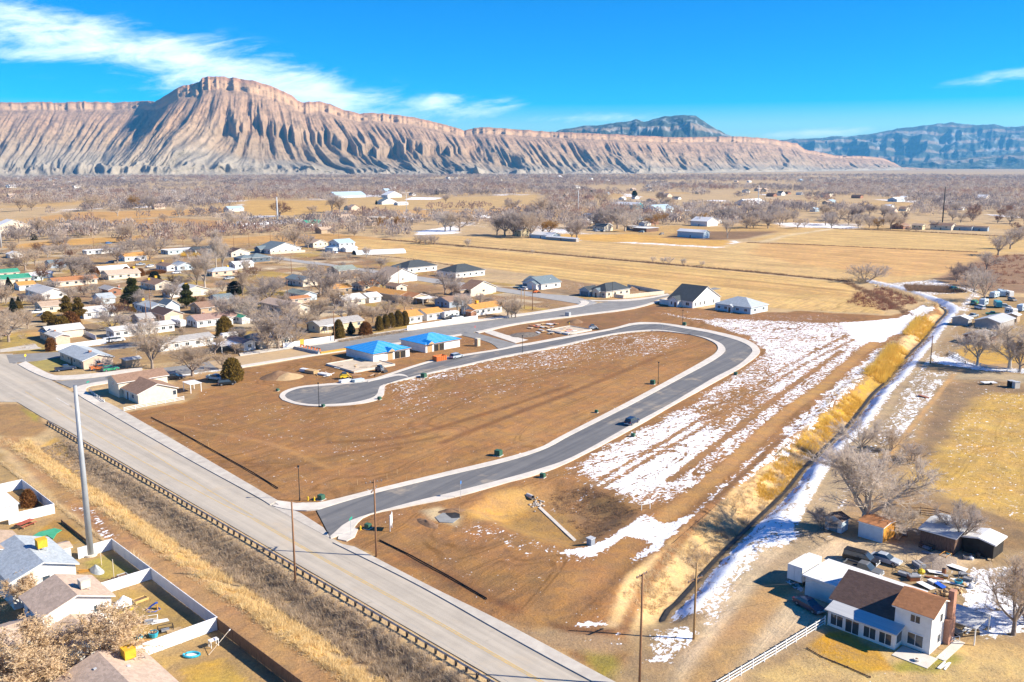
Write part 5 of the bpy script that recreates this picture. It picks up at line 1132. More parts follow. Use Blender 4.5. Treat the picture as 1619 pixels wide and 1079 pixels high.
# --- the older neighbourhood on the left (middle distance)
T = [ # short, label, N, A, b, kind, wall, roof, extras, h
 ('low grey hip house', 'long low white house with pale grey roof among trees at far left', (67, 474.5), 11, 24, 'gableB', 'white', 'lightgrey', (), 2.8),
 ('tan-roofed house by conifers', 'cream house with tan roof just left of the two dark green conifers', (67, 495.5), (90, 491.3), 9, 'gableA', 'cream', 'tan', (), 2.7),
 ('long ranch house', 'long cream ranch house with tan orange roof across a dry lawn', (86, 454.5), (148, 447.5), 9, 'gableA', 'cream', 'rust', (('ch', .55, .5),), 2.7),
 ('green-roofed long house', 'cream house with long green roof at the left edge', (-12, 452.5), (40, 446), 10, 'gableA', 'cream', 'green', (), 2.9),
 ('small green-roofed house', 'small cream building with green roof behind the longer green roof', (-14, 441), (24, 436.5), 9, 'gableA', 'cream', 'green', (), 2.7),
 ('little orange-roofed house', 'little white house with orange roof and green trim near the left edge', (31, 460), (51, 457), 8, 'gableA', 'white', 'orange', (), 2.6),
 ('dark grey-blue house', 'blue-grey house with dark roof behind trees at the far left', (80, 424.5), (98, 422), 10, 'gableA', 'greyblue', 'slate', (), 2.7),
 ('snowy-roofed long house', 'long white house with snow-pale roof behind a rusty hedge', (155.6, 435.2), (193, 430), 9, 'gableA', 'white', 'white', (), 2.7),
 ('tan-roofed house by hedge', 'cream house with wide tan roof in front of the rusty hedge', (172, 443), (212, 437.5), 11, 'gableA', 'cream', 'khaki', (('co', .9, .4),), 2.8),
 ('brick-chimney house', 'grey-roofed house with tall red brick end beside the big green conifer', (172, 468.5), (188, 466), 12, 'gableB', 'brick', 'grey', (('ch', .9, .1, 1.0),), 2.9),
 ('low white garages', 'row of low white garages beyond the street at upper left', (137.5, 403), (176, 398.5), 8, 'flat', 'white', 'white', (), 2.6),
 ('white cottage at far left', 'small white cottage with pale roof among grey trees at far left', (16, 409), (28, 407), 8, 'gableB', 'white', 'white', (), 2.7),
 ('white house by trailers', 'white house with snowy flat roof among parked trailers at the left', (46, 445), (62, 442.5), 8, 'gableA', 'bluewhite', 'white', (), 2.6),
 ('blue-sided mobile home', 'pale blue mobile home with white roof beside parked trailers', (58, 441.5), (76, 438.7), 6, 'gableA', 'bluewhite', 'white', (), 2.6),
 ('orange-topped barn house', 'white house with bright orange roof behind the hedges at upper left', (197.7, 414), (219, 410.5), 10, 'gableA', 'white', 'orange', (), 3.2),
 ('flat white-roofed building', 'building with broad snowy flat roof behind the yellow hedge', (266, 403), (300, 398.5), 12, 'flat', 'bluewhite', 'white', (), 2.8),
 ('navy-roofed house', 'house with dark navy roof left of the tall pale poplars', (309, 402.5), (331, 399), 10, 'gableA', 'greyblue', 'charcoal', (), 2.8),
 ('brown house with white gable', 'house with brown roof and white gable beside the dark clipped hedge', (264, 429.5), (275, 427.5), 15, 'gableB', 'white', 'brown', (('co', .5, .9),), 2.8),
 ('blue-roofed garage house', 'house with blue-grey roof and white garage behind the clipped hedge', (280.5, 428.5), (300, 425.5), 10, 'gableB', 'bluewhite', 'bluegrey', (), 2.7),
 ('brown cross-gable house', 'low house with broad brown roof and cream gable below the dark shrub', (246, 459.5), (272, 455.7), 18, 'gableB', 'cream', 'brown', (('co', .2, .7), ('co', .7, .9)), 2.7),
 ('pale green gable house', 'pale green house with long white gable and yellow cooler behind the pine', (294, 470), (325, 465.5), 14, 'gableB', 'cream', 'lightgrey', (('co', .3, .5),), 2.9),
 ('white shed by the pine', 'white outbuilding with pale roof just left of the pine tree', (269, 471.5), (287, 469), 8, 'gableA', 'white', 'lightgrey', (), 2.5),
 ('blue-grey twin-gable house', 'blue-grey house with two steep dark gables in front of the pine', (240, 497.5), (262, 494), 18, 'gableB', 'bluewhite', 'bluegrey', (('co', .35, .8), ('bl', 6, -.6, 6, 8, 3.0, 'gableB', 'bluewhite', 'slate', .7)), 2.8),
 ('brown-roofed yard house', 'house with low brown roof in deep tree shade left of centre', (318, 497), (344, 493), 10, 'gableA', 'tan', 'brown', (), 2.6),
 ('pale-blue flat house', 'small house with flat pale blue roof and tan fence below the poplars', (336, 437.5), (368, 433), 9, 'hip', 'peach', 'bluegrey', (('co', .75, .5),), 2.6),
 ('dark brown gable house', 'house with dark brown roof and cream gable behind the navy houses', (366, 407), (385, 404), 11, 'gableB', 'cream', 'darkbrown', (), 3.0),
 ('navy new house', 'new slate blue house with navy roof and grey garage by the bare lots', (399, 415.5), (419, 412.5), 12, 'hip', 'navy', 'slate', (), 2.9),
 ('second navy house', 'new slate blue house with navy roof left of its neighbour by the bare lots', (382, 416.5), (397, 414), 10, 'hip', 'navy', 'slate', (), 2.9),
 ('white gabled house at the lots', 'big white gabled new house with slate roof and cream fence', (427.6, 402), (453.5, 397), 20, 'gableB', 'white', 'slate', (('bl', -3, 9, 6, 8, 3, 'gableA', 'navy', 'slate', .45),), 3.1),
 ('cream barn by bare trees', 'small cream gabled house beside three large bare trees at the field', (495.5, 392), (509.8, 389.8), 12, 'gableB', 'cream', 'tan', (), 3.4),
 ('tall blue metal barn house', 'tall white barn house with steep blue metal roof beside the hay sheds', (537, 398.5), (552, 396), 14, 'gableA', 'white', 'metalblue', (('bl', 2, -5, 10, 5, 2.6, 'gableA', 'white', 'white', .3), ('bl', -5, 1, 5, 10, 2.8, 'gableB', 'bluewhite', 'metalblue', .3)), 6.0),
 ('grey-green roofed house', 'house with grey-green roof behind bare trees at the soil lots', (536, 436.5), (560, 433), 12, 'gableA', 'tan', 'greygreen', (), 2.8),
 ('cream gable with dark roof', 'cream gabled house with long dark roof beside the bare soil lots', (479, 454), (497.5, 451), 17, 'gableB', 'cream', 'slate', (), 3.2),
 ('teal-shaded house', 'pale blue house with dark green-grey roof left of the red shed roof', (480, 476.5), (497, 473.5), 15, 'gableB', 'bluewhite', 'greygreen', (), 2.8),
 ('orange ranch behind trees', 'house with orange ranch roof behind a leaning bare tree', (526, 466.5), (553, 462.5), 9, 'gableA', 'tan', 'orange', (), 2.6),
 ('tan house with cream gable', 'house with tan roof and bright cream gable end above the fenced grey roof', (461.5, 498.4), (489.5, 494.2), 26, 'gableB', 'cream', 'khaki', (), 2.7),
 ('grey gable by red truck', 'house with light grey roof beside parked trucks in mid neighbourhood', (544, 485), (576, 480.5), 10, 'gableA', 'cream', 'lightgrey', (('co', .2, .4),), 2.7),
 ('small red-topped shed', 'low shed with reddish roof between the tan and teal houses', (462, 481.5), (489, 478), 5, 'gableA', 'peach', 'rust', (), 2.2),
 ('white shop among trees', 'white shop building with pale roof behind the leaning bare trees', (584, 479.5), (602, 477), 8, 'gableA', 'white', 'white', (), 2.6),
 ('rust roof by blue tarp', 'house with rusty roof half hidden by a broad bare tree', (573, 460.5), (598, 457), 9, 'gableA', 'cream', 'rust', (), 2.6),
 ('brown-gabled cottage', 'small cottage with brown roof and cream gable behind the sprawling brown roof', (627, 462.5), (640, 460.2), 9, 'gableB', 'cream', 'brown', (), 2.7),
 ('green-roofed garage', 'small white garage with green roof beside a brown-roofed porch house', (383, 513), (394, 511), 7, 'gableB', 'white', 'green', (), 2.6),
 ('white house by the conifers', 'white house with grey roof beyond the two conifers near the left', (133, 505), (180, 498.5), 9, 'gableA', 'white', 'lightgrey', (), 2.6),
 ('blue-shaded bungalow', 'bluish bungalow in shade right of the brick-chimney house', (160, 482), (178, 479), 10, 'gableA', 'bluewhite', 'bluegrey', (), 2.6),
 ('small peach bungalow', 'peach bungalow with grey roof beside leafless shrubs above the mobile homes', (222, 515), (242, 511.8), 8, 'gableA', 'peach', 'grey', (), 2.6),
 ('navy carport house', 'low house with dark grey roof and carport above the clipped hedge street', (345, 483), (368, 479.5), 9, 'gableA', 'greyblue', 'slate', (), 2.6),
 ('white cottage by poplars', 'white cottage with pale roof below the tall pale poplars', (372, 425.5), (394, 422.3), 8, 'gableA', 'white', 'white', (), 2.6),
]
for short, label, N, A, b_, kind, wall, roof, ex, h_ in T:
    house(short, label, N, A, b_, kind, wall, roof, h_, .34, ex, gd=[('A', -2.6, 2.6)] if RND.random() < .25 and not isinstance(A, (int, float)) and kind == 'gableB' and (G(*A) - G(*N)).length > 8 else None)

# --- farm buildings further out
FAR = [
 ('big white metal barn', 'big metal barn with white roof and shade-blue painted walls at the edge of the fields', (1112, 377.4), 9, 27, 'gableB', 'bluewhite', 'metalwhite', 5, 'barn'),  # white barn; blue shade of its long side put into the wall colour
 ('teal-ended warehouse', 'long warehouse with white roof and teal end wall beyond the farm trees', (1005.8, 331.7), 17, 40, 'gableB', 'teal', 'metalwhite', 6, 'warehouse'),
 ('pale blue warehouse', 'pale blue metal building right of the teal-ended warehouse', (1040, 337), (1062, 335.3), 24, 'gableA', 'bluewhite', 'metalblue', 5, 'warehouse'),
 ('white and blue shed', 'white metal shed with blue shaded side beyond the big pale barn', (1118, 358.5), (1131, 357), 20, 'gableB', 'white', 'white', 5, 'shed'),
 ('yellow farmhouse', 'yellow and white gabled farmhouse under the big farm trees', (823.5, 374.3), (832, 373), 9, 'gableB', 'yellow', 'white', 5.2, 'farmhouse'),
 ('snow-roofed farm shed', 'long low farm shed with snowy roof right of the willow', (872, 378.7), (886, 377.6), 26, 'gableB', 'bluewhite', 'white', 3, 'shed'),
 ('low open machine shed', 'low dark machine shed with white roof at the field corner', (911, 382.8), (914.5, 382.4), 34, 'gableB', 'grey', 'white', 2.4, 'shed'),
 ('black farm shed', 'dark open shed beside a white roof in the farmyard', (1006, 365.2), (1012, 364.7), 12, 'flat', 'navy', 'white', 4, 'shed'),
 ('white open farm shed', 'open farm shed with long white roof beside a blue trailer', (1022, 367.5), (1042, 366), 16, 'flat', 'plank', 'metalwhite', 3.5, 'shed'),
 ('dark gabled farmhouse', 'farmhouse with dark roof in the trees left of the farmyard', (955, 366), (966, 364.8), 14, 'gableB', 'cream', 'charcoal', 4, 'farmhouse'),
 ('long blue-roofed greenhouse', 'very long building with pale blue roof across the near valley fields', (531, 313.6), (578, 312.2), 30, 'gableA', 'bluewhite', 'metalblue', 5, 'greenhouse'),
 ('stone house under construction', 'dark brown gabled house with pale stone middle standing alone in the fields', (540, 351.8), (556, 350.4), 16, 'gableA', 'tan', 'tan', 4.5, 'house'),
 ('green-roofed white barn', 'white barn with green roof beyond the three field trees', (487, 360.5), (510, 358.9), 14, 'gableA', 'white', 'green', 4.2, 'barn'),
 ('white long barn at left', 'long white barn with tan roof behind trees on the left', (82, 367), (110, 365), 14, 'gableA', 'white', 'khaki', 4, 'barn'),
 ('cream building at left edge', 'large cream building at the left edge above the steel pole', (-8, 370), (20, 366), 18, 'gableB', 'cream', 'white', 5.5, 'barn'),
 ('snowy stable', 'long low stable with snowy roof behind the curved dirt road', (385, 362.5), (422, 359.8), 9, 'gableA', 'grey', 'white', 3, 'stable'),
 ('white house with blue roof', 'white house with blue roof beside the yellow far field', (362, 335.2), (379, 334), 14, 'gableA', 'white', 'metalblue', 4, 'house'),
 ('white field house', 'white gabled house standing among far open fields', (604, 323.7), (621, 322.6), 14, 'gableB', 'white', 'slate', 4, 'house'),
 ('small white field cottage', 'small white cottage right of the white field house', (629, 325), (641, 324.2), 10, 'gableA', 'white', 'lightgrey', 3, 'cottage'),
 ('blue and white barn row', 'blue and white barn beside the snowy far field', (613, 313), (632, 312.2), 20, 'gableB', 'white', 'white', 5, 'barn'),
 ('snowy-roofed sheds', 'low sheds with snowy roofs near the right end of the tree row', (752, 350), (775, 348.5), 14, 'gableA', 'tan', 'white', 3, 'shed'),
 ('yellow cottage at the lane', 'yellow cottage beside round dark trees at the far lane', (1458, 363.7), (1464.5, 363.2), 10, 'gableB', 'yellow', 'tan', 4, 'cottage'),
 ('blue house at the lane', 'pale blue house with yellow gable at the far lane', (1504, 364.6), (1513, 363.8), 20, 'gableB', 'cream', 'brown', 4, 'house'),
 ('long grey shed at the lane', 'grey long shed with brown roof at the far lane, left of its twin', (1536, 365.4), (1539, 365.1), 22, 'gableB', 'greyblue', 'brown', 3.6, 'shed'),
 ('last grey shed at the lane', 'grey long shed with brown roof at the far lane, rightmost of the row', (1561, 366.2), (1564, 365.9), 15, 'gableB', 'greyblue', 'brown', 3.6, 'shed'),
 ('brick house at the lane', 'reddish house at the far lane left of the yellow cottage', (1428, 363), (1440, 362), 12, 'gableA', 'brick', 'brown', 3.4, 'house'),
 ('pale farm hall', 'long pale hall with snowy roof beyond the right-hand woods', (1184, 325.5), (1218, 324.2), 26, 'gableA', 'white', 'white', 4, 'hall'),
 ('white farm box', 'tiny white farm building beyond the right-hand woods', (1408, 331), (1414, 330.6), 10, 'gableB', 'white', 'white', 4, 'shed'),
 ('long white barn at right', 'long white and blue barn far beyond the right-hand field', (1418, 319.5), (1441, 318.6), 16, 'gableA', 'bluewhite', 'white', 4, 'barn'),
 ('cream farmhouse at far right', 'cream two-storey farmhouse near the far right valley edge', (1558, 319), (1567, 318.4), 16, 'gableB', 'cream', 'white', 6, 'farmhouse'),
]
for short, label, N, A, b_, kind, wall, roof, h_, cat in FAR:
    house(short, label, N, A, b_, kind, wall, roof, h_, .4, cat=cat, name=cat, ov=.5, nw=(0, 0) if cat not in ('house', 'farmhouse', 'cottage') else (2, 2))
tk = thing('storage_tank', 'round brown storage tank with pale flat lid alone in the far fields', 'tank', G(597, 356), 0)
cyl = MB().tube([(0, 0, 0), (0, 0, 8)], 9, 28); cyl.build('shell', M('tank_brown', (.16, .11, .085), (.13, .09, .07), .5, .7), tk); MB().tube([(0, 0, 8), (0, 0, 8.4)], 9.3, 28).build('lid', CONC, tk)
hs_t = thing('hoop_shed', 'long low hoop shed with white cover beside the blue metal barn house', 'shed', G(560, 402.5), math.radians(24)); HOUSES.append(('white hoop shed', 590, 400, G(590, 398)))
MB().prism([(6 * -math.cos(math.pi * i / 12), 2.8 * math.sin(math.pi * i / 12)) for i in range(13)], 'x', 0, 36).build('cover', M('white_cover_sheet', (.62, .66, .70), (.55, .6, .64), .5, .6), hs_t)
MB().prism([(5.9 * -math.cos(math.pi * i / 12), 2.7 * math.sin(math.pi * i / 12)) for i in range(13)], 'x', -.06, -.005).build('end_wall', DARKIN, hs_t)

# ================================================================ TREES
BARK = M('grey_bark', (.32, .255, .205), (.22, .17, .14), 2, .95)
BARKP = M('pale_bark', (.46, .40, .33), (.34, .29, .24), 2, .95)
TWIG = {'grey': LM('twigs_grey', (.54, .455, .39), (.42, .35, .30), .4, .95), 'leaf': LM('dry_leaves', (.80, .62, .40), (.66, .48, .29), .6, .95), 'tan': LM('twigs_tan', (.64, .51, .375), (.51, .40, .295), .4, .95),
        'pale': LM('twigs_pale', (.70, .60, .50), (.57, .485, .405), .4, .95), 'dark': LM('twigs_dark', (.34, .27, .24), (.26, .20, .18), .4, .95),
        'orange': LM('twigs_willow', (.46, .27, .075), (.36, .2, .06), .4, .95), 'rusty': LM('twigs_rusty', (.29, .16, .10), (.22, .115, .075), .4, .95)}
def bare_meshes(seed, form, fine=1.0, dry=False):
    """unit tree 10 m high: limbs as tubes, twigs as slim triangles"""
    r = random.Random(seed); tb = MB(); tv = []
    def twig(p, d, L, wd):
        a = Vector((r.uniform(-1, 1), r.uniform(-1, 1), r.uniform(-1, 1))).cross(d)
        a = a.normalized() if a.length > 1e-3 else Vector((1, 0, 0))
        q = p + d * L; tv.append((p - a * wd, p + a * wd, q))
    def dirto(d, spread, up):
        v = d + Vector((r.gauss(0, spread), r.gauss(0, spread), r.gauss(0, spread) + up)); return v.normalized()
    def limb(p, d, L, rad, lvl):
        n = 4 if lvl < 2 else 3; pts = [p]; q = p; dd = d
        for i in range(n):
            dd = dirto(dd, .16 if lvl else .07, .10 if form != 'weeping' else -.02 * lvl); q = q + dd * L / n; pts.append(q)
        tb.tube(pts, [rad * (1 - .72 * i / n) for i in range(n + 1)], (6, 5, 4, 3)[min(lvl, 3)], False)
        return pts
    def branchlet(p, d, L):
        # thin branch with a spray of twigs
        q = p; dd = d
        for i in range(3):
            d2 = dirto(dd, .22, .08); q2 = q + d2 * L / 3; twig(q, d2, L / 3 * 1.15, .022 + .01 * (3 - i)); 
            for k in range(int((3 if i else 2) * fine + r.random())):
                t_ = dirto(d2, .75, .12); twig(q.lerp(q2, r.random()), t_, r.uniform(.45, 1.0), r.uniform(.020, .036) / math.sqrt(fine / 1.6))
            q, dd = q2, d2
    prm = {'round': (6, .98, .20, 5.6, 7, 6), 'wide': (6, 1.15, .20, 6.4, 6, 6), 'tall': (5, .28, .22, 7.2, 7, 6), 'shrub': (9, .62, .03, 6.6, 5, 5), 'weeping': (6, .8, .28, 5.4, 6, 7)}[form]
    nl, spread, th, ll, nsub, nb = prm; th *= 10
    top = Vector((0, 0, th))
    if form != 'shrub': tb.tube([(0, 0, -.2), (.02, 0, th * .5), top], [.34, .27, .23], 7, False)
    stems = []
    for i in range(nl):
        a = 2 * math.pi * i / nl + r.uniform(-.4, .4); s = spread * r.uniform(.55, 1.15)
        if i == 0 and form not in ('shrub',): s *= .25
        d = Vector((math.cos(a) * s, math.sin(a) * s, 1)).normalized()
        base = top if form != 'shrub' else Vector((math.cos(a) * .3, math.sin(a) * .3, -.1))
        stems.append(limb(base + Vector((0, 0, -r.uniform(0, th * .25))), d, ll * r.uniform(.85, 1.1), .17 if form != 'shrub' else .09, 1))
    if form == 'tall':
        stems.append(limb(top, Vector((0, 0, 1)), 6.8, .2, 1))
    for pts in stems:
        for k in range(nsub):
            f = .25 + .75 * (k + r.random()) / nsub; j = min(len(pts) - 2, int(f * (len(pts) - 1))); p = pts[j].lerp(pts[j + 1], f * (len(pts) - 1) - j)
            d0 = (pts[j + 1] - pts[j]).normalized(); d = dirto(d0, .55 if form != 'tall' else .38, .12)
            sub = limb(p, d, ll * r.uniform(.32, .52) * (1.15 - .5 * f), .06, 2)
            for b in range(nb):
                f2 = .2 + .8 * (b + r.random()) / nb; j2 = min(len(sub) - 2, int(f2 * (len(sub) - 1))); p2 = sub[j2].lerp(sub[j2 + 1], r.random())
                branchlet(p2, dirto((sub[j2 + 1] - sub[j2]).normalized(), .6, .1), ll * r.uniform(.22, .36))
        for b in range(4): branchlet(pts[-1], dirto((pts[-1] - pts[-2]).normalized(), .5, .1), ll * .3)
    leaves = []
    if dry:                                     # curled dry leaves still hanging
        for a_, b_, c_ in tv[::1]:
            for k in range(3):
                p = a_.lerp(c_, r.uniform(.3, 1)); u = Vector((r.gauss(0, 1), r.gauss(0, 1), r.gauss(0, 1))).normalized() * .18; v = Vector((r.gauss(0, 1), r.gauss(0, 1), r.gauss(0, 1))).normalized() * .18
                leaves.append((p, p + u, p + v))
    zmax = max(max(p.z for p in t_) for t_ in tv); k = 10.0 / zmax
    tb.v = [(x * k, y * k, z * k if z > 0 else z) for x, y, z in tb.v]
    arr = np.array([[tuple(p) for p in t_] for t_ in tv + leaves]) * k
    return tb, arr.reshape(-1, 3), np.arange(len(arr) * 3).reshape(-1, 3), len(tv)
FORMS = {}
def tree_mesh(form, var, colr):
    key = (form, var, colr)
    if key not in FORMS:
        if (form, var) not in FORMS:
            f0 = {'fineround': 'round', 'finewide': 'wide', 'dryround': 'round', 'fineshrub': 'shrub'}.get(form, form)
            FORMS[(form, var)] = bare_meshes(100 + var * 7 + len(form), f0, 5.0 if form.startswith('fine') else 1.6 if form.startswith('dry') else 2.4, form.startswith('dry'))
        tb, v, f, nt = FORMS[(form, var)]
        FORMS[key] = (tb.mesh('trunk', BARKP if colr == 'pale' else BARK, True), npmesh('crown', v, f, TWIG[colr]))
        if form.startswith('dry'): FORMS[key][1].materials.append(TWIG['tan'])
    return FORMS[key]
def ball_crown(seed, shape, n, leaf):
    """evergreen crown: foliage tufts on a lumpy shell over a dark core"""
    r = np.random.default_rng(seed); th = r.uniform(0, 2 * np.pi, n); u = r.uniform(0, 1, n) ** .8
    lump = fbm(th * 1.6 + seed, u * 6 + 3, 3, seed)
    if shape == 'cone': rad = np.sin(np.pi * np.clip(u, 0, 1) ** .62) ** .8 * (1.05 - .55 * u); z = .25 + 9.75 * u
    elif shape == 'dome': rad = np.sqrt(np.clip(1 - (u * 1.02 - .12) ** 2 / .82, .01, 1)); z = .2 + 9.8 * u
    else: rad = (.25 + .75 * np.abs(np.sin(u * 9.5 + seed))) * (1.08 - u) ** .75 * np.clip(u * 6, 0, 1); z = 1.4 + 8.6 * u
    sc = {'cone': 2.5, 'dome': 4.3, 'pine': 3.6}[shape]
    rr = rad * sc * (.70 + .55 * lump) * r.uniform(.72, 1.05, n)
    c = np.stack([rr * np.cos(th), rr * np.sin(th), z + r.normal(0, .12, n)], 1)
    up = np.stack([np.cos(th) * .55, np.sin(th) * .55, np.full(n, .8)], 1) + r.normal(0, .45, (n, 3)); up /= np.linalg.norm(up, axis=1)[:, None]
    sd_ = np.cross(up, r.normal(0, 1, (n, 3))); sd_ /= np.linalg.norm(sd_, axis=1)[:, None]
    L = leaf * r.uniform(.6, 1.3, (n, 1))
    tri = np.stack([c - sd_ * L * .42, c + sd_ * L * .42, c + up * L], 1).reshape(-1, 3)
    # core
    k = 14; m = 9; us = np.linspace(.03, .93, m); cv = []; cf = []
    for i, q in enumerate(us):
        if shape == 'cone': ra = math.sin(math.pi * q ** .62) ** .8 * (1.05 - .55 * q); zz = .25 + 9.75 * q
        elif shape == 'dome': ra = math.sqrt(max(.01, 1 - (q * 1.02 - .12) ** 2 / .82)); zz = .2 + 9.8 * q
        else: ra = .42 * (1.08 - q) ** .75; zz = 1.4 + 8.6 * q
        for j in range(k): cv.append((ra * sc * .62 * math.cos(2 * math.pi * j / k), ra * sc * .62 * math.sin(2 * math.pi * j / k), zz))
    for i in range(m - 1):
        for j in range(k):
            a, b, c2, d = i * k + j, i * k + (j + 1) % k, (i + 1) * k + (j + 1) % k, (i + 1) * k + j; cf += [(a, b, c2), (a, c2, d)]
    V = np.concatenate([tri, np.array(cv)]); Fc = np.concatenate([np.arange(len(tri)).reshape(-1, 3), np.array(cf) + len(tri)])
    return V, Fc
EVER = {'juniper': LM('juniper_foliage', (.25, .165, .035), (.145, .10, .025), .9, .9), 'rust': LM('rusty_foliage', (.32, .145, .045), (.20, .09, .03), .9, .9),
        'pine': LM('pine_foliage', (.125, .125, .035), (.07, .08, .025), .9, .9), 'dark': LM('dark_foliage', (.035, .045, .028), (.02, .028, .018), .9, .9), 'olive': LM('olive_foliage', (.30, .195, .04), (.175, .12, .028), .9, .9)}
def ever_mesh(shape, var, colr):
    key = (shape, var, colr)
    if key not in FORMS:
        V, Fc = ball_crown(40 + var, shape, 2600, {'cone': .55, 'dome': .75, 'pine': .8}[shape])
        FORMS[key] = (MB().tube([(0, 0, -.2), (0, 0, 2.0 if shape == 'pine' else 1.0), (0, 0, 7)], [.3, .26, .08], 7).mesh('trunk', BARK, True), npmesh('crown', V, Fc, EVER[colr]))
    return FORMS[key]
USED = set()
def relation(px, py, dist, words, cat_word):
    """a label that places the plant by what stands next to it"""
    cand = sorted(HOUSES, key=lambda h: (h[1] - px) ** 2 + ((h[2] - py) * 2.2) ** 2)[:14]
    for h in cand:
        dx, dy = px - h[1] - 12, py - h[2]
        if abs(dx) > abs(dy) * 2.0: rel = 'left of' if dx < 0 else 'right of'
        else: rel = 'behind' if dy < 0 else 'in front of'
        lab = f'{words} {cat_word} {rel} the {h[0]}'
        if lab not in USED and len(lab.split()) <= 16: USED.add(lab); return lab
    return None
NTREE = [0]
COLW = {'leaf': 'tan', 'grey': 'grey', 'tan': 'tan', 'pale': 'pale', 'dark': 'dark', 'orange': 'golden', 'rusty': 'rusty brown'}
def tree(px, py, hpx, form, colr, label=None, far=False, wide=1.0, group=None, name=None, pt=None):
    p = pt if pt is not None else G(px, py); d = p.y * CP + H * SP
    Hm = hpx * d / F * 1.03 if hpx else 0
    NTREE[0] += 1; var = NTREE[0] % 4
    ever = form in ('cone', 'dome', 'pine')
    tm, cm = ever_mesh(form, var % 2, colr) if ever else tree_mesh(form, var, colr)
    if ever: cat, nm = ('conifer', 'pine_tree') if form == 'pine' else ('juniper', 'juniper_tree')
    elif 'shrub' in form: cat, nm = 'shrub', 'bare_shrub'
    else: cat, nm = 'tree', 'bare_tree'
    nm = name or nm
    if label is None:
        big = 'tall' if Hm > 10 else 'small' if Hm < 5.5 else 'mid-sized'
        if far: label, group = f'distant bare {COLW[colr]} tree in the wide valley woodland', group or 'distant bare trees of the valley'
        else:
            w = f'{big} {COLW[colr]} bare' if not ever else {'juniper': 'dark olive', 'rust': 'rust brown', 'pine': 'dark green', 'dark': 'very dark', 'olive': 'yellowish olive'}[colr] + ' ' + big
            label = relation(px, py, d, w, {'conifer': 'pine', 'juniper': 'juniper', 'shrub': 'shrub', 'tree': 'tree'}[cat])
            if label is None: label, group = f'{w} {"tree" if cat == "tree" else "shrub"} in the old neighbourhood', f'{w} plants of the old neighbourhood'
    o = thing(nm, label, cat, (p.x, p.y, p.z - .05), RND.uniform(0, 6.28), group or ('evergreens' if ever else 'bare trees' if cat == 'tree' else 'shrubs'))
    s = Hm / 10
    if not ever and form != 'tall': wide *= 1.3
    o.scale = (s * wide * RND.uniform(.93, 1.07), s * wide * RND.uniform(.93, 1.07), s)
    link('trunk', tm, o); link('crown', cm, o)
    return o

# --- foreground and right-hand trees
tree(1367, 838, 150, 'fineround', 'pale', 'large spreading bare tree behind the white shed and ochre-ended shed', wide=1.05)
tree(1361, 716, 62, 'finewide', 'pale', 'leaning bare pale tree beside the snowy canal lane', wide=1.0)
tree(1443, 728, 30, 'fineshrub', 'grey', 'low bare shrub at the edge of the yellow pasture', wide=1.3)
tree(1407, 712, 40, 'fineshrub', 'tan', 'pale bare shrub between the leaning tree and the pasture', wide=1.2)
tree(1300, 836, 34, 'fineshrub', 'grey', 'tangled bare shrub left of the little blue-grey shed', wide=1.4)
tree(1420, 842, 52, 'fineshrub', 'pale', 'pale bare shrub behind the ochre-ended shed', wide=1.5)
tree(1518, 868, 88, 'fineround', 'grey', 'leafless tree growing in front of the plank barn', wide=.8)
tree(1602, 1004, 140, 'finewide', 'tan', 'big bare yellowish tree at the right edge beside the snowy yard', wide=.75)
tree(1628, 985, 90, 'fineshrub', 'orange', 'golden brown bush at the right edge below the snowy yard', wide=1.1)
tree(1545, 578, 66, 'fineround', 'pale', 'pale bare tree left of the pair beside the farm drive', wide=.85)
tree(1596, 583, 82, 'fineround', 'pale', 'larger pale bare tree right of the pair beside the farm drive', wide=1.0)
tree(1612, 588, 60, 'fineround', 'grey', 'grey bare tree at the right edge above the farm drive', wide=.9)
tree(1556, 476, 52, 'wide', 'grey', 'leafless spreading tree above the parked campers', wide=.9)
tree(1540, 462, 36, 'round', 'pale', 'pale bare tree beside the snowy turn of the canal lane')
tree(1512, 446, 28, 'round', 'dark', 'dark bare tree at the snowy field corner')
tree(1526, 442, 30, 'round', 'dark', 'dark bare tree right of the snowy field corner')
tree(1370, 446, 32, 'shrub', 'grey', 'wide fan-shaped bare tree at the end of the field hedge', wide=1.5)
tree(1578, 404, 34, 'round', 'grey', 'grey bare tree at the right end of the tan fields, left of the pair')
tree(1597, 394, 36, 'wide', 'grey', 'grey bare tree at the right end of the tan fields, right of the pair')
tree(1560, 426, 30, 'round', 'grey', 'bare tree above the red brush at right')
tree(1544, 452, 34, 'round', 'grey', 'bare tree in the thicket above the parked campers')
# --- left front yards
tree(128, 1078, 118, 'dryround', 'leaf', 'tree with dry tan leaves beside the lower tan-roofed wing', wide=1.35)
tree(40, 1100, 120, 'dryround', 'leaf', 'dry-leaved tree at the bottom left corner', wide=1.2)
tree(42, 962, 60, 'dryround', 'leaf', 'small dry-leaved tree between the blue-grey and khaki roofs', wide=1.0)
tree(46, 800, 26, 'dome', 'rust', 'round rust brown bush in the walled yard at far left', wide=1.1)
tree(368, 603.5, 36, 'dome', 'olive', 'round olive juniper beside two parked cars at the plowed lot', wide=1.05)
tree(356, 532.5, 30, 'dome', 'olive', 'round olive juniper beside the white camper and porch house', wide=1.05)
tree(81, 555, 20, 'dome', 'rust', 'round brown bush at the end of the white fence', wide=.95)
tree(304.6, 595, 52, 'fineround', 'tan', 'big bare tree beside the snowy end of the back street', wide=1.25)
tree(241, 583, 66, 'round', 'tan', 'tall bare tree left of the snowy street end', wide=.9)
tree(352, 584, 28, 'round', 'tan', 'small bare tree behind the olive juniper at the street end')
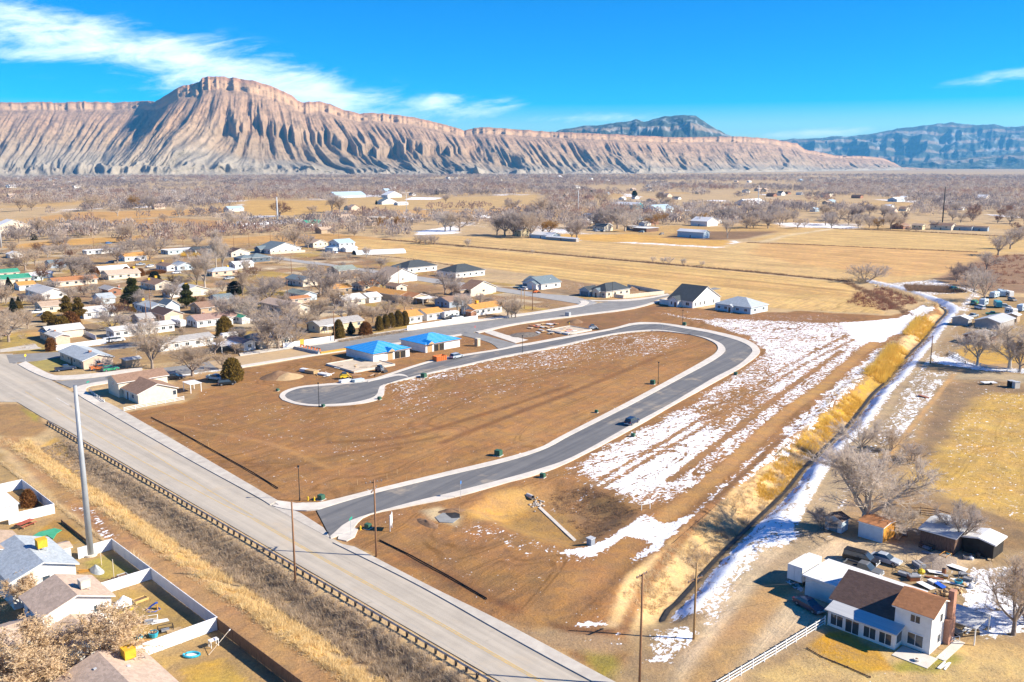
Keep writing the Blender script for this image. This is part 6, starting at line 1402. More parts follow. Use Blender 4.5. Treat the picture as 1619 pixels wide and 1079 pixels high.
for i, (x_, y_, h_) in enumerate([(600, 523, 22), (610, 519.5, 21), (619, 517.8, 22), (630, 516.3, 24), (640.5, 514.8, 22)]):
    tree(x_, y_, h_, 'dome', 'juniper', f'{["leftmost", "second", "middle", "fourth", "rightmost"][i]} of five clipped olive junipers in a row by the white fence', wide=.72, group='row of clipped junipers')
tree(536, 535, 28, 'dome', 'juniper', 'olive juniper beside the wooden pole at the white street fence', wide=.72)
tree(555, 529, 19, 'cone', 'dark', 'dark blue spruce between two olive junipers on the back street', wide=1.5)
tree(578, 531, 21, 'dome', 'rust', 'rusty juniper right of the dark spruce on the back street', wide=1.1)
for x_, y_, h_, f_, c_ in [(211, 487, 44, 'pine', 'pine'), (203, 486, 30, 'pine', 'pine'), (296, 488, 36, 'pine', 'pine'), (106, 500, 30, 'pine', 'olive'), (125, 505, 32, 'pine', 'olive'), (15, 466, 26, 'cone', 'dark'),
                           (245, 446, 16, 'dome', 'dark'), (372, 466, 20, 'dome', 'dark'), (54, 380, 9, 'dome', 'pine'), (210, 436, 13, 'dome', 'rust'), (222, 437, 12, 'dome', 'rust'), (200, 435, 12, 'dome', 'rust'),
                           (99, 523, 22, 'dome', 'olive'), (86, 517, 18, 'dome', 'olive'), (112, 520, 26, 'dome', 'rust'), (76, 509, 16, 'dome', 'olive'), (118, 516, 18, 'dome', 'rust'), (210, 496, 10, 'dome', 'olive'),
                           (21, 494, 22, 'cone', 'dark'), (30, 488, 18, 'cone', 'dark'), (150, 437, 14, 'dome', 'rust'), (28, 491, 14, 'dome', 'olive'), (379, 362, 11, 'cone', 'dark'), (595, 324, 7, 'cone', 'dark'),
                           (683, 308, 7, 'cone', 'dark'), (690, 308, 6, 'dome', 'dark'), (1003, 310, 8, 'dome', 'dark'), (935, 310, 8, 'dome', 'dark'), (1218, 336, 8, 'dome', 'dark')]:
    tree(x_, y_, h_, f_, c_, wide=1.25 if f_ == 'dome' else 1.1)
# neighbourhood bare trees: picture base, height in pixels, form, colour
BT = [(14, 541, 56, 'round', 'tan'), (-6, 560, 70, 'round', 'tan'), (44, 520, 34, 'round', 'tan'), (324, 455, 60, 'tall', 'pale'), (312, 456, 50, 'tall', 'tan'), (342, 426, 58, 'tall', 'pale'), (352, 424, 42, 'tall', 'pale'),
      (424, 480, 46, 'round', 'grey'), (402, 478, 34, 'round', 'tan'), (440, 552, 66, 'round', 'grey'), (424, 553, 56, 'round', 'tan'), (461, 548, 40, 'wide', 'grey'), (506, 466, 52, 'wide', 'grey'), (520, 470, 44, 'round', 'grey'),
      (500, 508, 44, 'wide', 'tan'), (548, 510, 36, 'wide', 'pale'), (566, 512, 34, 'round', 'tan'), (590, 510, 30, 'round', 'tan'), (587, 462, 42, 'round', 'grey'), (606, 458, 30, 'round', 'grey'), (704, 466, 40, 'round', 'grey'),
      (716, 470, 30, 'round', 'grey'), (724, 498, 36, 'tall', 'pale'), (733, 500, 38, 'tall', 'pale'), (803, 500, 34, 'round', 'tan'), (815, 503, 30, 'round', 'tan'), (809, 502, 20, 'round', 'tan'), (398, 490, 26, 'round', 'grey'), (362, 510, 46, 'round', 'grey'),
      (392, 508, 42, 'round', 'pale'), (348, 500, 36, 'wide', 'pale'), (176, 523, 34, 'wide', 'grey'), (192, 520, 24, 'round', 'grey'), (84, 466, 26, 'round', 'grey'), (112, 476, 26, 'wide', 'grey'), (126, 440, 36, 'round', 'grey'),
      (115, 440, 40, 'round', 'grey'), (140, 438, 26, 'round', 'dark'), (40, 428, 36, 'round', 'tan'), (26, 430, 26, 'round', 'dark'), (56, 420, 28, 'round', 'tan'), (186, 417, 32, 'round', 'grey'), (228, 404, 30, 'round', 'grey'),
      (249, 402, 32, 'wide', 'grey'), (237, 412, 22, 'round', 'tan'), (352, 462, 20, 'wide', 'grey'), (384, 468, 42, 'tall', 'tan'), (388, 438, 30, 'tall', 'pale'), (146, 470, 24, 'wide', 'grey'), (156, 490, 22, 'round', 'grey'),
      (222, 490, 34, 'round', 'grey'), (214, 508, 18, 'shrub', 'grey'), (196, 510, 14, 'shrub', 'tan'), (232, 516, 14, 'shrub', 'tan'), (18, 506, 14, 'shrub', 'dark'), (34, 482, 20, 'round', 'dark'), (52, 482, 18, 'round', 'grey'), (62, 482, 17, 'round', 'rusty'),
      (276, 456, 22, 'round', 'rusty'), (286, 452, 18, 'shrub', 'tan'), (264, 470, 14, 'shrub', 'rusty'), (272, 478, 34, 'round', 'grey'), (318, 484, 18, 'shrub', 'rusty'), (330, 470, 12, 'shrub', 'tan'),
      (408, 520, 40, 'round', 'grey'), (380, 545, 30, 'round', 'grey'), (468, 520, 44, 'wide', 'tan'), (488, 520, 36, 'round', 'tan'), (448, 500, 30, 'round', 'grey'), (530, 490, 40, 'round', 'tan'), (556, 494, 26, 'round', 'grey'), (612, 500, 28, 'round', 'tan'),
      (640, 490, 24, 'round', 'tan'), (628, 482, 20, 'shrub', 'grey'), (690, 482, 18, 'shrub', 'olive' if False else 'tan'), (760, 484, 22, 'round', 'grey'), (232, 548, 50, 'round', 'pale'), (270, 552, 26, 'round', 'tan'), (166, 560, 12, 'shrub', 'tan'),
      (340, 560, 34, 'wide', 'tan'), (372, 560, 20, 'round', 'tan'), (288, 530, 16, 'shrub', 'tan'), (540, 452, 26, 'round', 'grey'), (556, 446, 22, 'round', 'grey'), (432, 466, 30, 'round', 'grey'), (66, 446, 24, 'round', 'rusty'), (95, 430, 22, 'round', 'rusty'),
      (4, 520, 34, 'round', 'tan'), (-10, 480, 40, 'round', 'grey'), (10, 480, 30, 'round', 'tan'), (168, 402, 16, 'round', 'grey'), (196, 399, 20, 'round', 'grey'), (210, 396, 22, 'round', 'grey'), (72, 402, 18, 'shrub', 'grey'), (96, 396, 26, 'round', 'grey'), (102, 402, 20, 'shrub', 'grey'), (60, 400, 18, 'shrub', 'rusty'), (20, 402, 22, 'round', 'tan')]
for b_ in BT: tree(*b_)
r_ = random.Random(77)
for i in range(52):                             # the rest of the neighbourhood's yard trees
    q = G(r_.uniform(-20, 620), 405 + 110 * r_.random() ** 1.3)
    if P(q)[0] > 620 - (P(q)[1] - 400) * 1.2 + 60 or any((h[3] + (LOCA + LOCB) * 5 - q).length < 9 for h in HOUSES): continue
    tree(*P(q), r_.uniform(4, 9) * F / q.y, r_.choice(['round', 'round', 'shrub', 'wide']), r_.choice(['grey', 'tan', 'grey', 'rusty', 'pale']))
# trees out in the fields
FT = [(206, 384, 36, 'wide', 'tan'), (196, 376, 20, 'round', 'grey'), (126, 373, 26, 'round', 'pale'), (150, 372, 22, 'round', 'grey'), (32, 335, 26, 'wide', 'tan'), (50, 333, 20, 'round', 'tan'), (64, 375, 34, 'round', 'tan'), (30, 384, 24, 'round', 'grey'), (88, 374, 24, 'round', 'tan'),
      (108, 352, 20, 'round', 'tan'), (146, 334, 28, 'round', 'tan'), (186, 342, 22, 'wide', 'pale'), (210, 330, 22, 'round', 'orange'), (236, 332, 28, 'round', 'grey'), (98, 384, 20, 'round', 'pale'), (260, 352, 14, 'round', 'tan'), (283, 344, 24, 'wide', 'pale'),
      (340, 391, 30, 'tall', 'pale'), (348, 391, 26, 'tall', 'tan'), (312, 392, 20, 'round', 'grey'), (365, 365, 36, 'tall', 'pale'), (372, 364, 24, 'round', 'tan'), (448, 388, 26, 'wide', 'tan'), (466, 390, 30, 'round', 'tan'), (487, 393, 24, 'round', 'grey'),
      (442, 343, 26, 'round', 'rusty'), (525, 336, 30, 'round', 'pale'), (537, 336, 28, 'round', 'tan'), (494, 340, 16, 'round', 'tan'), (605, 361, 20, 'round', 'orange'), (628, 361, 20, 'round', 'orange'), (622, 345, 14, 'round', 'grey'), (560, 374, 12, 'wide', 'grey'), (528, 372, 14, 'round', 'grey'),
      (660, 340, 14, 'round', 'grey'), (704, 366, 34, 'round', 'pale'), (712, 365, 30, 'round', 'pale'), (727, 366, 34, 'wide', 'tan'), (694, 356, 18, 'round', 'grey'), (705, 321, 14, 'round', 'grey'), (663, 385, 16, 'shrub', 'grey'), (674, 386, 18, 'shrub', 'pale'), (684, 387, 16, 'shrub', 'grey'), (740, 390, 14, 'shrub', 'pale'),
      (798, 373, 38, 'round', 'grey'), (812, 374, 42, 'round', 'grey'), (826, 374, 44, 'round', 'grey'), (840, 376, 42, 'round', 'tan'), (786, 372, 30, 'round', 'grey'), (858, 373, 30, 'weeping', 'orange'), (868, 374, 27, 'weeping', 'orange'), (912, 378, 34, 'round', 'grey'), (904, 377, 22, 'round', 'grey'),
      (942, 360, 26, 'round', 'grey'), (960, 360, 36, 'round', 'grey'), (976, 362, 40, 'round', 'grey'), (988, 366, 34, 'round', 'pale'), (1008, 355, 26, 'round', 'pale'), (858, 344, 34, 'round', 'tan'), (872, 342, 26, 'round', 'grey'), (810, 335, 22, 'round', 'grey'), (1036, 358, 20, 'round', 'orange'), (1048, 354, 18, 'round', 'orange'), (1112, 352, 16, 'round', 'orange'), (1096, 351, 14, 'round', 'tan'),
      (1150, 377, 34, 'tall', 'pale'), (1044, 322, 20, 'round', 'dark'), (1058, 328, 18, 'round', 'tan'), (952, 324, 22, 'round', 'tan'), (1388, 362, 18, 'round', 'orange'), (1408, 363, 26, 'round', 'tan'), (1424, 362, 22, 'round', 'tan'), (1448, 366, 8, 'shrub', 'dark'), (1436, 366, 9, 'shrub', 'dark'),
      (1476, 363, 16, 'round', 'grey'), (842, 402, 8, 'shrub', 'pale'), (1032, 414, 10, 'shrub', 'pale'), (1048, 416, 10, 'shrub', 'pale'), (1058, 417, 12, 'shrub', 'pale'), (1080, 419, 12, 'shrub', 'pale'), (1110, 420, 9, 'shrub', 'pale')]
for b_ in FT: tree(*b_)
# belt of trees beyond the right-hand field and scattered through the middle valley
def scatter(n, x0, x1, y0, y1, hm, forms, cols, seed):
    r = random.Random(seed)
    for i in range(n):
        px = r.uniform(x0, x1); py = y0 + (y1 - y0) * r.random(); d = G(px, py).y
        tree(px, py, r.uniform(*hm) * F / d, r.choice(forms), r.choice(cols), far=True)
scatter(52, 1140, 1420, 338, 362, (9, 17), ['round', 'round', 'wide'], ['grey', 'grey', 'tan', 'dark'], 5)
scatter(18, 1430, 1640, 335, 358, (9, 16), ['round', 'wide'], ['grey', 'dark', 'rusty'], 6)
scatter(8, 1600, 1650, 358, 380, (8, 13), ['round', 'wide'], ['grey', 'rusty'], 8)

# ---------------------------------------------------------------- woodland too far to count
FIELDS = [[(p.x, p.y) for p in Gs(q[0])] for q in PATCH[:24]]
def woodland():
    r = np.random.default_rng(3); N = 52000
    y = 620 + (5200 - 620) * r.uniform(0, 1, N) ** 1.25; x = r.uniform(-.64, .64, N) * (y + 150)
    dens = fbm(x / 260, y / 420, 4, 77); keep = dens > np.interp(y, [620, 900, 1400, 2500, 5000], [.55, .52, .45, .41, .38])
    px = 809.5 + F * x / (y * CP + H * SP)
    keep &= ~((px > 540) & (px < 1180) & (y < 760)) & ~((px > 400) & (y < 640)) & ~((px > 1180) & (px < 1600) & (y < 860))
    keep &= r.uniform(0, 1, N) < np.interp(y, [620, 1000, 2000, 5000], [.6, .85, .95, .8])
    for poly in FIELDS:
        keep &= poly_sd(x, y, poly) < -6
    for h in HOUSES:
        keep &= (x - h[3].x) ** 2 + (y - h[3].y) ** 2 > 14 ** 2
    x, y = x[keep], y[keep]; n = len(x)
    hgt = r.uniform(4.5, 12.5, n) * np.interp(y, [600, 1500, 5000], [.85, 1, 1.15]); wid = hgt * r.uniform(.40, .70, n)
    T_ = 46; temps = []
    for k in range(8):
        c = r.normal(0, 1, (T_, 3)); c /= np.linalg.norm(c, axis=1)[:, None]; c *= r.uniform(.25, 1, (T_, 1)) ** .5; c[:, 2] = c[:, 2] * .42 + .58; c[:, :2] *= (1.15 - np.abs(c[:, 2:3] - .55))
        d = r.normal(0, 1, (T_, 3)); d[:, 2] += .8; d /= np.linalg.norm(d, axis=1)[:, None]; s = np.cross(d, r.normal(0, 1, (T_, 3))); s /= np.linalg.norm(s, axis=1)[:, None]
        temps.append(np.stack([c - s * .07, c + s * .07, c + d * .34], 1))
        temps[-1][0] = [(-.04, 0, 0), (.04, 0, 0), (0, 0, .7)]
    temps = np.array(temps); which = r.integers(0, 8, n)
    V = temps[which].copy(); a = r.uniform(0, 6.28, n); ca, sa = np.cos(a)[:, None, None], np.sin(a)[:, None, None]
    X = V[..., 0] * ca - V[..., 1] * sa; Y = V[..., 0] * sa + V[..., 1] * ca
    V = np.stack([X * wid[:, None, None] + x[:, None, None], Y * wid[:, None, None] + y[:, None, None], V[..., 2] * hgt[:, None, None]], -1)
    mix = fbm(x / 130, y / 160, 3, 5) + r.normal(0, .10, n); order = np.argsort(mix); cuts = np.array_split(order, 5)
    for idx, mt in zip(cuts, ('dark', 'grey', 'pale', 'tan', 'rusty')):
        tri = V[idx].reshape(-1, 3); o = link('distant_woodland', npmesh('distant_woodland', tri, np.arange(len(tri)).reshape(-1, 3), WOODM[mt])); tag(o, kind='stuff')
WOODM = {'dark': LM('far_wood_dark', (.293, .238, .226), (.220, .183, .171), .02, .98), 'grey': LM('far_wood_grey', (.439, .366, .323), (.342, .287, .256), .02, .98), 'pale': LM('far_wood_pale', (.586, .500, .427), (.476, .403, .348), .02, .98),
         'tan': LM('far_wood_tan', (.512, .403, .305), (.403, .317, .244), .02, .98), 'rusty': LM('far_wood_rusty', (.390, .262, .207), (.305, .207, .171), .02, .98)}
woodland()
# far houses: walls and roofs, shared meshes
def far_houses():
    r = random.Random(21); kinds = []
    for wall, roof in (('white', 'grey'), ('cream', 'brown'), ('white', 'white'), ('tan', 'tan'), ('bluewhite', 'metalblue'), ('brick', 'darkbrown'), ('white', 'charcoal'), ('peach', 'khaki')):
        for kd in ('gableA', 'gableB'):
            t_ = thing('house', 'x', 'house'); block(t_, -7, -5, 14, 10, 3.2, kd, wall, roof, .42, .5, fascia=False); kinds.append((t_, wall, roof))
    index_kids(); cnt = 0; tries = 0
    WN = {'white': 'white', 'cream': 'cream', 'tan': 'tan', 'bluewhite': 'pale blue', 'brick': 'red-brown', 'peach': 'peach'}
    used = set()
    while cnt < 190 and tries < 4000:
        tries += 1
        y = 640 + 3600 * r.random() ** 1.3; x = r.uniform(-.58, .58) * y; p = Vector((x, y, 0)); px, py = P(p)
        if (540 < px < 1180 and y < 900) or (1180 < px and y < 900) or (400 < px and y < 680): continue
        if float(fbm(np.array([x / 200]), np.array([y / 300]), 3, 88)[0]) < .48: continue
        if any(poly_sd(np.array([x]), np.array([y]), f_)[0] > -8 for f_ in FIELDS): continue
        if any((h[3] - p).length < 30 for h in HOUSES): continue
        t_, wl_, rf_ = kinds[cnt % len(kinds)]
        o = t_ if cnt < len(kinds) else copy_tree(t_)
        o.location = p; o.rotation_euler = (0, 0, ANG + r.choice((0, math.pi / 2)) + r.uniform(-.06, .06)); s = r.uniform(.65, 1.1) * (1 + y / 12000); o.scale = (s, s, s * r.uniform(.9, 1.3))
        o['label'] = f'distant {WN[wl_]} house with {rf_.replace("metalblue", "blue").replace("darkbrown", "dark brown").replace("khaki", "tan").replace("charcoal", "black")} roof among the bare valley trees'
        o['group'] = 'distant houses of the valley'; cnt += 1
        HOUSES_FAR.append(p)
HOUSES_FAR = []
far_houses()

# ================================================================ FENCES, RAILS, POLES
def fence(name, label, pts, h, step, panel_mat, post_mat=None, thick=.05, post=.12, group=None, cat='fence', slats=0, cap=False):
    """posts and panels along a polyline; each panel and each post is a part"""
    pts = [Vector((p.x, p.y, 0)) for p in pts]; root = thing(name, label, cat, pts[0], 0, group); post_mat = post_mat or panel_mat
    pm = cached(('post', post, h, post_mat.name), lambda: MB().box(-post / 2, -post / 2, -.25, post / 2, post / 2, h + .08).mesh('post', post_mat))
    link('post', pm, root, (0, 0, 0))
    for a, b in zip(pts[:-1], pts[1:]):
        L = (b - a).length; n = max(1, round(L / step)); d = (b - a) / L; ang = math.atan2(d.y, d.x); w_ = L / n
        def mk():
            m = MB()
            if slats:
                for k in range(slats): z = h * (k + .7) / slats; m.box(post / 2, -thick / 2, z - .07, w_ - post / 2, thick / 2, z + .07)
            else:
                m.box(post / 2, -thick / 2, .04, w_ - post / 2, thick / 2, h)
                if cap: m.box(post / 2, -thick, h, w_ - post / 2, thick, h + .05)
                k = max(2, int(w_ / .3))
                for i in range(1, k): m.box(post / 2 + (w_ - post) * i / k - .012, -thick / 2 - .012, .08, post / 2 + (w_ - post) * i / k + .012, thick / 2 + .012, h - .04)
            return m.mesh('panel' if not slats else 'rails', panel_mat)
        me = cached(('panel', round(w_, 3), h, panel_mat.name, slats, cap), mk)
        for i in range(n):
            o = link('panel' if not slats else 'rail_span', me, root, a - pts[0] + d * w_ * i, ang)
            link('post', pm, root, a - pts[0] + d * w_ * (i + 1), ang)
    return root
def gpts(*px): return Gs(px)
# white vinyl yards, lower left
fence('yard_fence', 'white vinyl fence panels along the dirt path beside the lower left yards', [rail_pt(85.9, 17.4), rail_pt(101.2, 17.4), rail_pt(122.6, 17.4)], 1.85, 2.4, VINYL, cap=True)
fence('yard_fence', 'white vinyl fence running back from the path behind the khaki roof', [rail_pt(101.2, 17.55), rail_pt(101.2, 17.55) - LOCA * 9.5], 1.85, 2.4, VINYL, cap=True)
fence('yard_fence', 'white vinyl fence between the cluttered yard and the yellow lawn', [rail_pt(122.6, 17.55), rail_pt(122.6, 17.55) - LOCA * 15], 1.85, 2.4, VINYL, cap=True)
fence('yard_fence', 'short white vinyl fence beside the base of the steel pole', [rail_pt(85.9, 17.5), rail_pt(85.9, 17.5) - LOCA * 5.2], 1.85, 2.4, VINYL, cap=True)
fence('plank_fence', 'brown wooden plank fence along the dirt path at the bottom edge', [rail_pt(122.75, 17.4), rail_pt(152, 17.4)], 1.75, 2.1, WOODD, cap=False)
fence('yard_fence', 'white vinyl fence of the walled yard with the round rusty bush', [rail_pt(44.5, 18.8) - LOCA * 9, rail_pt(44.5, 18.8), rail_pt(62.6, 18.8), rail_pt(62.6, 18.8) - LOCA * 7.5], 1.85, 2.4, VINYL, cap=True)
fence('retaining_wall', 'low dark timber wall behind the green tarp yard', [rail_pt(68, 19.4), rail_pt(83, 19.4)], .55, 2.4, WOODD)
# corner house rails and other fences
fence('rail_fence', 'white rail fence along the plowed lot beside the brown-roofed corner house', gpts((196, 651), (232, 643.5), (291, 633)), 1.1, 2.6, WHITE, slats=3)
fence('rail_fence', 'short white rail fence in the shaded front yard of the corner house', gpts((142, 620), (150, 627), (165, 637)), .9, 2.4, WHITE, slats=2)
fence('street_fence', 'white vinyl fence along the side street behind the blue-grey roof', gpts((89, 554.8), (168, 543.8)), 1.8, 2.4, VINYL, cap=True)
fence('yard_fence', 'white fence between the solar panel house and the mobile home', gpts((114, 521), (152, 538)), 1.7, 2.4, VINYL)
fence('yard_fence', 'white fence behind the solar panel house yard', gpts((88, 524), (114, 520.5)), 1.7, 2.4, VINYL)
fence('street_fence', 'long white fence along the back street below the bare trees', gpts((448, 551.5), (474, 547.2)), 1.8, 2.4, VINYL, cap=True)
fence('street_fence', 'white fence right of the yellow gate on the back street', gpts((481, 546), (528, 539)), 1.8, 2.4, VINYL, cap=True)
fence('yellow_gate', 'tall yellow wooden gate in the white street fence', gpts((474, 547), (480.5, 546)), 2.2, 3.4, M('yellow_gate_wood', (.66, .40, .06), (.56, .33, .05), 2, .7), cat='gate')
fence('street_fence', 'long plain white fence in front of the orange-roofed white house', gpts((644, 523.4), (744, 508), (755, 506.5)), 1.9, 2.4, VINYL, cap=True)
fence('yard_wall', 'cream panel fence around the cream gabled new house', gpts((719, 468.8), (744, 470), (779.5, 464.2)), 1.7, 2.4, CREAMF)
fence('yard_wall', 'cream panel fence in front of the white walled house with tan roof', gpts((600, 448), (614, 451), (651.5, 444.8)), 1.6, 2.4, CREAMF)
fence('yard_wall', 'long cream panel fence behind the charcoal-roofed corner house', gpts((985.5, 472.3), (1050, 465.6), (992, 455)), 1.8, 2.4, CREAMF)
fence('yard_wall', 'short tan fence at the side of the charcoal-roofed corner house', gpts((970, 470.3), (985, 472.3)), 1.6, 2.4, CREAMF)
fence('yard_wall', 'cream fence right of the white gabled house at the lots', gpts((428, 402.8), (482.6, 399.3)), 1.8, 3.0, CREAMF)
fence('farm_fence', 'white three-rail fence along the gravel drive at the bottom', [G(1132, 1092), G(1226, 1036), G(1304, 988)], 1.25, 2.5, WHITE, slats=3)
fence('corral_fence', 'dark old rail fence behind the plank barn', gpts((1432, 813), (1455, 813), (1481, 816), (1508, 824)), 1.3, 2.6, WOODD, slats=3)
fence('drive_fence', 'grey rail fence along the farm drive at right', gpts((1500, 560), (1530, 574), (1560, 583), (1625, 592)), 1.1, 3.2, GALV, slats=3)
fence('drive_fence', 'dark cable fence beside the snowy canal crossing', gpts((1497, 562), (1526, 576)), .9, 4, BLACKM, slats=2)
for lab, pts in (('black silt fence along the left edge of the plowed lot', [(239, 661), (285, 684), (340, 715), (400, 748.5), (440, 773.5)]),
                 ('black silt fence in the lower plowed lot beside the roadside walk', [(600, 855.5), (650, 880), (710, 913), (770, 948.5)]),
                 ('low black silt fence along the top of the canal bank', [(958, 962), (1002, 908), (1040, 880), (1112, 818), (1200, 742), (1250, 700)])):
    SILT = M('black_silt_fabric', (.025, .023, .022), (.05, .045, .04), 1, .9)
    fence('silt_fence', lab, Gs(pts), .30 if 'canal' not in lab else .16, 3.0, SILT, WOODD, .03, .05)
# guardrail: posts, rail spans
gr = thing('guardrail', 'steel guardrail with dark timber posts along the main road', 'guardrail', rail_pt(0, 0))
WTIMB = M('dark_timber', (.07, .06, .055), (.045, .04, .038), 2, .9)
gpm = MB().box(-.11, -.13, -.8, .11, .13, .78).mesh('post', WTIMB)
gbm = MB().box(-.10, -.10, .34, .10, .08, .74).mesh('block', WTIMB)
spm = MB().prism([(-.02, .42), (.035, .47), (.035, .53), (-.01, .58), (-.01, .62), (.035, .67), (.035, .73), (-.02, .78), (-.045, .78), (-.045, .42)], 'x', 0, 2.02).mesh('rail', GALV)
ga = math.atan2(GU.y, GU.x)
n_ = 84
for i in range(n_):
    q = rail_pt(i * 2.0, .12) - rail_pt(0, 0); link('post', gpm, gr, (q.x, q.y, -.02), ga)
    if i < n_ - 1: q = rail_pt(i * 2.0 + .001, -.14) - rail_pt(0, 0); link('rail', spm, gr, (q.x, q.y, 0), ga + math.pi * 0)
# utility poles
def pole(label, px, py, Hm, mat, arms=(), r0=.17, group='utility poles', name='utility_pole', lean=(0, 0), ext=None):
    p = G(px, py); o = thing(name, label, 'pole', p, ANG - .3, group)
    MB().tube([(0, 0, -.5), (lean[0] * .5, lean[1] * .5, Hm / 2), (lean[0], lean[1], Hm)], [r0, r0 * .86, r0 * .68], 10).build('pole', mat, o, True)
    for z, L, ax in arms:
        a = MB().box(-L / 2, -.07, -.08, L / 2, .07, .08).build('crossarm', WOODD, o, loc=(0, .16, Hm - z), rz=ax)
        im = cached('ins', lambda: MB().tube([(0, 0, .06), (0, 0, .14), (0, 0, .26)], [.05, .08, .04], 6).mesh('insulator', INS))
        for k in (-.46, -.2, .2, .46): link('insulator', im, a, (L * k, 0, 0))
    if ext:
        MB().tube([(0, -.28, Hm - ext), (0, -.28, Hm - ext + .95)], .25, 10).build('transformer', GALV, o)
    return o
pole('brown utility pole with double crossarms beside the subdivision entry', 595, 880.5, 13.0, POLEW, ((.5, 2.8, 0), (1.7, 2.6, .9)))
pole('brown utility pole standing behind the guardrail', 467, 918.5, 12.7, POLEW, (), ext=None)
pole('brown utility pole at the bottom edge beside the canal culvert', 1011, 1086, 14.6, POLEW, ((.25, 2.0, .3),))
pole('tan utility pole beside the snowy canal lane', 1096.7, 1010.5, 10.8, POLEN, ((2.4, 2.8, .2),))
pole('dark utility pole beside the snowy canal crossing', 1471, 575, 9.0, POLEW, ((.5, 1.6, .3),))
for i, (x_, y_, h_) in enumerate([(824, 489, 9), (829, 488.5, 9), (842, 491, 11)]):
    pole(f'{["tan", "pale", "dark brown"][i]} wooden pole in the yard left of the upper street corner', x_, y_, h_, POLEN if i < 2 else POLEW, ())
pole('utility pole beside the olive juniper on the back street', 529, 540, 11, POLEW, ((.6, 1.8, .3),))
pole('utility pole in the bare lots left of the fork', 461, 433, 10, POLEW, ((.6, 1.8, .3),))
pole('utility pole behind the teal-shaded house', 455, 476, 10, POLEW, ((.6, 1.8, .3),))
pole('utility pole beside the white walled house', 630, 450, 10, POLEW, ((.6, 1.8, .3),))
pole('utility pole behind the twin-gable house', 239, 500, 11, POLEW, ((.6, 1.8, .3),))
pole('utility pole at the peach garage house', 232, 515, 9, POLEW, ())
pole('utility pole behind the long mobile home', 225, 548, 9, POLEW, ())
pole('utility pole in the field at upper left', 149, 398, 10, POLEW, ((.6, 1.8, .3),)); pole('utility pole beside the orange strip field', 217, 346, 12, POLEW, ((.6, 1.8, .3),))
for i, (x_, y_, h_, w_) in enumerate([(439, 349, 26, .9), (914, 340, 30, .6), (1198, 333, 34, .6), (1490, 352, 38, .7), (643, 340, 26, .4), (2, 392, 40, .8)]):
    o = pole(f'tall steel transmission pole {["beside the snowy yellow field", "behind the farm trees", "beyond the right-hand woods", "above the far lane sheds", "among far open fields", "at the left picture edge"][i]}', x_, y_, h_, GALV if i != 3 else WTIMB, ((2, 5, .4), (5, 5, .4)), w_, 'transmission poles', 'transmission_pole')
for i, (x_, y_) in enumerate([(290, 395), (370, 393), (394, 391), (428, 389), (536, 384), (104, 404)]):
    pole(f'slim utility pole at the field edge {["by the poplars", "behind the navy-roofed houses", "left of the white gable", "left of the three field trees", "left of the tall barn house", "by the low garages"][i]}', x_, y_, 11, POLEW, ((.5, 1.8, .3),), .16)
sp = thing('transmission_pole', 'very tall tapered grey steel pole rising beside the white fence at left', 'pole', G(143.5, 878.5), 0)
MB().tube([(0, 0, -.3), (0, 0, 14), (0, 0, 28.2)], [.52, .42, .28], 20).build('shaft', M('dull_grey_steel', (.31, .335, .36), (.37, .39, .41), .5, .5, metal=.2), sp, True)
MB().tube([(0, 0, -.3), (0, 0, .3)], 1.0, 20).build('footing', CONC, sp); MB().box(-.05, -.05, 0, .5, .05, .1).build('bracket', GALV, sp, loc=(0, 0, 22)); MB().box(-.4, -.04, 0, 0, .04, .09).build('bracket', GALV, sp, loc=(0, 0, 25.5))
# wires
def wire(label, a, b, sag=1.0, r=.018, group='overhead wires'):
    pts = [a.lerp(b, i / 10) - Vector((0, 0, sag * 4 * (i / 10) * (1 - i / 10))) for i in range(11)]
    o = MB().tube(pts, r, 3, False).build('overhead_wire', WIREM); return tag(o, label, 'wire', group)
def top(px, py, Hm): p = G(px, py); return Vector((p.x, p.y, Hm))
wire('overhead wire from the guardrail pole towards the entry pole', top(467, 918.5, 12.4), top(595, 880.5, 11.8), .5)
wire('service wire from the tan lane pole to the white farmhouse garage', top(1096.7, 1010.5, 8.4), BR + LOCA * 4 + LOCB * 17 + Vector((0, 0, 3.4)), .9, .02)
for k in (-1, 1): wire('overhead wire over the old neighbourhood roofs at left', top(-60, 520, 9.5 + k * .5), top(239, 500, 10 + k * .5), 1.2, .03)
for k in (-1, 1): wire('overhead wire crossing the middle of the old neighbourhood', top(239, 500, 10 + k * .5), top(455, 476, 9.6 + k * .5), 1.2, .03)
# street lamps
def lamp(label, px, py, Hm, group='black street lamps'):
    o = thing('street_lamp', label, 'street lamp', G(px, py, .1), 0, group)
    MB().tube([(0, 0, -.3), (0, 0, .5), (0, 0, .55), (0, 0, Hm)], [.14, .14, .085, .065], 8).build('post', BLACKM, o); MB().tube([(0, 0, Hm), (0, 0, Hm + .35), (0, 0, Hm + .45)], [.16, .24, .06], 8).build('lamp_head', BLACKM, o)
    MB().tube([(0, 0, Hm - .05), (0, 0, Hm)], [.12, .13], 8).build('lens', HEADL, o); return o
lamp('black street lamp at the turning circle', 504.5, 643, 6.0); lamp('black street lamp at the field corner near the entry', 474, 791, 6.4); lamp('black street lamp beside a green box on the loop road', 1040.5, 607, 6.0)
lamp('black street lamp at the junction of connector and loop', 826, 558.5, 5.6); lamp('black street lamp in the soil behind the top of the loop', 1079, 514, 5.6); lamp('black street lamp near the charcoal-roofed corner house', 968, 470.5, 7.0)
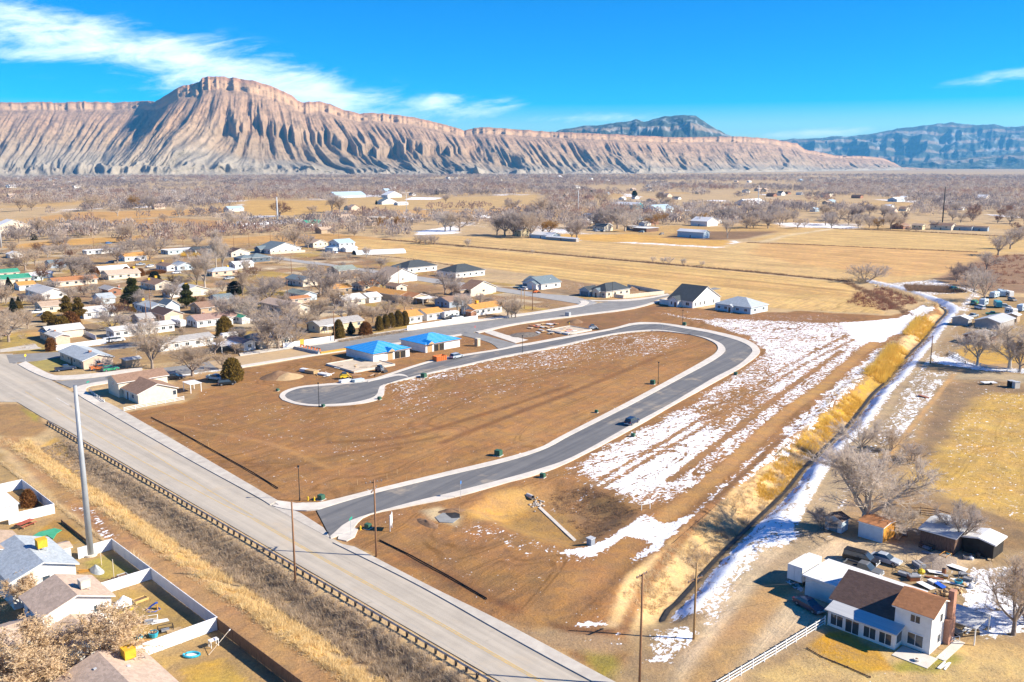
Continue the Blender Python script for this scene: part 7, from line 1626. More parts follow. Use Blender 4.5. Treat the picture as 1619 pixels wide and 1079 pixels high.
# signs
def sign(label, px, py, Hm, shape, mat, w_=.75, name='road_sign', rz=None, txt=None):
    o = thing(name, label, 'sign', G(px, py, .1), ANG + .6 if rz is None else rz)
    MB().tube([(0, 0, -.3), (0, 0, Hm)], .035, 6).build('post', GALV, o)
    n = {'oct': 8, 'round': 16, 'dia': 4}.get(shape)
    if n:
        a0 = math.pi / 8 if shape == 'oct' else 0; poly = [(w_ / 2 * math.cos(2 * math.pi * i / n + a0), Hm + w_ / 2 * math.sin(2 * math.pi * i / n + a0)) for i in range(n)]
        MB().prism(poly, 'y', -.06, -.04).build('panel', mat, o)
    else: MB().box(-w_ / 2, -.06, Hm - w_ * .22, w_ / 2, -.04, Hm + w_ * .1).build('panel', mat, o)
    return o
SRED = M('sign_red', (.55, .03, .03), (.48, .03, .03), 1, .5); SGREEN = M('sign_green', (.02, .30, .22), (.02, .26, .19), 1, .5); SYEL = M('sign_yellow', (.75, .52, .03), (.68, .46, .03), 1, .5); SBLUE = M('sign_blue', (.05, .22, .62), (.05, .2, .55), 1, .5)
sign('green street-name sign at the subdivision entry corner', 555, 846, 3.0, 'rect', SGREEN, 1.3)
sign('blue sign on a thin post beside the entry road walk', 728.5, 787, 3.0, 'round', SBLUE, .7)
sign('red stop sign at the back street connector', 751, 527, 2.4, 'oct', SRED, .95); sign('red and white sign at the upper street corner', 924, 480, 2.2, 'oct', SRED, .9)
sign('yellow diamond sign at the first street corner on the left', 41, 575, 2.6, 'dia', SYEL, 1.1); sign('green street-name sign beside the brown-roofed corner house', 140, 620.5, 3.0, 'rect', SGREEN, 1.2)
sign('green street-name sign at the top bend of the loop road', 1047.5, 524, 2.8, 'rect', SGREEN, 1.2)
bb = thing('notice_board', 'white notice board on two posts in the soil beside the entry', 'sign', G(619, 838), ANG + .75)
MB().box(-.9, -.05, 1.0, .9, .03, 2.9).build('panel', WHITE, bb); pm_ = MB().box(-.06, -.06, -.4, .06, .06, 3.0).mesh('post', WHITE); link('post', pm_, bb, (-.85, .08, 0)); link('post', pm_, bb, (.85, .08, 0))
# green utility boxes
def ubox(label, px, py, s=1.0, mat=None):
    o = thing('utility_box', label, 'utility box', G(px, py, .02), ANG + .3, 'green utility boxes along the new streets')
    MB().prism([(-.55 * s, 0), (.55 * s, 0), (.55 * s, .75 * s), (.35 * s, 1.0 * s), (-.55 * s, 1.0 * s)], 'y', -.5 * s, .5 * s).build('cabinet', mat or GREENBOX, o)
    MB().box(-.7 * s, -.65 * s, -.2, .7 * s, .65 * s, .06).build('base', CONC, o); MB().box(-.5 * s, -.52 * s, .1, -.02, -.5 * s, .85 * s).build('door', mat or GREENBOX, o)
for lab, x_, y_, s_ in [('green utility box beside the lower bend of the loop road', 788, 720.5, 1.3), ('green utility box beside the street lamp on the loop straight', 1032, 607.5, 1.2), ('green utility box by the lamp at the top of the loop', 1082, 514.5, 1.2),
                        ('green utility box on the soil above the pond', 858, 755, .9), ('small green box opposite the parked black truck', 943, 652.5, .7), ('small green box below the parked black truck', 1001, 690.5, .8), ('green utility box beside the outer bend of the loop', 1163, 593, .9),
                        ('green utility box across from the blue-topped shells', 670, 597, 1.3), ('green utility box near the entry sign', 582, 835.5, .9), ('green utility box by the field corner lamp', 508, 790, 1.0), ('small green box at the turning circle lamp', 511, 643.5, .7),
                        ('small green box left of the turning circle', 439, 618.5, .7), ('small green box at the neck of the turning circle', 600, 632, .8), ('small green box on the upper soil strip', 936, 520, .8)]: ubox(lab, x_, y_, s_)
ubox('grey cabinet beside the back street opposite the foundation', 898, 500.5, 1.8, M('grey_cabinet', (.34, .36, .38), (.3, .32, .34), 1, .5))
for i, (x_, y_) in enumerate([(497, 792), (487, 791.5), (570, 838), (900, 497 + 16)]):
    o = thing('fire_hydrant', f'yellow fire hydrant {["at the field corner by the lamp", "just left of the other corner hydrant", "at the entry corner by the street sign", "on the upper soil strip"][i]}', 'hydrant', G(x_, y_), 0, 'fire hydrants')
    MB().tube([(0, 0, -.1), (0, 0, .06), (0, 0, .07), (0, 0, .6), (0, 0, .72), (0, 0, .8)], [.2, .2, .13, .13, .12, .03], 10).build('barrel', SYEL, o); MB().box(-.24, -.06, .42, .24, .06, .54).build('outlet', SYEL, o)
# survey stakes
sm_ = MB().box(-.03, -.03, -.2, .03, .03, 1.15).mesh('survey_stake', LUMBER)
for i, (x_, y_) in enumerate([(565, 767), (612, 757), (628, 750), (643, 762), (673, 737), (536, 752), (548, 715), (690, 868), (684, 896), (726, 810), (330, 707), (292, 665), (358, 700)]):
    o = link('survey_stake', sm_, None, G(x_, y_), RND.uniform(0, 3)); tag(o, 'thin wooden survey stake standing in the plowed lot', 'stake', 'survey stakes in the lots')
# ---------------------------------------------------------------- VEHICLES
def cpaint(name, c): return M('car_paint_' + name, c, tuple(x * .94 for x in c), .5, .3, spec=.5)
PAINT = {'black': cpaint('black', (.012, .013, .015)), 'navy': cpaint('navy', (.02, .035, .075)), 'silver': cpaint('silver', (.38, .42, .46)), 'white': cpaint('white', (.72, .72, .72)), 'lightblue': cpaint('lightblue', (.36, .52, .58)),
         'orange': cpaint('orange', (.62, .19, .06)), 'red': cpaint('red', (.42, .03, .025)), 'grey': cpaint('grey', (.13, .14, .15)), 'tan': cpaint('tan', (.4, .32, .22)), 'green': cpaint('green', (.04, .28, .14)), 'blue': cpaint('blue', (.03, .17, .45))}
def sect(prof, wid, taper=.0):
    """closed body from a side outline; sides pulled in towards the top"""
    m = MB(); n = len(prof); zt = max(p[1] for p in prof); zb = min(p[1] for p in prof)
    def wz(z): return wid / 2 - taper * max(0, (z - zb) / (zt - zb + 1e-6)) ** 1.4
    return m.add([(x, -wz(z), z) for x, z in prof] + [(x, wz(z), z) for x, z in prof],
                 [tuple(range(n - 1, -1, -1)), tuple(range(n, 2 * n))] + [(i, (i + 1) % n, (i + 1) % n + n, i + n) for i in range(n)])
_car = {}
def car_parts(kind, col):
    key = (kind, col)
    if key in _car: return _car[key]
    pt = PAINT[col]; L, Wd = {'sedan': (4.7, 1.8), 'suv': (4.8, 1.9), 'pickup': (5.7, 1.95), 'van': (5.3, 2.0), 'flatbed': (5.8, 2.0)}[kind]; l = L / 2; out = []
    if kind == 'sedan':
        body = [(-l, .35), (-l + .05, .85), (-l + .9, .95), (l - 1.5, .93), (l - .15, .72), (l, .5), (l - .02, .3), (l - .6, .26), (-l + .5, .26)]
        cab = [(-l + .45, .92), (-l + 1.25, 1.36), (-l + 2.5, 1.40), (l - 1.35, .91)]; roof = [(-l + 1.2, 1.345), (-l + 1.25, 1.40), (-l + 2.45, 1.44), (-l + 2.6, 1.385)]
    elif kind == 'suv':
        body = [(-l, .45), (-l + .03, 1.05), (-l + .6, 1.08), (l - 1.35, 1.06), (l - .15, .92), (l, .6), (l - .05, .4), (l - .6, .36), (-l + .5, .36)]
        cab = [(-l + .08, 1.05), (-l + .4, 1.68), (-l + 2.8, 1.72), (l - 1.2, 1.04)]; roof = [(-l + .32, 1.66), (-l + .4, 1.74), (-l + 2.75, 1.78), (-l + 2.95, 1.69)]
    elif kind == 'van':
        body = [(-l, .45), (-l, 1.15), (l - 1.0, 1.15), (l - .12, .98), (l, .6), (l - .05, .4), (l - .6, .36), (-l + .5, .36)]
        cab = [(-l + .03, 1.14), (-l + .12, 1.85), (l - 1.9, 1.88), (l - .9, 1.13)]; roof = [(-l + .05, 1.80), (-l + .12, 1.93), (l - 1.95, 1.96), (l - 1.75, 1.83)]
    else:
        body = [(-l, .55), (-l, .98), (-l + 2.1, .98), (-l + 2.12, 1.1), (l - 1.55, 1.1), (l - .12, 1.02), (l, .65), (l - .05, .48), (l - .6, .42), (-l + .5, .42)]
        cab = [(-l + 2.15, 1.08), (-l + 2.35, 1.74), (-l + 3.6, 1.77), (l - 1.35, 1.08)]; roof = [(-l + 2.25, 1.72), (-l + 2.35, 1.80), (-l + 3.55, 1.83), (-l + 3.75, 1.74)]
    out.append(('body', sect(body, Wd, .06).mesh('body', pt), []))
    out.append(('window_glass', sect(cab, Wd - .12, .2).mesh('window_glass', GLASS), []))
    out.append(('roof', sect(roof, Wd - .48, .03).mesh('roof', pt), []))
    if kind in ('pickup', 'flatbed'):
        m = MB(); m.box(-l + .12, -Wd / 2 + .14, .985, -l + 2.0, Wd / 2 - .14, 1.0); out.append(('cargo_bed', m.mesh('cargo_bed', DARKIN), []))
        m = MB(); m.box(-l + .02, -Wd / 2 + .03, .98, -l + 2.1, -Wd / 2 + .12, 1.2); m.box(-l + .02, Wd / 2 - .12, .98, -l + 2.1, Wd / 2 - .03, 1.2); m.box(-l + .02, -Wd / 2 + .12, .98, -l + .10, Wd / 2 - .12, 1.2); out.append(('bed_wall', m.mesh('bed_wall', pt), []))
    R = .33 if kind == 'sedan' else .39
    ty = cached(('tyre', R), lambda: MB().tube([(0, -.11, 0), (0, .11, 0)], R, 14).mesh('tyre', RUBBER)); rm = cached(('rim', R), lambda: MB().tube([(0, -.125, 0), (0, .125, 0)], R * .6, 12).mesh('rim', RIM))
    hl = cached('headlight', lambda: MB().box(0, -.2, -.08, .06, .2, .08).mesh('headlight', HEADL)); tl = cached('tail', lambda: MB().box(-.05, -.16, -.12, 0, .16, .12).mesh('tail_light', TAILL))
    pl = cached('plate', lambda: MB().box(-.03, -.22, -.08, 0, .22, .08).mesh('number_plate', WHITE)); bp = cached(('bumper', Wd), lambda: MB().box(0, -Wd / 2 + .03, -.11, .1, Wd / 2 - .03, .11).mesh('bumper', GALV))
    _car[key] = (out, L, Wd, R, ty, rm, hl, tl, pl, bp); return _car[key]
def car(label, px, py, kind, col, rz, cat=None, z=.0, pt=None):
    out, L, Wd, R, ty, rm, hl, tl, pl, bp = car_parts(kind, col); p = pt if pt is not None else G(px, py)
    nm = {'sedan': 'parked_car', 'suv': 'parked_car', 'pickup': 'pickup_truck', 'van': 'van', 'flatbed': 'pickup_truck'}[kind]
    o = thing(nm, label, cat or {'sedan': 'car', 'suv': 'car', 'pickup': 'pickup truck', 'van': 'van', 'flatbed': 'pickup truck'}[kind], (p.x, p.y, z), rz, 'parked vehicles'); l = L / 2
    for nme, me, _ in out: link(nme, me, o)
    zh = .66 if kind == 'sedan' else .82
    for sx_ in (-1, 1):
        for sy_ in (-1, 1):
            w_ = link('wheel', rm, o, (sx_ * (l - .85), sy_ * (Wd / 2 - .10), R)); link('tyre', ty, w_)
    for sy_ in (-1, 1): link('headlight', hl, o, (l - .06, sy_ * (Wd / 2 - .3), zh)); link('tail_light', tl, o, (-l + .015, sy_ * (Wd / 2 - .2), zh + .08))
    link('number_plate', pl, o, (-l + .01, 0, .62)); link('bumper', bp, o, (l - .06, 0, .5)); link('bumper', bp, o, (-l - .03, 0, .5)); return o
LA = math.radians(56)
car('dark blue-black truck parked on the loop road straight', 999, 671, 'suv', 'navy', LA, z=.13)
car('white and grey pickup beside the orange dumpster', 722, 567, 'suv', 'silver', math.radians(47), z=.13)
car('dark sedan in the shade before the flat-roofed garage', 1279, 962, 'sedan', 'navy', math.radians(-62))
car('silver sedan parked behind the white farmhouse', 1400, 889, 'sedan', 'silver', math.radians(-44)); car('black covered truck parked between silver sedan and open pickup', 1361, 890, 'van', 'black', math.radians(-40)); car('dark open pickup parked behind the flat garage roof', 1364, 906, 'flatbed', 'grey', math.radians(-42))
car('dark pickup in front of the blue-grey roofed corner house', 103.5, 586, 'pickup', 'navy', math.radians(38)); car('orange and white pickup beside the peach house wall', 158, 584.5, 'pickup', 'orange', math.radians(40)); car('small green tractor-like vehicle beside the orange pickup', 175, 586.5, 'suv', 'green', math.radians(42))
car('pale blue pickup beside the round olive juniper', 341, 601, 'pickup', 'lightblue', math.radians(-25)); car('black car beside the round olive juniper', 358.5, 609, 'suv', 'black', math.radians(25))
car('white car at the end of the white street fence', 173, 541.5, 'suv', 'white', math.radians(40)); car('white van right of the white street fence', 185, 540.5, 'van', 'white', math.radians(40))
car('dark truck on the snowy yard below the big bare tree', 276, 600, 'suv', 'black', math.radians(15))
CARS = [('white truck in the shade by the tan conifer house', 60, 496, 'pickup', 'white'), ('dark car on the street beside the tan conifer house', 68, 500, 'sedan', 'navy'), ('white car at the clipped hedge corner', 237, 423, 'suv', 'white'), ('silver pickup at the clipped hedge corner', 222, 420, 'pickup', 'silver'), ('white car before the blue-roofed garage house', 279, 433, 'suv', 'white'),
        ('silver pickup below the pale-blue flat house', 362, 442, 'pickup', 'silver'), ('red truck beside the light grey gable', 529, 475, 'pickup', 'red'), ('white truck beside the red truck', 536, 470.5, 'van', 'white'), ('dark car under the white patio cover', 622, 481, 'sedan', 'black'),
        ('white pickup behind the plain white fence', 722, 505, 'pickup', 'white'), ('dark pickup behind the plain white fence', 715, 505.5, 'pickup', 'black'), ('white car before the grey-roofed house at the upper street', 827, 459, 'suv', 'white'), ('black car beside the teal-shaded house', 414, 482, 'suv', 'black'), ('red car at the far left corner yard', 8, 531, 'sedan', 'red'),
        ('white car behind the green-roofed garage', 405, 508, 'sedan', 'white'), ('blue car beside the low white garages', 172, 386, 'suv', 'blue'), ('dark car at the low white garages', 174, 417, 'suv', 'navy'), ('blue truck on the curved dirt road', 351, 367, 'van', 'blue'), ('white car in the farmyard', 944, 366.5, 'suv', 'white'), ('dark car in the farmyard', 953, 367, 'suv', 'black'), ('blue trailer truck in the farmyard', 1014, 368, 'van', 'lightblue'), ('yellow digger-like truck at the farm field', 1046, 371.5, 'van', 'tan'), ('white car on the drive left of the tall barn house', 529, 401, 'van', 'white')]
for lab, x_, y_, k_, c_ in CARS: car(lab, x_, y_, k_, c_, ANG + RND.choice((0, 1.57, 3.14)) + RND.uniform(-.2, .2))
# campers and motor homes
def camper(label, px, py, rz, L=6.5, mat='white', name='camper', z0=.55, hgt=2.9, stripe=None):
    o = thing(name, label, 'camper', G(px, py), rz, 'campers and trailers'); l = L / 2
    sect([(-l, z0), (-l + .05, hgt - .3), (-l + .3, hgt), (l - .4, hgt), (l, hgt - .6), (l - .25, z0)], 2.4, .05).build('body', WALLS[mat], o)
    m = MB(); [m.box(x_, -1.22, 1.4, x_ + .9, 1.22, 2.05) for x_ in (-l + .7, -.3, l - 1.7)]; m.build('window', GLASS, o); MB().box(-l + .05, -1.215, 1.0, l - .2, 1.215, 1.18).build('stripe', stripe or PAINT['grey'], o)
    ty = cached(('tyre', .39), lambda: MB().tube([(0, -.11, 0), (0, .11, 0)], .39, 14).mesh('tyre', RUBBER))
    for x_ in (-.5, .5):
        for y_ in (-1.05, 1.05): link('tyre', ty, o, (x_, y_, .39))
    MB().box(-.4, -.4, hgt, .4, .4, hgt + .25).build('roof_unit', FRAME, o); return o
camper('white and blue camper beside the orange-gabled garage house', 283, 517, math.radians(-40), 7, stripe=PAINT['navy']); camper('white camper below the round olive juniper', 363, 539, math.radians(40), 6); camper('white camper behind the plain white fence', 712, 503.5, math.radians(40), 7.5)
camper('white motor home among parked trailers at left', 52, 441, ANG, 8)
for i, (x_, y_, L, mat, lab) in enumerate([(1572, 471, 7, 'bluewhite', 'white camper trailer left of the junkyard tree'), (1583, 468, 8, 'bluewhite', 'long white trailer behind the junkyard tree'), (1591, 469, 7, 'white', 'white trailer at the back of the junkyard'), (1555, 483, 5, 'bluewhite', 'pale blue box camper at the front of the junkyard'),
                                           (1577, 486, 7, 'teal', 'teal sided camper with snowy roof in the junkyard'), (1598, 498, 5, 'white', 'white camper at the right of the junkyard'), (1615, 492, 6, 'bluewhite', 'blue and white trailer at the right edge of the junkyard')]):
    camper(lab, x_, y_, ANG + (i % 3) * .5, L, mat)
for i, (x_, y_, k_, c_, lab) in enumerate([(1541, 481, 'van', 'green', 'dark green van at the snowy edge of the junkyard'), (1549, 489, 'van', 'white', 'white truck with round hood in the junkyard'), (1570, 499, 'pickup', 'green', 'green truck in the middle of the junkyard'), (1538, 502, 'pickup', 'silver', 'grey truck at the front of the junkyard'), (1600, 476, 'suv', 'tan', 'tan truck behind the junkyard campers'),
                                           (1589, 487, 'suv', 'white', 'white car beside the teal camper'), (1508, 459, 'van', 'green', 'green tractor at the snowy hedge by the canal bend')]): car(lab, x_, y_, k_, c_, ANG + i)
for i, (N, a_, b_, wl_, rf_, lab) in enumerate([((1530, 516), 4, 6, 'grey', 'white', 'grey plank shed at the front of the junkyard'), ((1607, 510), 4, 4, 'tan', 'white', 'small tan shed with snowy roof at the right of the junkyard'), ((1580, 522), 16, 9, 'grey', 'metalgrey', 'low grey house half hidden by the pale trees at right'), ((1560, 546), 9, 8, 'brick', 'grey', 'red-brown shed behind the pale bare trees at right')]):
    house(None, lab, N, a_, b_, 'gableA', wl_, rf_, 2.7, .3, cat='shed' if i != 2 else 'house', nw=(0, 0), dr=False, name='shed' if i != 2 else 'house')
# ---------------------------------------------------------------- BUILDING SITE
o = thing('dumpster', 'orange open-top dumpster parked at the kerb before the right blue-topped shell', 'dumpster', G(695, 570.5), math.radians(45))
DOR = M('dumpster_orange', (.62, .16, .04), (.52, .12, .03), 1.5, .6); m = MB(); m.box(-2.1, -1.1, .15, 2.1, -1.0, 1.7); m.box(-2.1, 1.0, .15, 2.1, 1.1, 1.7); m.box(-2.1, -1.0, .15, -2.0, 1.0, 1.7); m.box(2.0, -1.0, .15, 2.1, 1.0, 1.7); m.box(-2.0, -1.0, .15, 2.0, 1.0, .25); m.build('bin', DOR, o)
rb = MB().box(-.06, -1.18, .15, .06, -1.1, 1.7).mesh('rib', DOR); [link('rib', rb, o, (-1.6 + i * .8, 0, 0)) for i in range(5)]; MB().box(-1.9, -.95, .3, 1.9, .95, 1.25).build('rubbish', LUMBER, o)
def slab(label, N, a, b, rot=0.0, forms=True):
    o = thing('house_foundation', label, 'foundation', G(*N), ANG + rot); MB().box(0, 0, -.2, a, b, .35).build('floor_slab', M('raw_slab', (.46, .38, .28), (.56, .47, .36), .5, .9, .01, 5), o)
    m = MB(); t = .2; m.box(-t, -t, -.2, a + t, -.001, .6); m.box(-t, b + .001, -.2, a + t, b + t, .6); m.box(-t, 0, -.2, -.001, b, .6); m.box(a + .001, 0, -.2, a + t, b, .6); m.build('stem_wall', CONC, o); return o
slab('new concrete house foundation with earth ramps beside the left blue-topped shell', (560, 590), 15, 15)
slab('far foundation littered with panels on the upper soil strip', (898, 530), 13, 11)
def heap(name, label, px, py, rx, ry, hz, mat, cat, seed=0, rz=ANG):
    n = 26; r = np.random.default_rng(seed); u = np.linspace(-1, 1, n); X, Y = np.meshgrid(u, u); R = np.sqrt(X ** 2 + Y ** 2)
    Z = np.clip(1 - R, 0, 1) ** .85 * hz * (.75 + .5 * fbm(X * 3 + seed, Y * 3, 3, seed)) - .06
    V = np.stack([X * rx, Y * ry, Z], -1).reshape(-1, 3); i = np.arange(n - 1)[:, None] * n + np.arange(n - 1)[None, :]; Fq = np.stack([i, i + 1, i + n + 1, i + n], -1).reshape(-1, 4)
    o = link(name, npmesh(name, V, Fq, mat, True), None, G(px, py), rz); return tag(o, label, cat)
DIRT = M('loose_dirt', (.24, .145, .08), (.17, .10, .06), .8, .95, .12, 2.5); SAND = M('pale_sand', (.46, .32, .17), (.38, .26, .14), .8, .95, .1, 2)
heap('dirt_pile', 'brown dirt pile with tan flank on the lot left of the foundation', 441, 596, 6, 4.5, 1.9, DIRT, 'dirt pile', 3); heap('sand_pile', 'low tan sand pile against the brown dirt pile', 455, 597, 5, 4, 1.5, SAND, 'sand pile', 4)
heap('dirt_pile', 'small dark dirt pile on the upper soil strip', 909, 510, 4, 3, 1.6, DIRT, 'dirt pile', 5); heap('dirt_pile', 'brown dirt pile inside the walled corner yard', 998, 459, 5, 4, 1.8, DIRT, 'dirt pile', 6)
heap('rubble_pile', 'dark rubble pile below the far foundation', 829, 530, 7, 5, .9, M('dark_rubble', (.12, .10, .085), (.2, .17, .14), 1, .95, .15, 3), 'rubble', 7)
heap('brush_pile', 'pile of grey cut branches before the plank barn', 1482, 890, 4.5, 2.6, 1.2, M('cut_branches', (.33, .27, .22), (.2, .16, .13), 4, .95, .2, 8), 'brush pile', 8)
def boxes(label, px, py, rz, items, name, cat, z0=0.0):
    o = thing(name, label, cat, G(px, py, z0), rz)
    for i, (x0, y0, z_, x1, y1, z1, mt, nm) in enumerate(items): MB().box(x0, y0, z_, x1, y1, z1).build(nm, mt, o)
    return o
def stack(label, px, py, rz, L, w_, h_, mat, name='lumber_stack', cat='lumber', n=4, rows=3, z0=.0):
    """planks laid in courses on bearers"""
    o = thing(name, label, cat, G(px, py, z0), rz); pm2 = cached(('plank', L, w_ / n, h_ / rows, mat.name), lambda: MB().box(-L / 2, -w_ / n / 2 + .015, 0, L / 2, w_ / n / 2 - .015, h_ / rows - .02).mesh('plank', mat))
    for k in range(rows):
        for j in range(n): link('plank', pm2, o, (RND.uniform(-.15, .15), -w_ / 2 + (j + .5) * w_ / n, .1 + k * h_ / rows))
    bm_ = cached(('bearer', w_), lambda: MB().box(-.06, -w_ / 2, -.05, .06, w_ / 2, .1).mesh('bearer', WOODD)); link('bearer', bm_, o, (-L * .35, 0, 0)); link('bearer', bm_, o, (L * .35, 0, 0)); return o
stack('tan lumber stack at the left end of the foundation', 493, 590, -.6, 4, 2.2, .9, LUMBER); stack('white wrapped board stack at the corner of the foundation', 513, 593.5, -.6, 4.2, 1.8, .5, WHITE, rows=2); stack('orange lumber stack behind the left blue-topped shell', 531, 556.5, .72, 12, 1.3, .6, M('orange_lumber', (.66, .36, .07), (.55, .29, .06), 2, .8))
stack('white board stack on the kerb of the turning circle', 546, 604.5, .7, 3.4, 1.6, .7, WHITE, z0=.16); stack('pale blue wrapped stack on the kerb of the turning circle', 566, 603.5, .7, 3.2, 1.6, .7, WALLS['bluewhite'], z0=.16); stack('white wrapped bundle left of the foundation', 481, 587.5, -.5, 2.4, 1.6, .8, VINYL, rows=2)
bl = MB().prism([(-.5, 0), (.5, 0), (.38, .45), (.14, .9), (-.14, .9), (-.38, .45)], 'x', -1.2, 1.2)
blm = bl.mesh('barrier_block', M('grey_barrier', (.40, .40, .40), (.30, .30, .30), 1, .9))
for i in range(6):
    o = link('barrier_block', blm, None, G(468 + i * 6.6, 552.5 + i * 1.45, .13), -.75); tag(o, f'{["leftmost", "second", "third", "fourth", "fifth", "rightmost"][i]} grey block of the barricade across the unpaved street', 'barrier', 'street barricade blocks')
cone_m = MB(); cone_m.box(-.2, -.2, 0, .2, .2, .04); cone_m.tube([(0, 0, .04), (0, 0, .75)], [.16, .03], 8)
cm_ = cone_m.mesh('barricade_board', DOR)
bd = MB().box(-1.1, -.03, .7, 1.1, .03, 1.0); bd.box(-.95, -.25, 0, -.88, .25, .75); bd.box(.88, -.25, 0, .95, .25, .75); bdm = bd.mesh('barricade_board', DOR)
for i in range(4): tag(link('barricade_board', bdm, None, G(478 + i * 8.5, 549.5 + i * 1.8, .13), -.75), f'{["leftmost", "second", "third", "rightmost"][i]} orange barricade board behind the grey street blocks', 'barricade', 'orange barricade boards')
o = thing('portable_toilet', 'tan portable toilet at the street corner right of the blue-topped shells', 'portable toilet', G(755, 547.5), ANG); MB().box(-.75, -.75, 0, .75, .75, 2.5).build('cabin', WALLS['tan'], o); MB().prism([(-.8, 2.5), (.8, 2.5), (.6, 2.75), (-.6, 2.75)], 'y', -.8, .8).build('roof', WALLS['cream'], o); MB().box(-.4, -.8, .1, .4, -.75, 2.2).build('door', WALLS['cream'], o)
def machine(label, px, py, rz, mat, name='skid_loader', cat='loader'):
    o = thing(name, label, cat, G(px, py), rz); sect([(-1.4, .5), (-1.4, 1.2), (-.9, 1.5), (.9, 1.3), (1.2, .5)], 1.5, .05).build('body', mat, o)
    sect([(-.8, 1.3), (-.7, 2.1), (.4, 2.1), (.7, 1.3)], 1.1, .05).build('cab', GLASS, o); MB().tube([(-1.0, -.85, 1.5), (.9, -.85, 1.5), (1.9, -.85, .5)], .09, 5).build('arm', mat, o); MB().tube([(-1.0, .85, 1.5), (.9, .85, 1.5), (1.9, .85, .5)], .09, 5).build('arm', mat, o)
    MB().prism([(1.7, .1), (2.5, .1), (1.9, .8)], 'y', -.9, .9).build('bucket', BLACKM, o); ty = cached(('tyre', .39), lambda: MB().tube([(0, -.11, 0), (0, .11, 0)], .39, 14).mesh('tyre', RUBBER))
    for x_ in (-.8, .7):
        for y_ in (-.8, .8): link('tyre', ty, o, (x_, y_, .39))
    return o
machine('yellow skid loader at the kerb before the foundation', 545, 599.5, .4, SYEL); machine('dark skid loader on the soil right of the foundation', 601, 588, -.6, PAINT['grey']); machine('orange machine on the drive of the slate-roofed house', 847, 464, .5, DOR); machine('grey machine on the upper soil strip beside the kerb', 937, 521.5, .3, PAINT['silver'])
SHEETS = [WALLS['peach'], WHITE, PAINT['orange'], GALV, LUMBER, CONC2, OSB]
for i in range(34):
    x_ = RND.uniform(838, 922); y_ = 520 + RND.uniform(-8, 9) + (x_ - 880) * .06
    o = link('form_panel', cached(('fpanel', i % 7), lambda: MB().box(-.6, -1.2, 0, .6, 1.2, .16).mesh('form_panel', SHEETS[i % 7])), None, G(x_, y_, .3), RND.uniform(0, 3)); o.rotation_euler = (RND.uniform(-.12, .12), RND.uniform(-.12, .12), ANG + RND.choice((0, 1.57)) + RND.uniform(-.3, .3))
    tag(o, f'loose form panel lying scattered on the far foundation', 'panel', 'loose panels on the far foundation')
for i in range(26):
    x_ = RND.uniform(500, 612); y_ = 583 + RND.uniform(-6, 12) - (x_ - 550) * .05
    o = link('loose_board', cached(('lboard', i % 5), lambda: MB().box(-1.3, -.14, 0, 1.3, .14, .07).mesh('loose_board', [LUMBER, OSB, WHITE, WALLS['peach'], WOODD][i % 5])), None, G(x_, y_, .08 if not 515 < x_ < 600 else .42), RND.uniform(0, 3)); tag(o, 'loose board lying on and around the new foundation', 'board', 'loose boards at the building site')
# detention basin: culvert mouth, rip-rap, concrete channel, outlet
def gz(px, py):
    p = G(px, py)
    for _ in range(4):
        z = float(height(np.array([p.x]), np.array([p.y]))[0]); p = G(px, py, z)
    return p
o = thing('culvert_pipe', 'round culvert mouth at the head of the concrete channel', 'culvert', gz(842, 788), -.9); MB().tube([(-1.6, 0, .2), (.15, 0, .2)], .42, 14, False).build('pipe', CONC, o); MB().tube([(-.2, 0, .2), (-.15, 0, .2)], .38, 14).build('mouth', DARKIN, o)
a0, a1 = gz(853, 803), gz(926, 858); d_ = (a1 - a0); Lc = d_.length; d_.normalize(); nn_ = Vector((-d_.y, d_.x, 0))
sl = thing('drainage_channel', 'straight concrete drainage channel across the detention basin floor', 'channel', a0)
for i in range(14):
    q0 = d_ * (Lc * i / 14 + .03); q1 = d_ * (Lc * (i + 1) / 14 - .03); zc = [gz(853 + 73 * (i + t_) / 14, 803 + 55 * (i + t_) / 14).z - a0.z for t_ in (0, 1)]; q0.z, q1.z = zc
    u_ = Vector((0, 0, .14)); w_ = nn_ * .34; b_ = Vector((0, 0, -.5))
    MB().hexa([q0 - w_ + b_, q1 - w_ + b_, q1 + w_ + b_, q0 + w_ + b_], [q0 - w_ + u_, q1 - w_ + u_, q1 + w_ + u_, q0 + w_ + u_]).build('channel_slab', CONC, sl)
p_ = gz(934, 861); boxes('grey concrete outlet box at the end of the drainage channel', 934, 861, -.8, [(-.5, -.5, -.6, .5, .5, 1.1, M('grey_steel_plate', (.2, .22, .25), (.25, .27, .3), 1, .6), 'box'), (-.6, -.6, 1.1, .6, .6, 1.2, GALV, 'lid')], 'outlet_box', 'outlet box')
stm = [MB().tube([(0, 0, -.1), (.02, 0, .08), (0, .02, .22)], [.22 + .05 * i, .3, .1], 5 + i).mesh('rip_rap_stone', M('rip_rap', (.45, .40, .34), (.34, .30, .26), 2, .95)) for i in range(3)]
rr_ = thing('rip_rap', 'fan of pale stones below the culvert mouth', 'stones', gz(848, 795))
for i in range(48):
    q = gz(848 + RND.gauss(0, 4.5), 797 + RND.gauss(0, 4)) - gz(848, 795); link('stone', stm[i % 3], rr_, (q.x, q.y, q.z + .05), RND.uniform(0, 6), (RND.uniform(.5, 1.0),) * 3)
S(pad('washout_pit', Gs([(688, 818), (700, 811), (722, 812), (728, 818), (716, 827), (695, 826)], .06), .09, M('grey_slurry', (.30, .30, .28), (.24, .24, .23), .8, .6)))
S(pad('washout_water', Gs([(704, 812.5), (712, 808), (727, 813), (727, 819), (714, 820)], .06), .10, WATER))
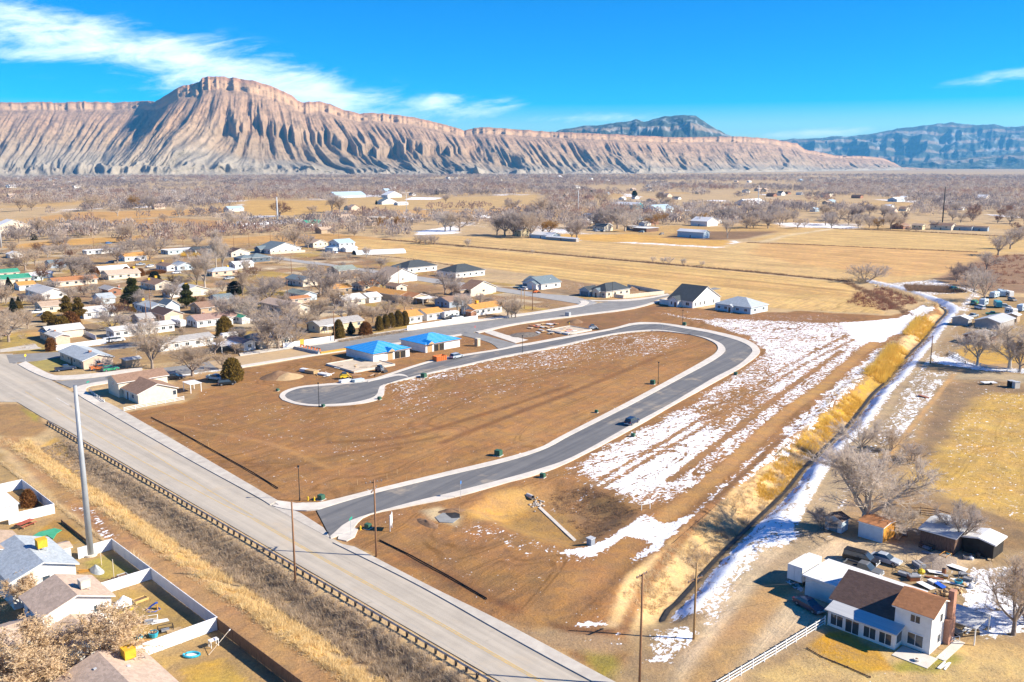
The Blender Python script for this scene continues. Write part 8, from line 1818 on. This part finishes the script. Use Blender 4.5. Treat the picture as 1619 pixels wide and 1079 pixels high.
heap('dirt_berm', 'dark dirt berm at the upper edge of the grey washout pit', 714, 808.5, 2.6, 1.2, .7, DIRT, 'dirt berm', 11, .2); heap('dirt_berm', 'brown dirt berm at the left edge of the grey washout pit', 676, 828, 3.2, 1.2, .6, DIRT, 'dirt berm', 12, -.9)
gt = thing('pond_gauge', 'white wooden frame standing at the edge of the detention basin', 'frame', G(1021, 806), .4); gm_ = MB().box(-.05, -.05, -.2, .05, .05, 1.3).mesh('post', WHITE); link('post', gm_, gt, (-.9, 0, 0)); link('post', gm_, gt, (.9, 0, 0)); MB().box(-.85, -.03, 1.0, .85, .03, 1.12).build('crossbar', WHITE, gt)
# ---------------------------------------------------------------- YARD THINGS, LOWER LEFT
def yard(px, py): return G(px, py, .05)
o = thing('picnic_table', 'red wooden picnic table beside the white shed at far left', 'table', yard(40, 832), 1.2); TR = M('red_planks', (.42, .10, .06), (.34, .08, .05), 2, .7)
pk = MB().box(-1.5, -.14, .74, 1.5, .14, .79).mesh('tabletop_plank', TR); [link('tabletop_plank', pk, o, (0, -.45 + i * .3, 0)) for i in range(4)]; bn = MB().box(-1.5, -.15, .42, 1.5, .15, .47).mesh('bench', TR); link('bench', bn, o, (0, -.95, 0)); link('bench', bn, o, (0, .95, 0)); lg = MB().box(-.05, -1.0, .02, .05, 1.0, .40).mesh('leg_frame', LUMBER); link('leg_frame', lg, o, (-1.1, 0, 0)); link('leg_frame', lg, o, (1.1, 0, 0))
ts = pad('ground_tarp', Gs([(52, 848), (62, 842), (86, 836), (98, 839), (90, 844), (84, 853), (74, 847), (60, 850)]), .10, M('green_tarp', (.05, .30, .16), (.07, .36, .2), .8, .7)); tag(ts, 'bright green tarp spread on the lawn beside the red picnic table', 'tarp')
for i, (x_, y_, h_) in enumerate([(160.5, 893, 3.0), (180.5, 916, 3.2)]):
    o = link('clothes_pole', MB().tube([(0, 0, -.2), (0, 0, h_)], .05, 6).mesh('clothes_pole', CREAMF), None, yard(x_, y_)); tag(o, f'thin pale post in the shaded yard, {["farther", "nearer"][i]} of two', 'post', 'yard posts')
def bed(label, px, py, rz, a, b, mat, fill):
    o = thing('planter_bed', label, 'planter', yard(px, py), rz); m = MB(); m.box(-a, -b, 0, a, -b + .08, .35); m.box(-a, b - .08, 0, a, b, .35); m.box(-a, -b + .08, 0, -a + .08, b - .08, .35); m.box(a - .08, -b + .08, 0, a, b - .08, .35); m.build('frame', mat, o); MB().box(-a + .08, -b + .08, 0, a - .08, b - .08, .25).build('soil', fill, o)
bed('raised planter bed with a green patch beside the white fence', 200, 917, ANG, .7, 2.0, GALV, DIRT); bed('dark raised planter bed between two others by the white fence', 189, 922, ANG, .5, 2.0, WOODD, DARKIN); bed('raised planter bed with dry weeds nearest the khaki roof', 172, 927, ANG, .7, 1.8, WOODD, M('dry_weeds', (.25, .2, .07), (.18, .14, .05), 2, .9))
bed('empty yellow timber frame on the lawn of the cluttered yard', 222, 950, ANG + .1, 1.0, .55, M('yellow_timber', (.6, .42, .16), (.5, .34, .12), 2, .8), DIRT)
heap('covered_boat', 'boat under a grey-green cover on the lawn', 153, 903, 1.9, .9, 1.1, M('grey_cover', (.36, .40, .40), (.46, .5, .5), 2, .6), 'boat', 14, -.75); heap('covered_heap', 'white covered heap beside the khaki-roofed house', 195, 955, 1.6, 1.3, 1.2, M('white_sheet', (.7, .72, .74), (.6, .62, .65), 2, .6), 'covered heap', 15)
JM = [('blue', (.02, .10, .5)), ('cyan', (.05, .45, .62)), ('orange', (.6, .3, .06)), ('grey', (.3, .31, .33)), ('white', (.75, .75, .74)), ('dark', (.03, .03, .035)), ('yellow', (.7, .5, .03)), ('rust', (.3, .12, .06)), ('tan', (.5, .36, .2)), ('green', (.05, .4, .2))]
JMAT = {n: M('junk_' + n, c, tuple(x * .8 for x in c), 2, .6) for n, c in JM}
def junk(label, px, py, col, kind, s=1.0, rz=0.0, z=.0):
    p = gz(px, py); mt = JMAT[col]; nm = {'toy': 'toy_slide', 'frame': 'metal_frame', 'plank': 'loose_plank', 'tub': 'plastic_tub', 'barrel': 'barrel', 'ring': 'paddling_pool', 'sheet': 'sheet_of_tin', 'bag': 'bag', 'crate': 'crate', 'logs': 'firewood_log'}[kind]
    o = thing(nm, label, nm.replace('_', ' '), (p.x, p.y, p.z + z), rz)
    if kind == 'toy': MB().prism([(-1.0, .05), (.3, .9), (.6, .9), (.6, .98), (.25, .98), (-1.0, .15)], 'y', -.25, .25).build('chute', mt, o); MB().box(.45, -.3, 0, .55, .3, .95).build('ladder', JMAT['orange'], o); MB().tube([(-.9, -.6, .05), (.2, -.9, .05), (.9, -.2, .05), (.4, .6, .05)], .07, 5).build('hose', mt, o)
    elif kind == 'frame': 
        m = MB(); q = [(-1.2 * s, -.6 * s), (1.2 * s, -.6 * s), (1.2 * s, .6 * s), (-1.2 * s, .6 * s)]
        for z_ in (.1, .9 * s): [m.tube([(*q[i], z_), (*q[(i + 1) % 4], z_)], .04, 5) for i in range(4)]
        [m.tube([(*q[i], .0), (*q[i], .9 * s)], .04, 5) for i in range(4)]; m.build('tube_frame', mt, o); MB().box(-.7 * s, -.4 * s, .1, .6 * s, .4 * s, .45 * s).build('load', JMAT['grey'], o)
    elif kind == 'plank':
        me = cached(('jp', col, s), lambda: MB().box(-1.4 * s, -.12, 0, 1.4 * s, .12, .07).mesh('plank', mt)); [link('plank', me, o, (RND.uniform(-.2, .2), (i - 1) * .3, .05 + .04 * i), RND.uniform(-.25, .25)) for i in range(3)]
    elif kind == 'tub': MB().tube([(0, 0, 0), (0, 0, .6 * s)], [.45 * s, .6 * s], 10).build('tub', mt, o); MB().tube([(0, 0, .55 * s), (0, 0, .605 * s)], [.5 * s, .5 * s], 10).build('contents', JMAT['dark'], o)
    elif kind == 'barrel': MB().tube([(0, 0, 0), (0, 0, .45), (0, 0, .9)], [.3, .32, .3], 12).build('drum', mt, o); MB().tube([(0, 0, .9), (0, 0, .93)], .27, 12).build('lid', JMAT['dark'], o)
    elif kind == 'ring': MB().tube([(.9 * math.cos(i * .4189) * (1 + .2 * math.cos(i * .84)), .65 * math.sin(i * .4189), .15) for i in range(16)], .16, 6, False).build('rim', mt, o); MB().tube([(0, 0, 0), (0, 0, .08)], .75, 14).build('floor', JMAT['white'], o)
    elif kind == 'sheet': MB().add([(-1.2 * s, -.7 * s, .1), (1.2 * s, -.7 * s, .3), (1.2 * s, .7 * s, .45), (-1.2 * s, .7 * s, .2), (-1.2 * s, -.7 * s, .05), (1.2 * s, -.7 * s, .25), (1.2 * s, .7 * s, .4), (-1.2 * s, .7 * s, .15)], [(0, 1, 2, 3), (7, 6, 5, 4), (0, 4, 5, 1), (1, 5, 6, 2), (2, 6, 7, 3), (3, 7, 4, 0)]).build('sheet', mt, o); MB().box(-.5 * s, -.4 * s, 0, .5 * s, .4 * s, .1).build('block', JMAT['dark'], o)
    elif kind == 'bag': MB().tube([(0, 0, 0), (.05, 0, .3 * s), (.1, .05, .55 * s), (.1, .05, .62 * s)], [.4 * s, .5 * s, .3 * s, .08 * s], 8).build('sack', mt, o); MB().box(.02, -.03, .58 * s, .18, .12, .7 * s).build('knot', mt, o)
    elif kind == 'crate':
        MB().box(-.5 * s, -.4 * s, 0, .5 * s, .4 * s, .5 * s).build('box', mt, o); MB().box(-.53 * s, -.43 * s, .45 * s, .53 * s, .43 * s, .56 * s).build('lid', JMAT['grey'] if col != 'grey' else JMAT['white'], o)
    elif kind == 'logs':
        me = cached(('log', s), lambda: MB().tube([(-.25, 0, 0), (.25, 0, 0)], .14 * s, 8).mesh('log', LUMBER)); [link('log', me, o, (RND.gauss(0, .5 * s), RND.gauss(0, .4 * s), .12 + .13 * (i % 4)), RND.uniform(0, 6)) for i in range(18)]
    return o
junk('blue toy slide with hose on the cluttered yard', 243, 964, 'blue', 'toy', rz=.3); junk('grey tube frame lying in the cluttered yard', 236, 985, 'white', 'frame', .9, .3); junk('dark heap frame in the middle of the cluttered yard', 262, 998, 'dark', 'frame', .8, .5); junk('cyan plastic tub near the dry-leaved tree', 243, 1007, 'cyan', 'tub', 1.1); junk('small blue tub beside the dry-leaved tree', 221, 1010, 'cyan', 'tub', .7)
junk('yellow bucket beside the white covered heap', 206, 965, 'yellow', 'tub', .8); junk('tan planks leaning in the cluttered yard', 276, 998, 'tan', 'plank', .7, .5); junk('white planks in the cluttered yard', 252, 984, 'white', 'plank', .8, .6); junk('orange planks at the bottom of the cluttered yard', 228, 1015, 'orange', 'plank', .7); junk('aqua paddling pool with pale floor by the white fence', 303, 1037, 'cyan', 'ring'); junk('orange planks beside the blue-grey yard house', 133, 904, 'orange', 'plank', .6, .2)
o = thing('yard_table', 'small white table in the shade of the plank fence corner', 'table', yard(338, 1022), ANG); MB().box(-.6, -.4, .9, .6, .4, .98).build('tabletop', WHITE, o); tl_ = MB().box(-.04, -.04, 0, .04, .04, .9).mesh('leg', WHITE); [link('leg', tl_, o, (x_, y_, 0)) for x_ in (-.5, .5) for y_ in (-.32, .32)]
o = thing('clothes_line', 'slanting pale pole beside the plank fence', 'pole', yard(330, 1036), 0); MB().tube([(0, 0, 0), (2.2, 2.0, 2.4)], .04, 6).build('pole', CREAMF, o); MB().tube([(2.15, 1.95, 2.35), (2.3, 2.1, 2.5)], .09, 6).build('knob', WHITE, o)
# ---------------------------------------------------------------- FARMYARD CLUTTER, LOWER RIGHT
JY = [(1428, 910, 'dark', 'frame', 1.2, 'black tube frame with load at the left of the junk heap'), (1444, 917, 'rust', 'crate', 1.5, 'brown leaning crate in the junk heap'), (1456, 907, 'yellow', 'bag', 1.2, 'yellow bag on the junk heap'), (1452, 896, 'tan', 'frame', 1.5, 'tall tan wire frame behind the junk heap'), (1492, 908, 'rust', 'barrel', 1, 'rusty barrel standing in the junk heap'), (1480, 907, 'white', 'sheet', 1, 'snowy tin sheet left of the rusty barrel'), (1513, 899, 'white', 'sheet', 1.2, 'snowy sheet right of the rusty barrel'),
      (1500, 922, 'white', 'plank', 1.4, 'long white planks across the junk heap'), (1486, 927, 'blue', 'sheet', .8, 'blue sheet among the junk'), (1508, 936, 'tan', 'logs', 1.8, 'pile of split firewood logs beside the chimney'), (1498, 941, 'tan', 'logs', 1.5, 'second heap of firewood nearest the chimney'), (1530, 918, 'grey', 'frame', 1.0, 'grey frame at the right of the junk heap'), (1473, 923, 'grey', 'crate', 1.0, 'grey crate in the middle of the junk heap'), (1464, 928, 'white', 'sheet', 1.0, 'white sheet near the orange roof'), (1522, 911, 'dark', 'crate', 1.0, 'dark crate at the upper right of the junk heap'),
      (1495, 914, 'orange', 'crate', .8, 'small orange crate in the junk heap'), (1478, 915, 'rust', 'plank', .9, 'rusty planks in the junk heap'), (1536, 930, 'white', 'bag', 1.0, 'white bag at the edge of the snowy yard'), (1515, 924, 'cyan', 'tub', 1.0, 'cyan tub in the junk heap'), (1494, 884, 'orange', 'frame', .9, 'orange machine frame before the plank barn'), (1500, 878, 'cyan', 'tub', .6, 'small cyan tub before the plank barn'), (1465, 868, 'dark', 'frame', .9, 'dark frame at the barn corner'), (1470, 876, 'grey', 'plank', 1.0, 'grey planks before the barn'), (1420, 850, 'tan', 'plank', 1.0, 'tan boards beside the ochre-ended shed'),
      (1430, 846, 'rust', 'frame', .8, 'rusty frame right of the ochre-ended shed'), (1535, 885, 'white', 'bag', .9, 'white bag below the barn lean-to'), (1546, 882, 'dark', 'barrel', 1, 'dark barrel below the barn lean-to'), (1528, 884, 'grey', 'tub', .9, 'grey tub below the barn lean-to'), (1566, 882, 'tan', 'plank', 1.0, 'pale boards right of the barn lean-to'), (1493, 1054, 'white', 'plank', .8, 'white board lying on the lower lawn'), (1460, 628, 'rust', 'sheet', 1.2, 'rusty sheet lying on the snowy verge'),
      (1500, 1010, 'white', 'frame', 1.0, 'white frame under the patio roof'), (1512, 1004, 'dark', 'crate', 1.2, 'dark crate under the patio roof'), (1530, 996, 'white', 'plank', 1.0, 'white slats at the patio corner'), (1326, 836, 'white', 'bag', .4, 'small white bag by the little shed')]
for x_, y_, c_, k_, s_, lab in JY: junk(lab, x_, y_, c_, k_, s_, RND.uniform(0, 3))
o = thing('flower_pot', 'round stone planter on the walk corner before the farmhouse', 'planter', G(1449, 1046), 0); MB().tube([(0, 0, 0), (0, 0, .35), (0, 0, .4)], [.3, .45, .42], 12).build('pot', CONC, o); MB().tube([(0, 0, .3), (0, 0, .45)], [.36, .1], 9).build('soil', DIRT, o)
fence('garden_edge', 'low timber edging around the yellow farmhouse lawn', Gs([(1276, 1026), (1300, 1040), (1340, 1056), (1376, 1072)]), .18, 2.2, WOODD)
fl_ = thing('flat_trailer', 'flat trailers and troughs at the pasture edge beside the farm drive', 'trailer', G(1563, 608), .1); MB().box(-2, -1, .5, 2, 1, .7).build('deck', WHITE, fl_); ty = cached(('tyre', .39), lambda: MB().tube([(0, -.11, 0), (0, .11, 0)], .39, 14).mesh('tyre', RUBBER)); link('tyre', ty, fl_, (0, -.95, .39)); link('tyre', ty, fl_, (0, .95, .39))
for i, x_ in enumerate((1598, 1606)): boxes(f'{["dark", "pale"][i]} upright box at the pasture edge', x_, 612 + i * 2, .2, [(-.8, -.6, 0, .8, .6, 1.8, [DARKIN, CONC][i], 'box'), (-.9, -.7, 1.8, .9, .7, 1.9, GALV, 'lid')], 'feed_box', 'feed box')
# ================================================================ GRASS, BRUSH AND REEDS
def tufts(name, pts, zs, size, blades, spread, mat, seed, wid=.05):
    """clumps of blades: pts (n,2); one mesh"""
    r = np.random.default_rng(seed); n = len(pts); B = blades
    base = np.repeat(np.stack([pts[:, 0], pts[:, 1], zs], 1), B, 0) + np.concatenate([r.normal(0, 1, (n * B, 2)) * spread * .35, np.zeros((n * B, 1))], 1)
    d = r.normal(0, 1, (n * B, 3)); d[:, 2] = np.abs(d[:, 2]) * .8 + .75; d /= np.linalg.norm(d, axis=1)[:, None]
    L = np.repeat(size, B)[:, None] * r.uniform(.5, 1.2, (n * B, 1)); s = np.cross(d, r.normal(0, 1, (n * B, 3))); s /= np.linalg.norm(s, axis=1)[:, None]
    w_ = wid * r.uniform(.6, 1.5, (n * B, 1))
    tri = np.stack([base - s * w_ - [0, 0, .05], base + s * w_ - [0, 0, .05], base + d * L], 1).reshape(-1, 3)
    o = link(name, npmesh(name, tri, np.arange(len(tri)).reshape(-1, 3), mat)); return tag(o, kind='stuff')
GOLD = LM('golden_grass', (.90, .70, .37), (.76, .56, .27), .5, .95); STRAWM = LM('straw_grass', (.78, .62, .38), (.66, .50, .28), .5, .95); BRUSHM = LM('grey_brush', (.62, .50, .36), (.46, .36, .25), .6, .95); REED = LM('yellow_reeds', (.80, .54, .11), (.66, .42, .09), .4, .95); TUMBLE = LM('brown_weeds', (.33, .21, .13), (.25, .16, .10), .6, .95); LAWN = LM('dry_lawn', (.42, .27, .07), (.32, .21, .06), .8, .95); REDB = LM('red_brush', (.30, .13, .085), (.22, .10, .07), .4, .95)
def UU(s, a, b, p): return np.random.default_rng(s).uniform(a, b, len(p))
def Z0(p): return np.zeros(len(p))
def hz_(p): return height(p[:, 0], p[:, 1])
def strip(n, s0, s1, o0, o1, seed, clump=None):
    r = np.random.default_rng(seed); s = r.uniform(s0, s1, n); o = r.uniform(o0, o1, n); X = GA.x + GU.x * s + GN.x * o; Y = GA.y + GU.y * s + GN.y * o; p = np.stack([X, Y], 1)
    if clump: p = p[fbm(X / clump, Y / clump, 3, seed) > .46]
    return p
p = strip(5200, 10, 175, 7.4, 12.2, 1, 2.2); tufts('golden_roadside_grass', p, hz_(p), UU(1, .5, 1.25, p), 16, .55, GOLD, 1, .035)
p = strip(1500, 4, 175, 10.6, 13.0, 4); tufts('golden_roadside_grass', p, hz_(p), np.full(len(p), .4), 12, .5, STRAWM, 4, .03)
p = strip(3800, 16, 175, 1.2, 7.0, 2); tufts('roadside_brush', p, hz_(p), UU(2, .5, 1.3, p), 18, .6, BRUSHM, 2, .03)
p = strip(800, 24, 90, 16.9, 17.3, 3); tufts('golden_roadside_grass', p, hz_(p), np.full(len(p), .5), 10, .4, STRAWM, 3, .03)
p = np.array([(q.x, q.y) for q in Gs([(211, 878), (216, 884), (228, 892), (232, 898), (224, 890)])]); tufts('golden_roadside_grass', p, hz_(p), np.full(len(p), 1.3), 60, .7, STRAWM, 7, .03)
def in_poly(n, px, seed, clump=None, thr=.46):
    pts = [(q.x, q.y) for q in Gs(px)]; r = np.random.default_rng(seed); xs = [q[0] for q in pts]; ys = [q[1] for q in pts]; X = r.uniform(min(xs), max(xs), n); Y = r.uniform(min(ys), max(ys), n); k = poly_sd(X, Y, pts) > 0
    if clump: k &= fbm(X / clump, Y / clump, 3, seed) > thr
    return np.stack([X[k], Y[k]], 1)
def canal_side(n, a0, a1, o0, o1, seed, clump=2.5, thr=.44):
    """points along the left bank of the canal by arc length and offset"""
    r = np.random.default_rng(seed); pts = [Vector((q[0], q[1], 0)) for q in CANAL2]; Ls = [0.0]
    for a, b in zip(pts[:-1], pts[1:]): Ls.append(Ls[-1] + (b - a).length)
    s = r.uniform(a0, min(a1, Ls[-1] - .1), n); o = r.uniform(o0, o1, n); idx = np.searchsorted(Ls, s) - 1; X = []; Y = []
    for k_, s_, o_ in zip(idx, s, o):
        a, b = pts[k_], pts[k_ + 1]; d = (b - a).normalized(); q = a + d * (s_ - Ls[k_]) + Vector((-d.y, d.x, 0)) * o_; X.append(q.x); Y.append(q.y)
    X, Y = np.array(X), np.array(Y); k = fbm(X / clump, Y / clump, 3, seed) > thr; return np.stack([X[k], Y[k]], 1)
p = canal_side(2600, 6, 110, 1.0, 6.5, 11); tufts('canal_bank_grass', p, hz_(p), UU(5, .3, .8, p), 14, .6, STRAWM, 11, .03)
p = canal_side(600, 20, 120, .8, 4.0, 12, 4, .52); tufts('canal_bank_brush', p, hz_(p), UU(6, .6, 1.5, p), 20, .7, BRUSHM, 12, .03)
p = canal_side(1500, 60, 150, .8, 5.0, 13); tufts('golden_reeds', p, hz_(p), UU(7, .6, 1.5, p), 16, .6, REED, 13, .035)
p = canal_side(620, 174, 224, .4, 6.0, 14, 3, .40); tufts('golden_reeds', p, hz_(p), UU(8, .8, 3.6, p), 16, .9, REED, 14, .05)
p = canal_side(380, 250, 294, .4, 7, 15, 4, .42); tufts('golden_reeds', p, hz_(p), UU(9, .8, 3.2, p), 14, .9, REED, 15, .06)
p = canal_side(700, 330, 470, 1, 8, 16, 7, .44); tufts('golden_reeds', p, hz_(p), UU(10, 1.2, 2.8, p), 12, .9, STRAWM, 16, .06)
p = canal_side(700, 120, 320, 3, 8, 17); tufts('canal_bank_grass', p, hz_(p), np.full(len(p), .8), 12, .7, STRAWM, 17, .04)
p = canal_side(700, 10, 260, -3.2, -1.0, 18, 3, .5); tufts('canal_bank_brush', p, hz_(p), np.full(len(p), .6), 12, .5, TUMBLE, 18, .025)
p = in_poly(2600, [(868, 770), (930, 768), (985, 792), (1010, 812), (985, 826), (945, 850), (918, 826), (880, 792)], 21, 2.5, .42); tufts('basin_weeds', p, hz_(p), UU(3, .15, .45, p), 9, .4, TUMBLE, 21, .025)
p = in_poly(5200, [(1446, 738), (1500, 700), (1520, 650), (1560, 622), (1700, 625), (1700, 850), (1619, 828), (1540, 800), (1470, 775), (1430, 760)], 22, 6, .40); tufts('pasture_grass', p, hz_(p), UU(3, .12, .35, p), 9, .8, LAWN, 22, .03)
p = in_poly(1800, [(1170, 1090), (1300, 1010), (1420, 1060), (1540, 1010), (1700, 1010), (1700, 1100)], 23, 3, .45); tufts('yard_grass', p, hz_(p), UU(3, .12, .3, p), 10, .6, STRAWM, 23, .025)
p = in_poly(900, [(1350, 465), (1400, 455), (1440, 468), (1450, 480), (1400, 492), (1340, 480)], 24); tufts('red_brush', p, Z0(p), UU(3, 1.2, 2.6, p), 14, 1.2, REDB, 24, .05)
p = in_poly(1500, [(1500, 440), (1560, 405), (1640, 402), (1640, 450), (1560, 455)], 25, 12, .42); tufts('red_brush', p, Z0(p), UU(3, 1.2, 2.6, p), 14, 1.4, REDB, 25, .06)
p = in_poly(900, [(1430, 452), (1500, 455), (1530, 462), (1500, 464), (1435, 460)], 26); tufts('dark_hedge_brush', p, Z0(p), UU(3, 1.5, 2.8, p), 14, 1.2, TUMBLE, 26, .06)
def along(px, n, half, seed):
    pts = [Vector((q.x, q.y, 0)) for q in Gs(px)]; r = np.random.default_rng(seed); c = resample(pts, 200); i = r.uniform(0, 198.9, n); b = np.array([(q.x, q.y) for q in c]); k = i.astype(int); f = (i - k)[:, None]
    return b[k] * (1 - f) + b[k + 1] * f + r.normal(0, half, (n, 2))
p = along([(605, 379), (800, 395.5), (1050, 418), (1200, 431.5), (1345, 446)], 2600, .9, 31); tufts('field_hedge', p, Z0(p), UU(3, .6, 1.7, p), 10, .9, TUMBLE, 31, .06)
p = along([(1180, 384), (1290, 388), (1420, 394), (1545, 399)], 900, .6, 32); tufts('field_hedge', p, Z0(p), UU(3, .5, 1.1, p), 9, .9, TUMBLE, 32, .07)
p = along([(1340, 448), (1400, 476), (1440, 500)], 500, 1.2, 33); tufts('field_hedge', p, Z0(p), UU(3, .8, 1.8, p), 10, .9, TUMBLE, 33, .05)
p = along([(1318, 362), (1430, 366), (1620, 376)], 900, 1.0, 34); tufts('field_hedge', p, Z0(p), UU(3, .6, 1.6, p), 9, .9, TUMBLE, 34, .08)
p = along([(486, 392), (560, 402), (650, 410), (760, 427)], 700, .7, 35); tufts('field_hedge', p, Z0(p), UU(3, .4, 1.0, p), 9, .9, TUMBLE, 35, .06)
p = along([(538, 541), (580, 533.5), (640, 525)], 700, .7, 36); tufts('street_hedge', p, Z0(p), UU(3, .7, 1.3, p), 14, .6, BRUSHM, 36, .04)
p = along([(236, 434), (258, 432)], 500, .9, 37); tufts('clipped_hedge', p, Z0(p), UU(3, 1.8, 2.8, p), 16, .8, EVER['rust'], 37, .08)
p = in_poly(420, [(282, 405), (300, 396), (312, 398), (318, 404), (300, 407)], 38); tufts('yellow_hedge', p, Z0(p), UU(3, 1.8, 3.4, p), 16, .9, REED, 38, .08)
p = along([(240, 372), (330, 375), (420, 366), (450, 364)], 500, 3, 39); tufts('scrub', p, Z0(p), UU(3, 1.2, 3, p), 12, 1.5, BRUSHM, 39, .1)
p = in_poly(900, [(0, 399), (90, 390), (230, 383), (230, 395), (100, 402), (0, 408)], 40, 14, .45); tufts('scrub', p, Z0(p), UU(3, 1.2, 3.2, p), 12, 1.5, BRUSHM, 40, .09)
p = in_poly(2600, HOOD[0], 45, 30, .44)
ok_ = np.ones(len(p), bool)
for l_ in ([(88, 610), (225, 590), (400, 568), (545, 547), (820, 506), (1058, 468)], [(0, 568), (96, 560), (230, 546), (330, 530)], [(935, 482), (842, 467), (651, 439), (420, 406)], [(-200, 480), (28, 600), (149, 660)]): ok_ &= seg_dist(p[:, 0], p[:, 1], [(q.x, q.y) for q in Gs(l_)])[0] > 9
for h in HOUSES: q = h[3] + LOCA * 6 + LOCB * 6; ok_ &= np.hypot(p[:, 0] - q.x, p[:, 1] - q.y) > 11
p = p[ok_]; tufts('yard_shrubs', p, Z0(p), UU(5, .7, 2.6, p), 22, 1.3, TWIG['tan'], 45, .05)

# ================================================================ AIR
hz = MB().box(-26000, -1500, -4.0, 26000, 24000, 940)
hm = bpy.data.materials.new('haze_air'); hm.use_nodes = True; hm.node_tree.nodes.clear(); t = NT(hm.node_tree)
ho = t.n('ShaderNodeOutputMaterial'); pv = t.n('ShaderNodeVolumePrincipled'); t.l(pv.outputs[0], ho.inputs['Volume'])
pv.inputs['Density'].default_value = HAZE_DENSITY; pv.inputs['Color'].default_value = (.14, .55, 1.0, 1); pv.inputs['Anisotropy'].default_value = .1
S(hz.build('haze', hm)); bpy.data.objects['haze']['kind'] = 'stuff'
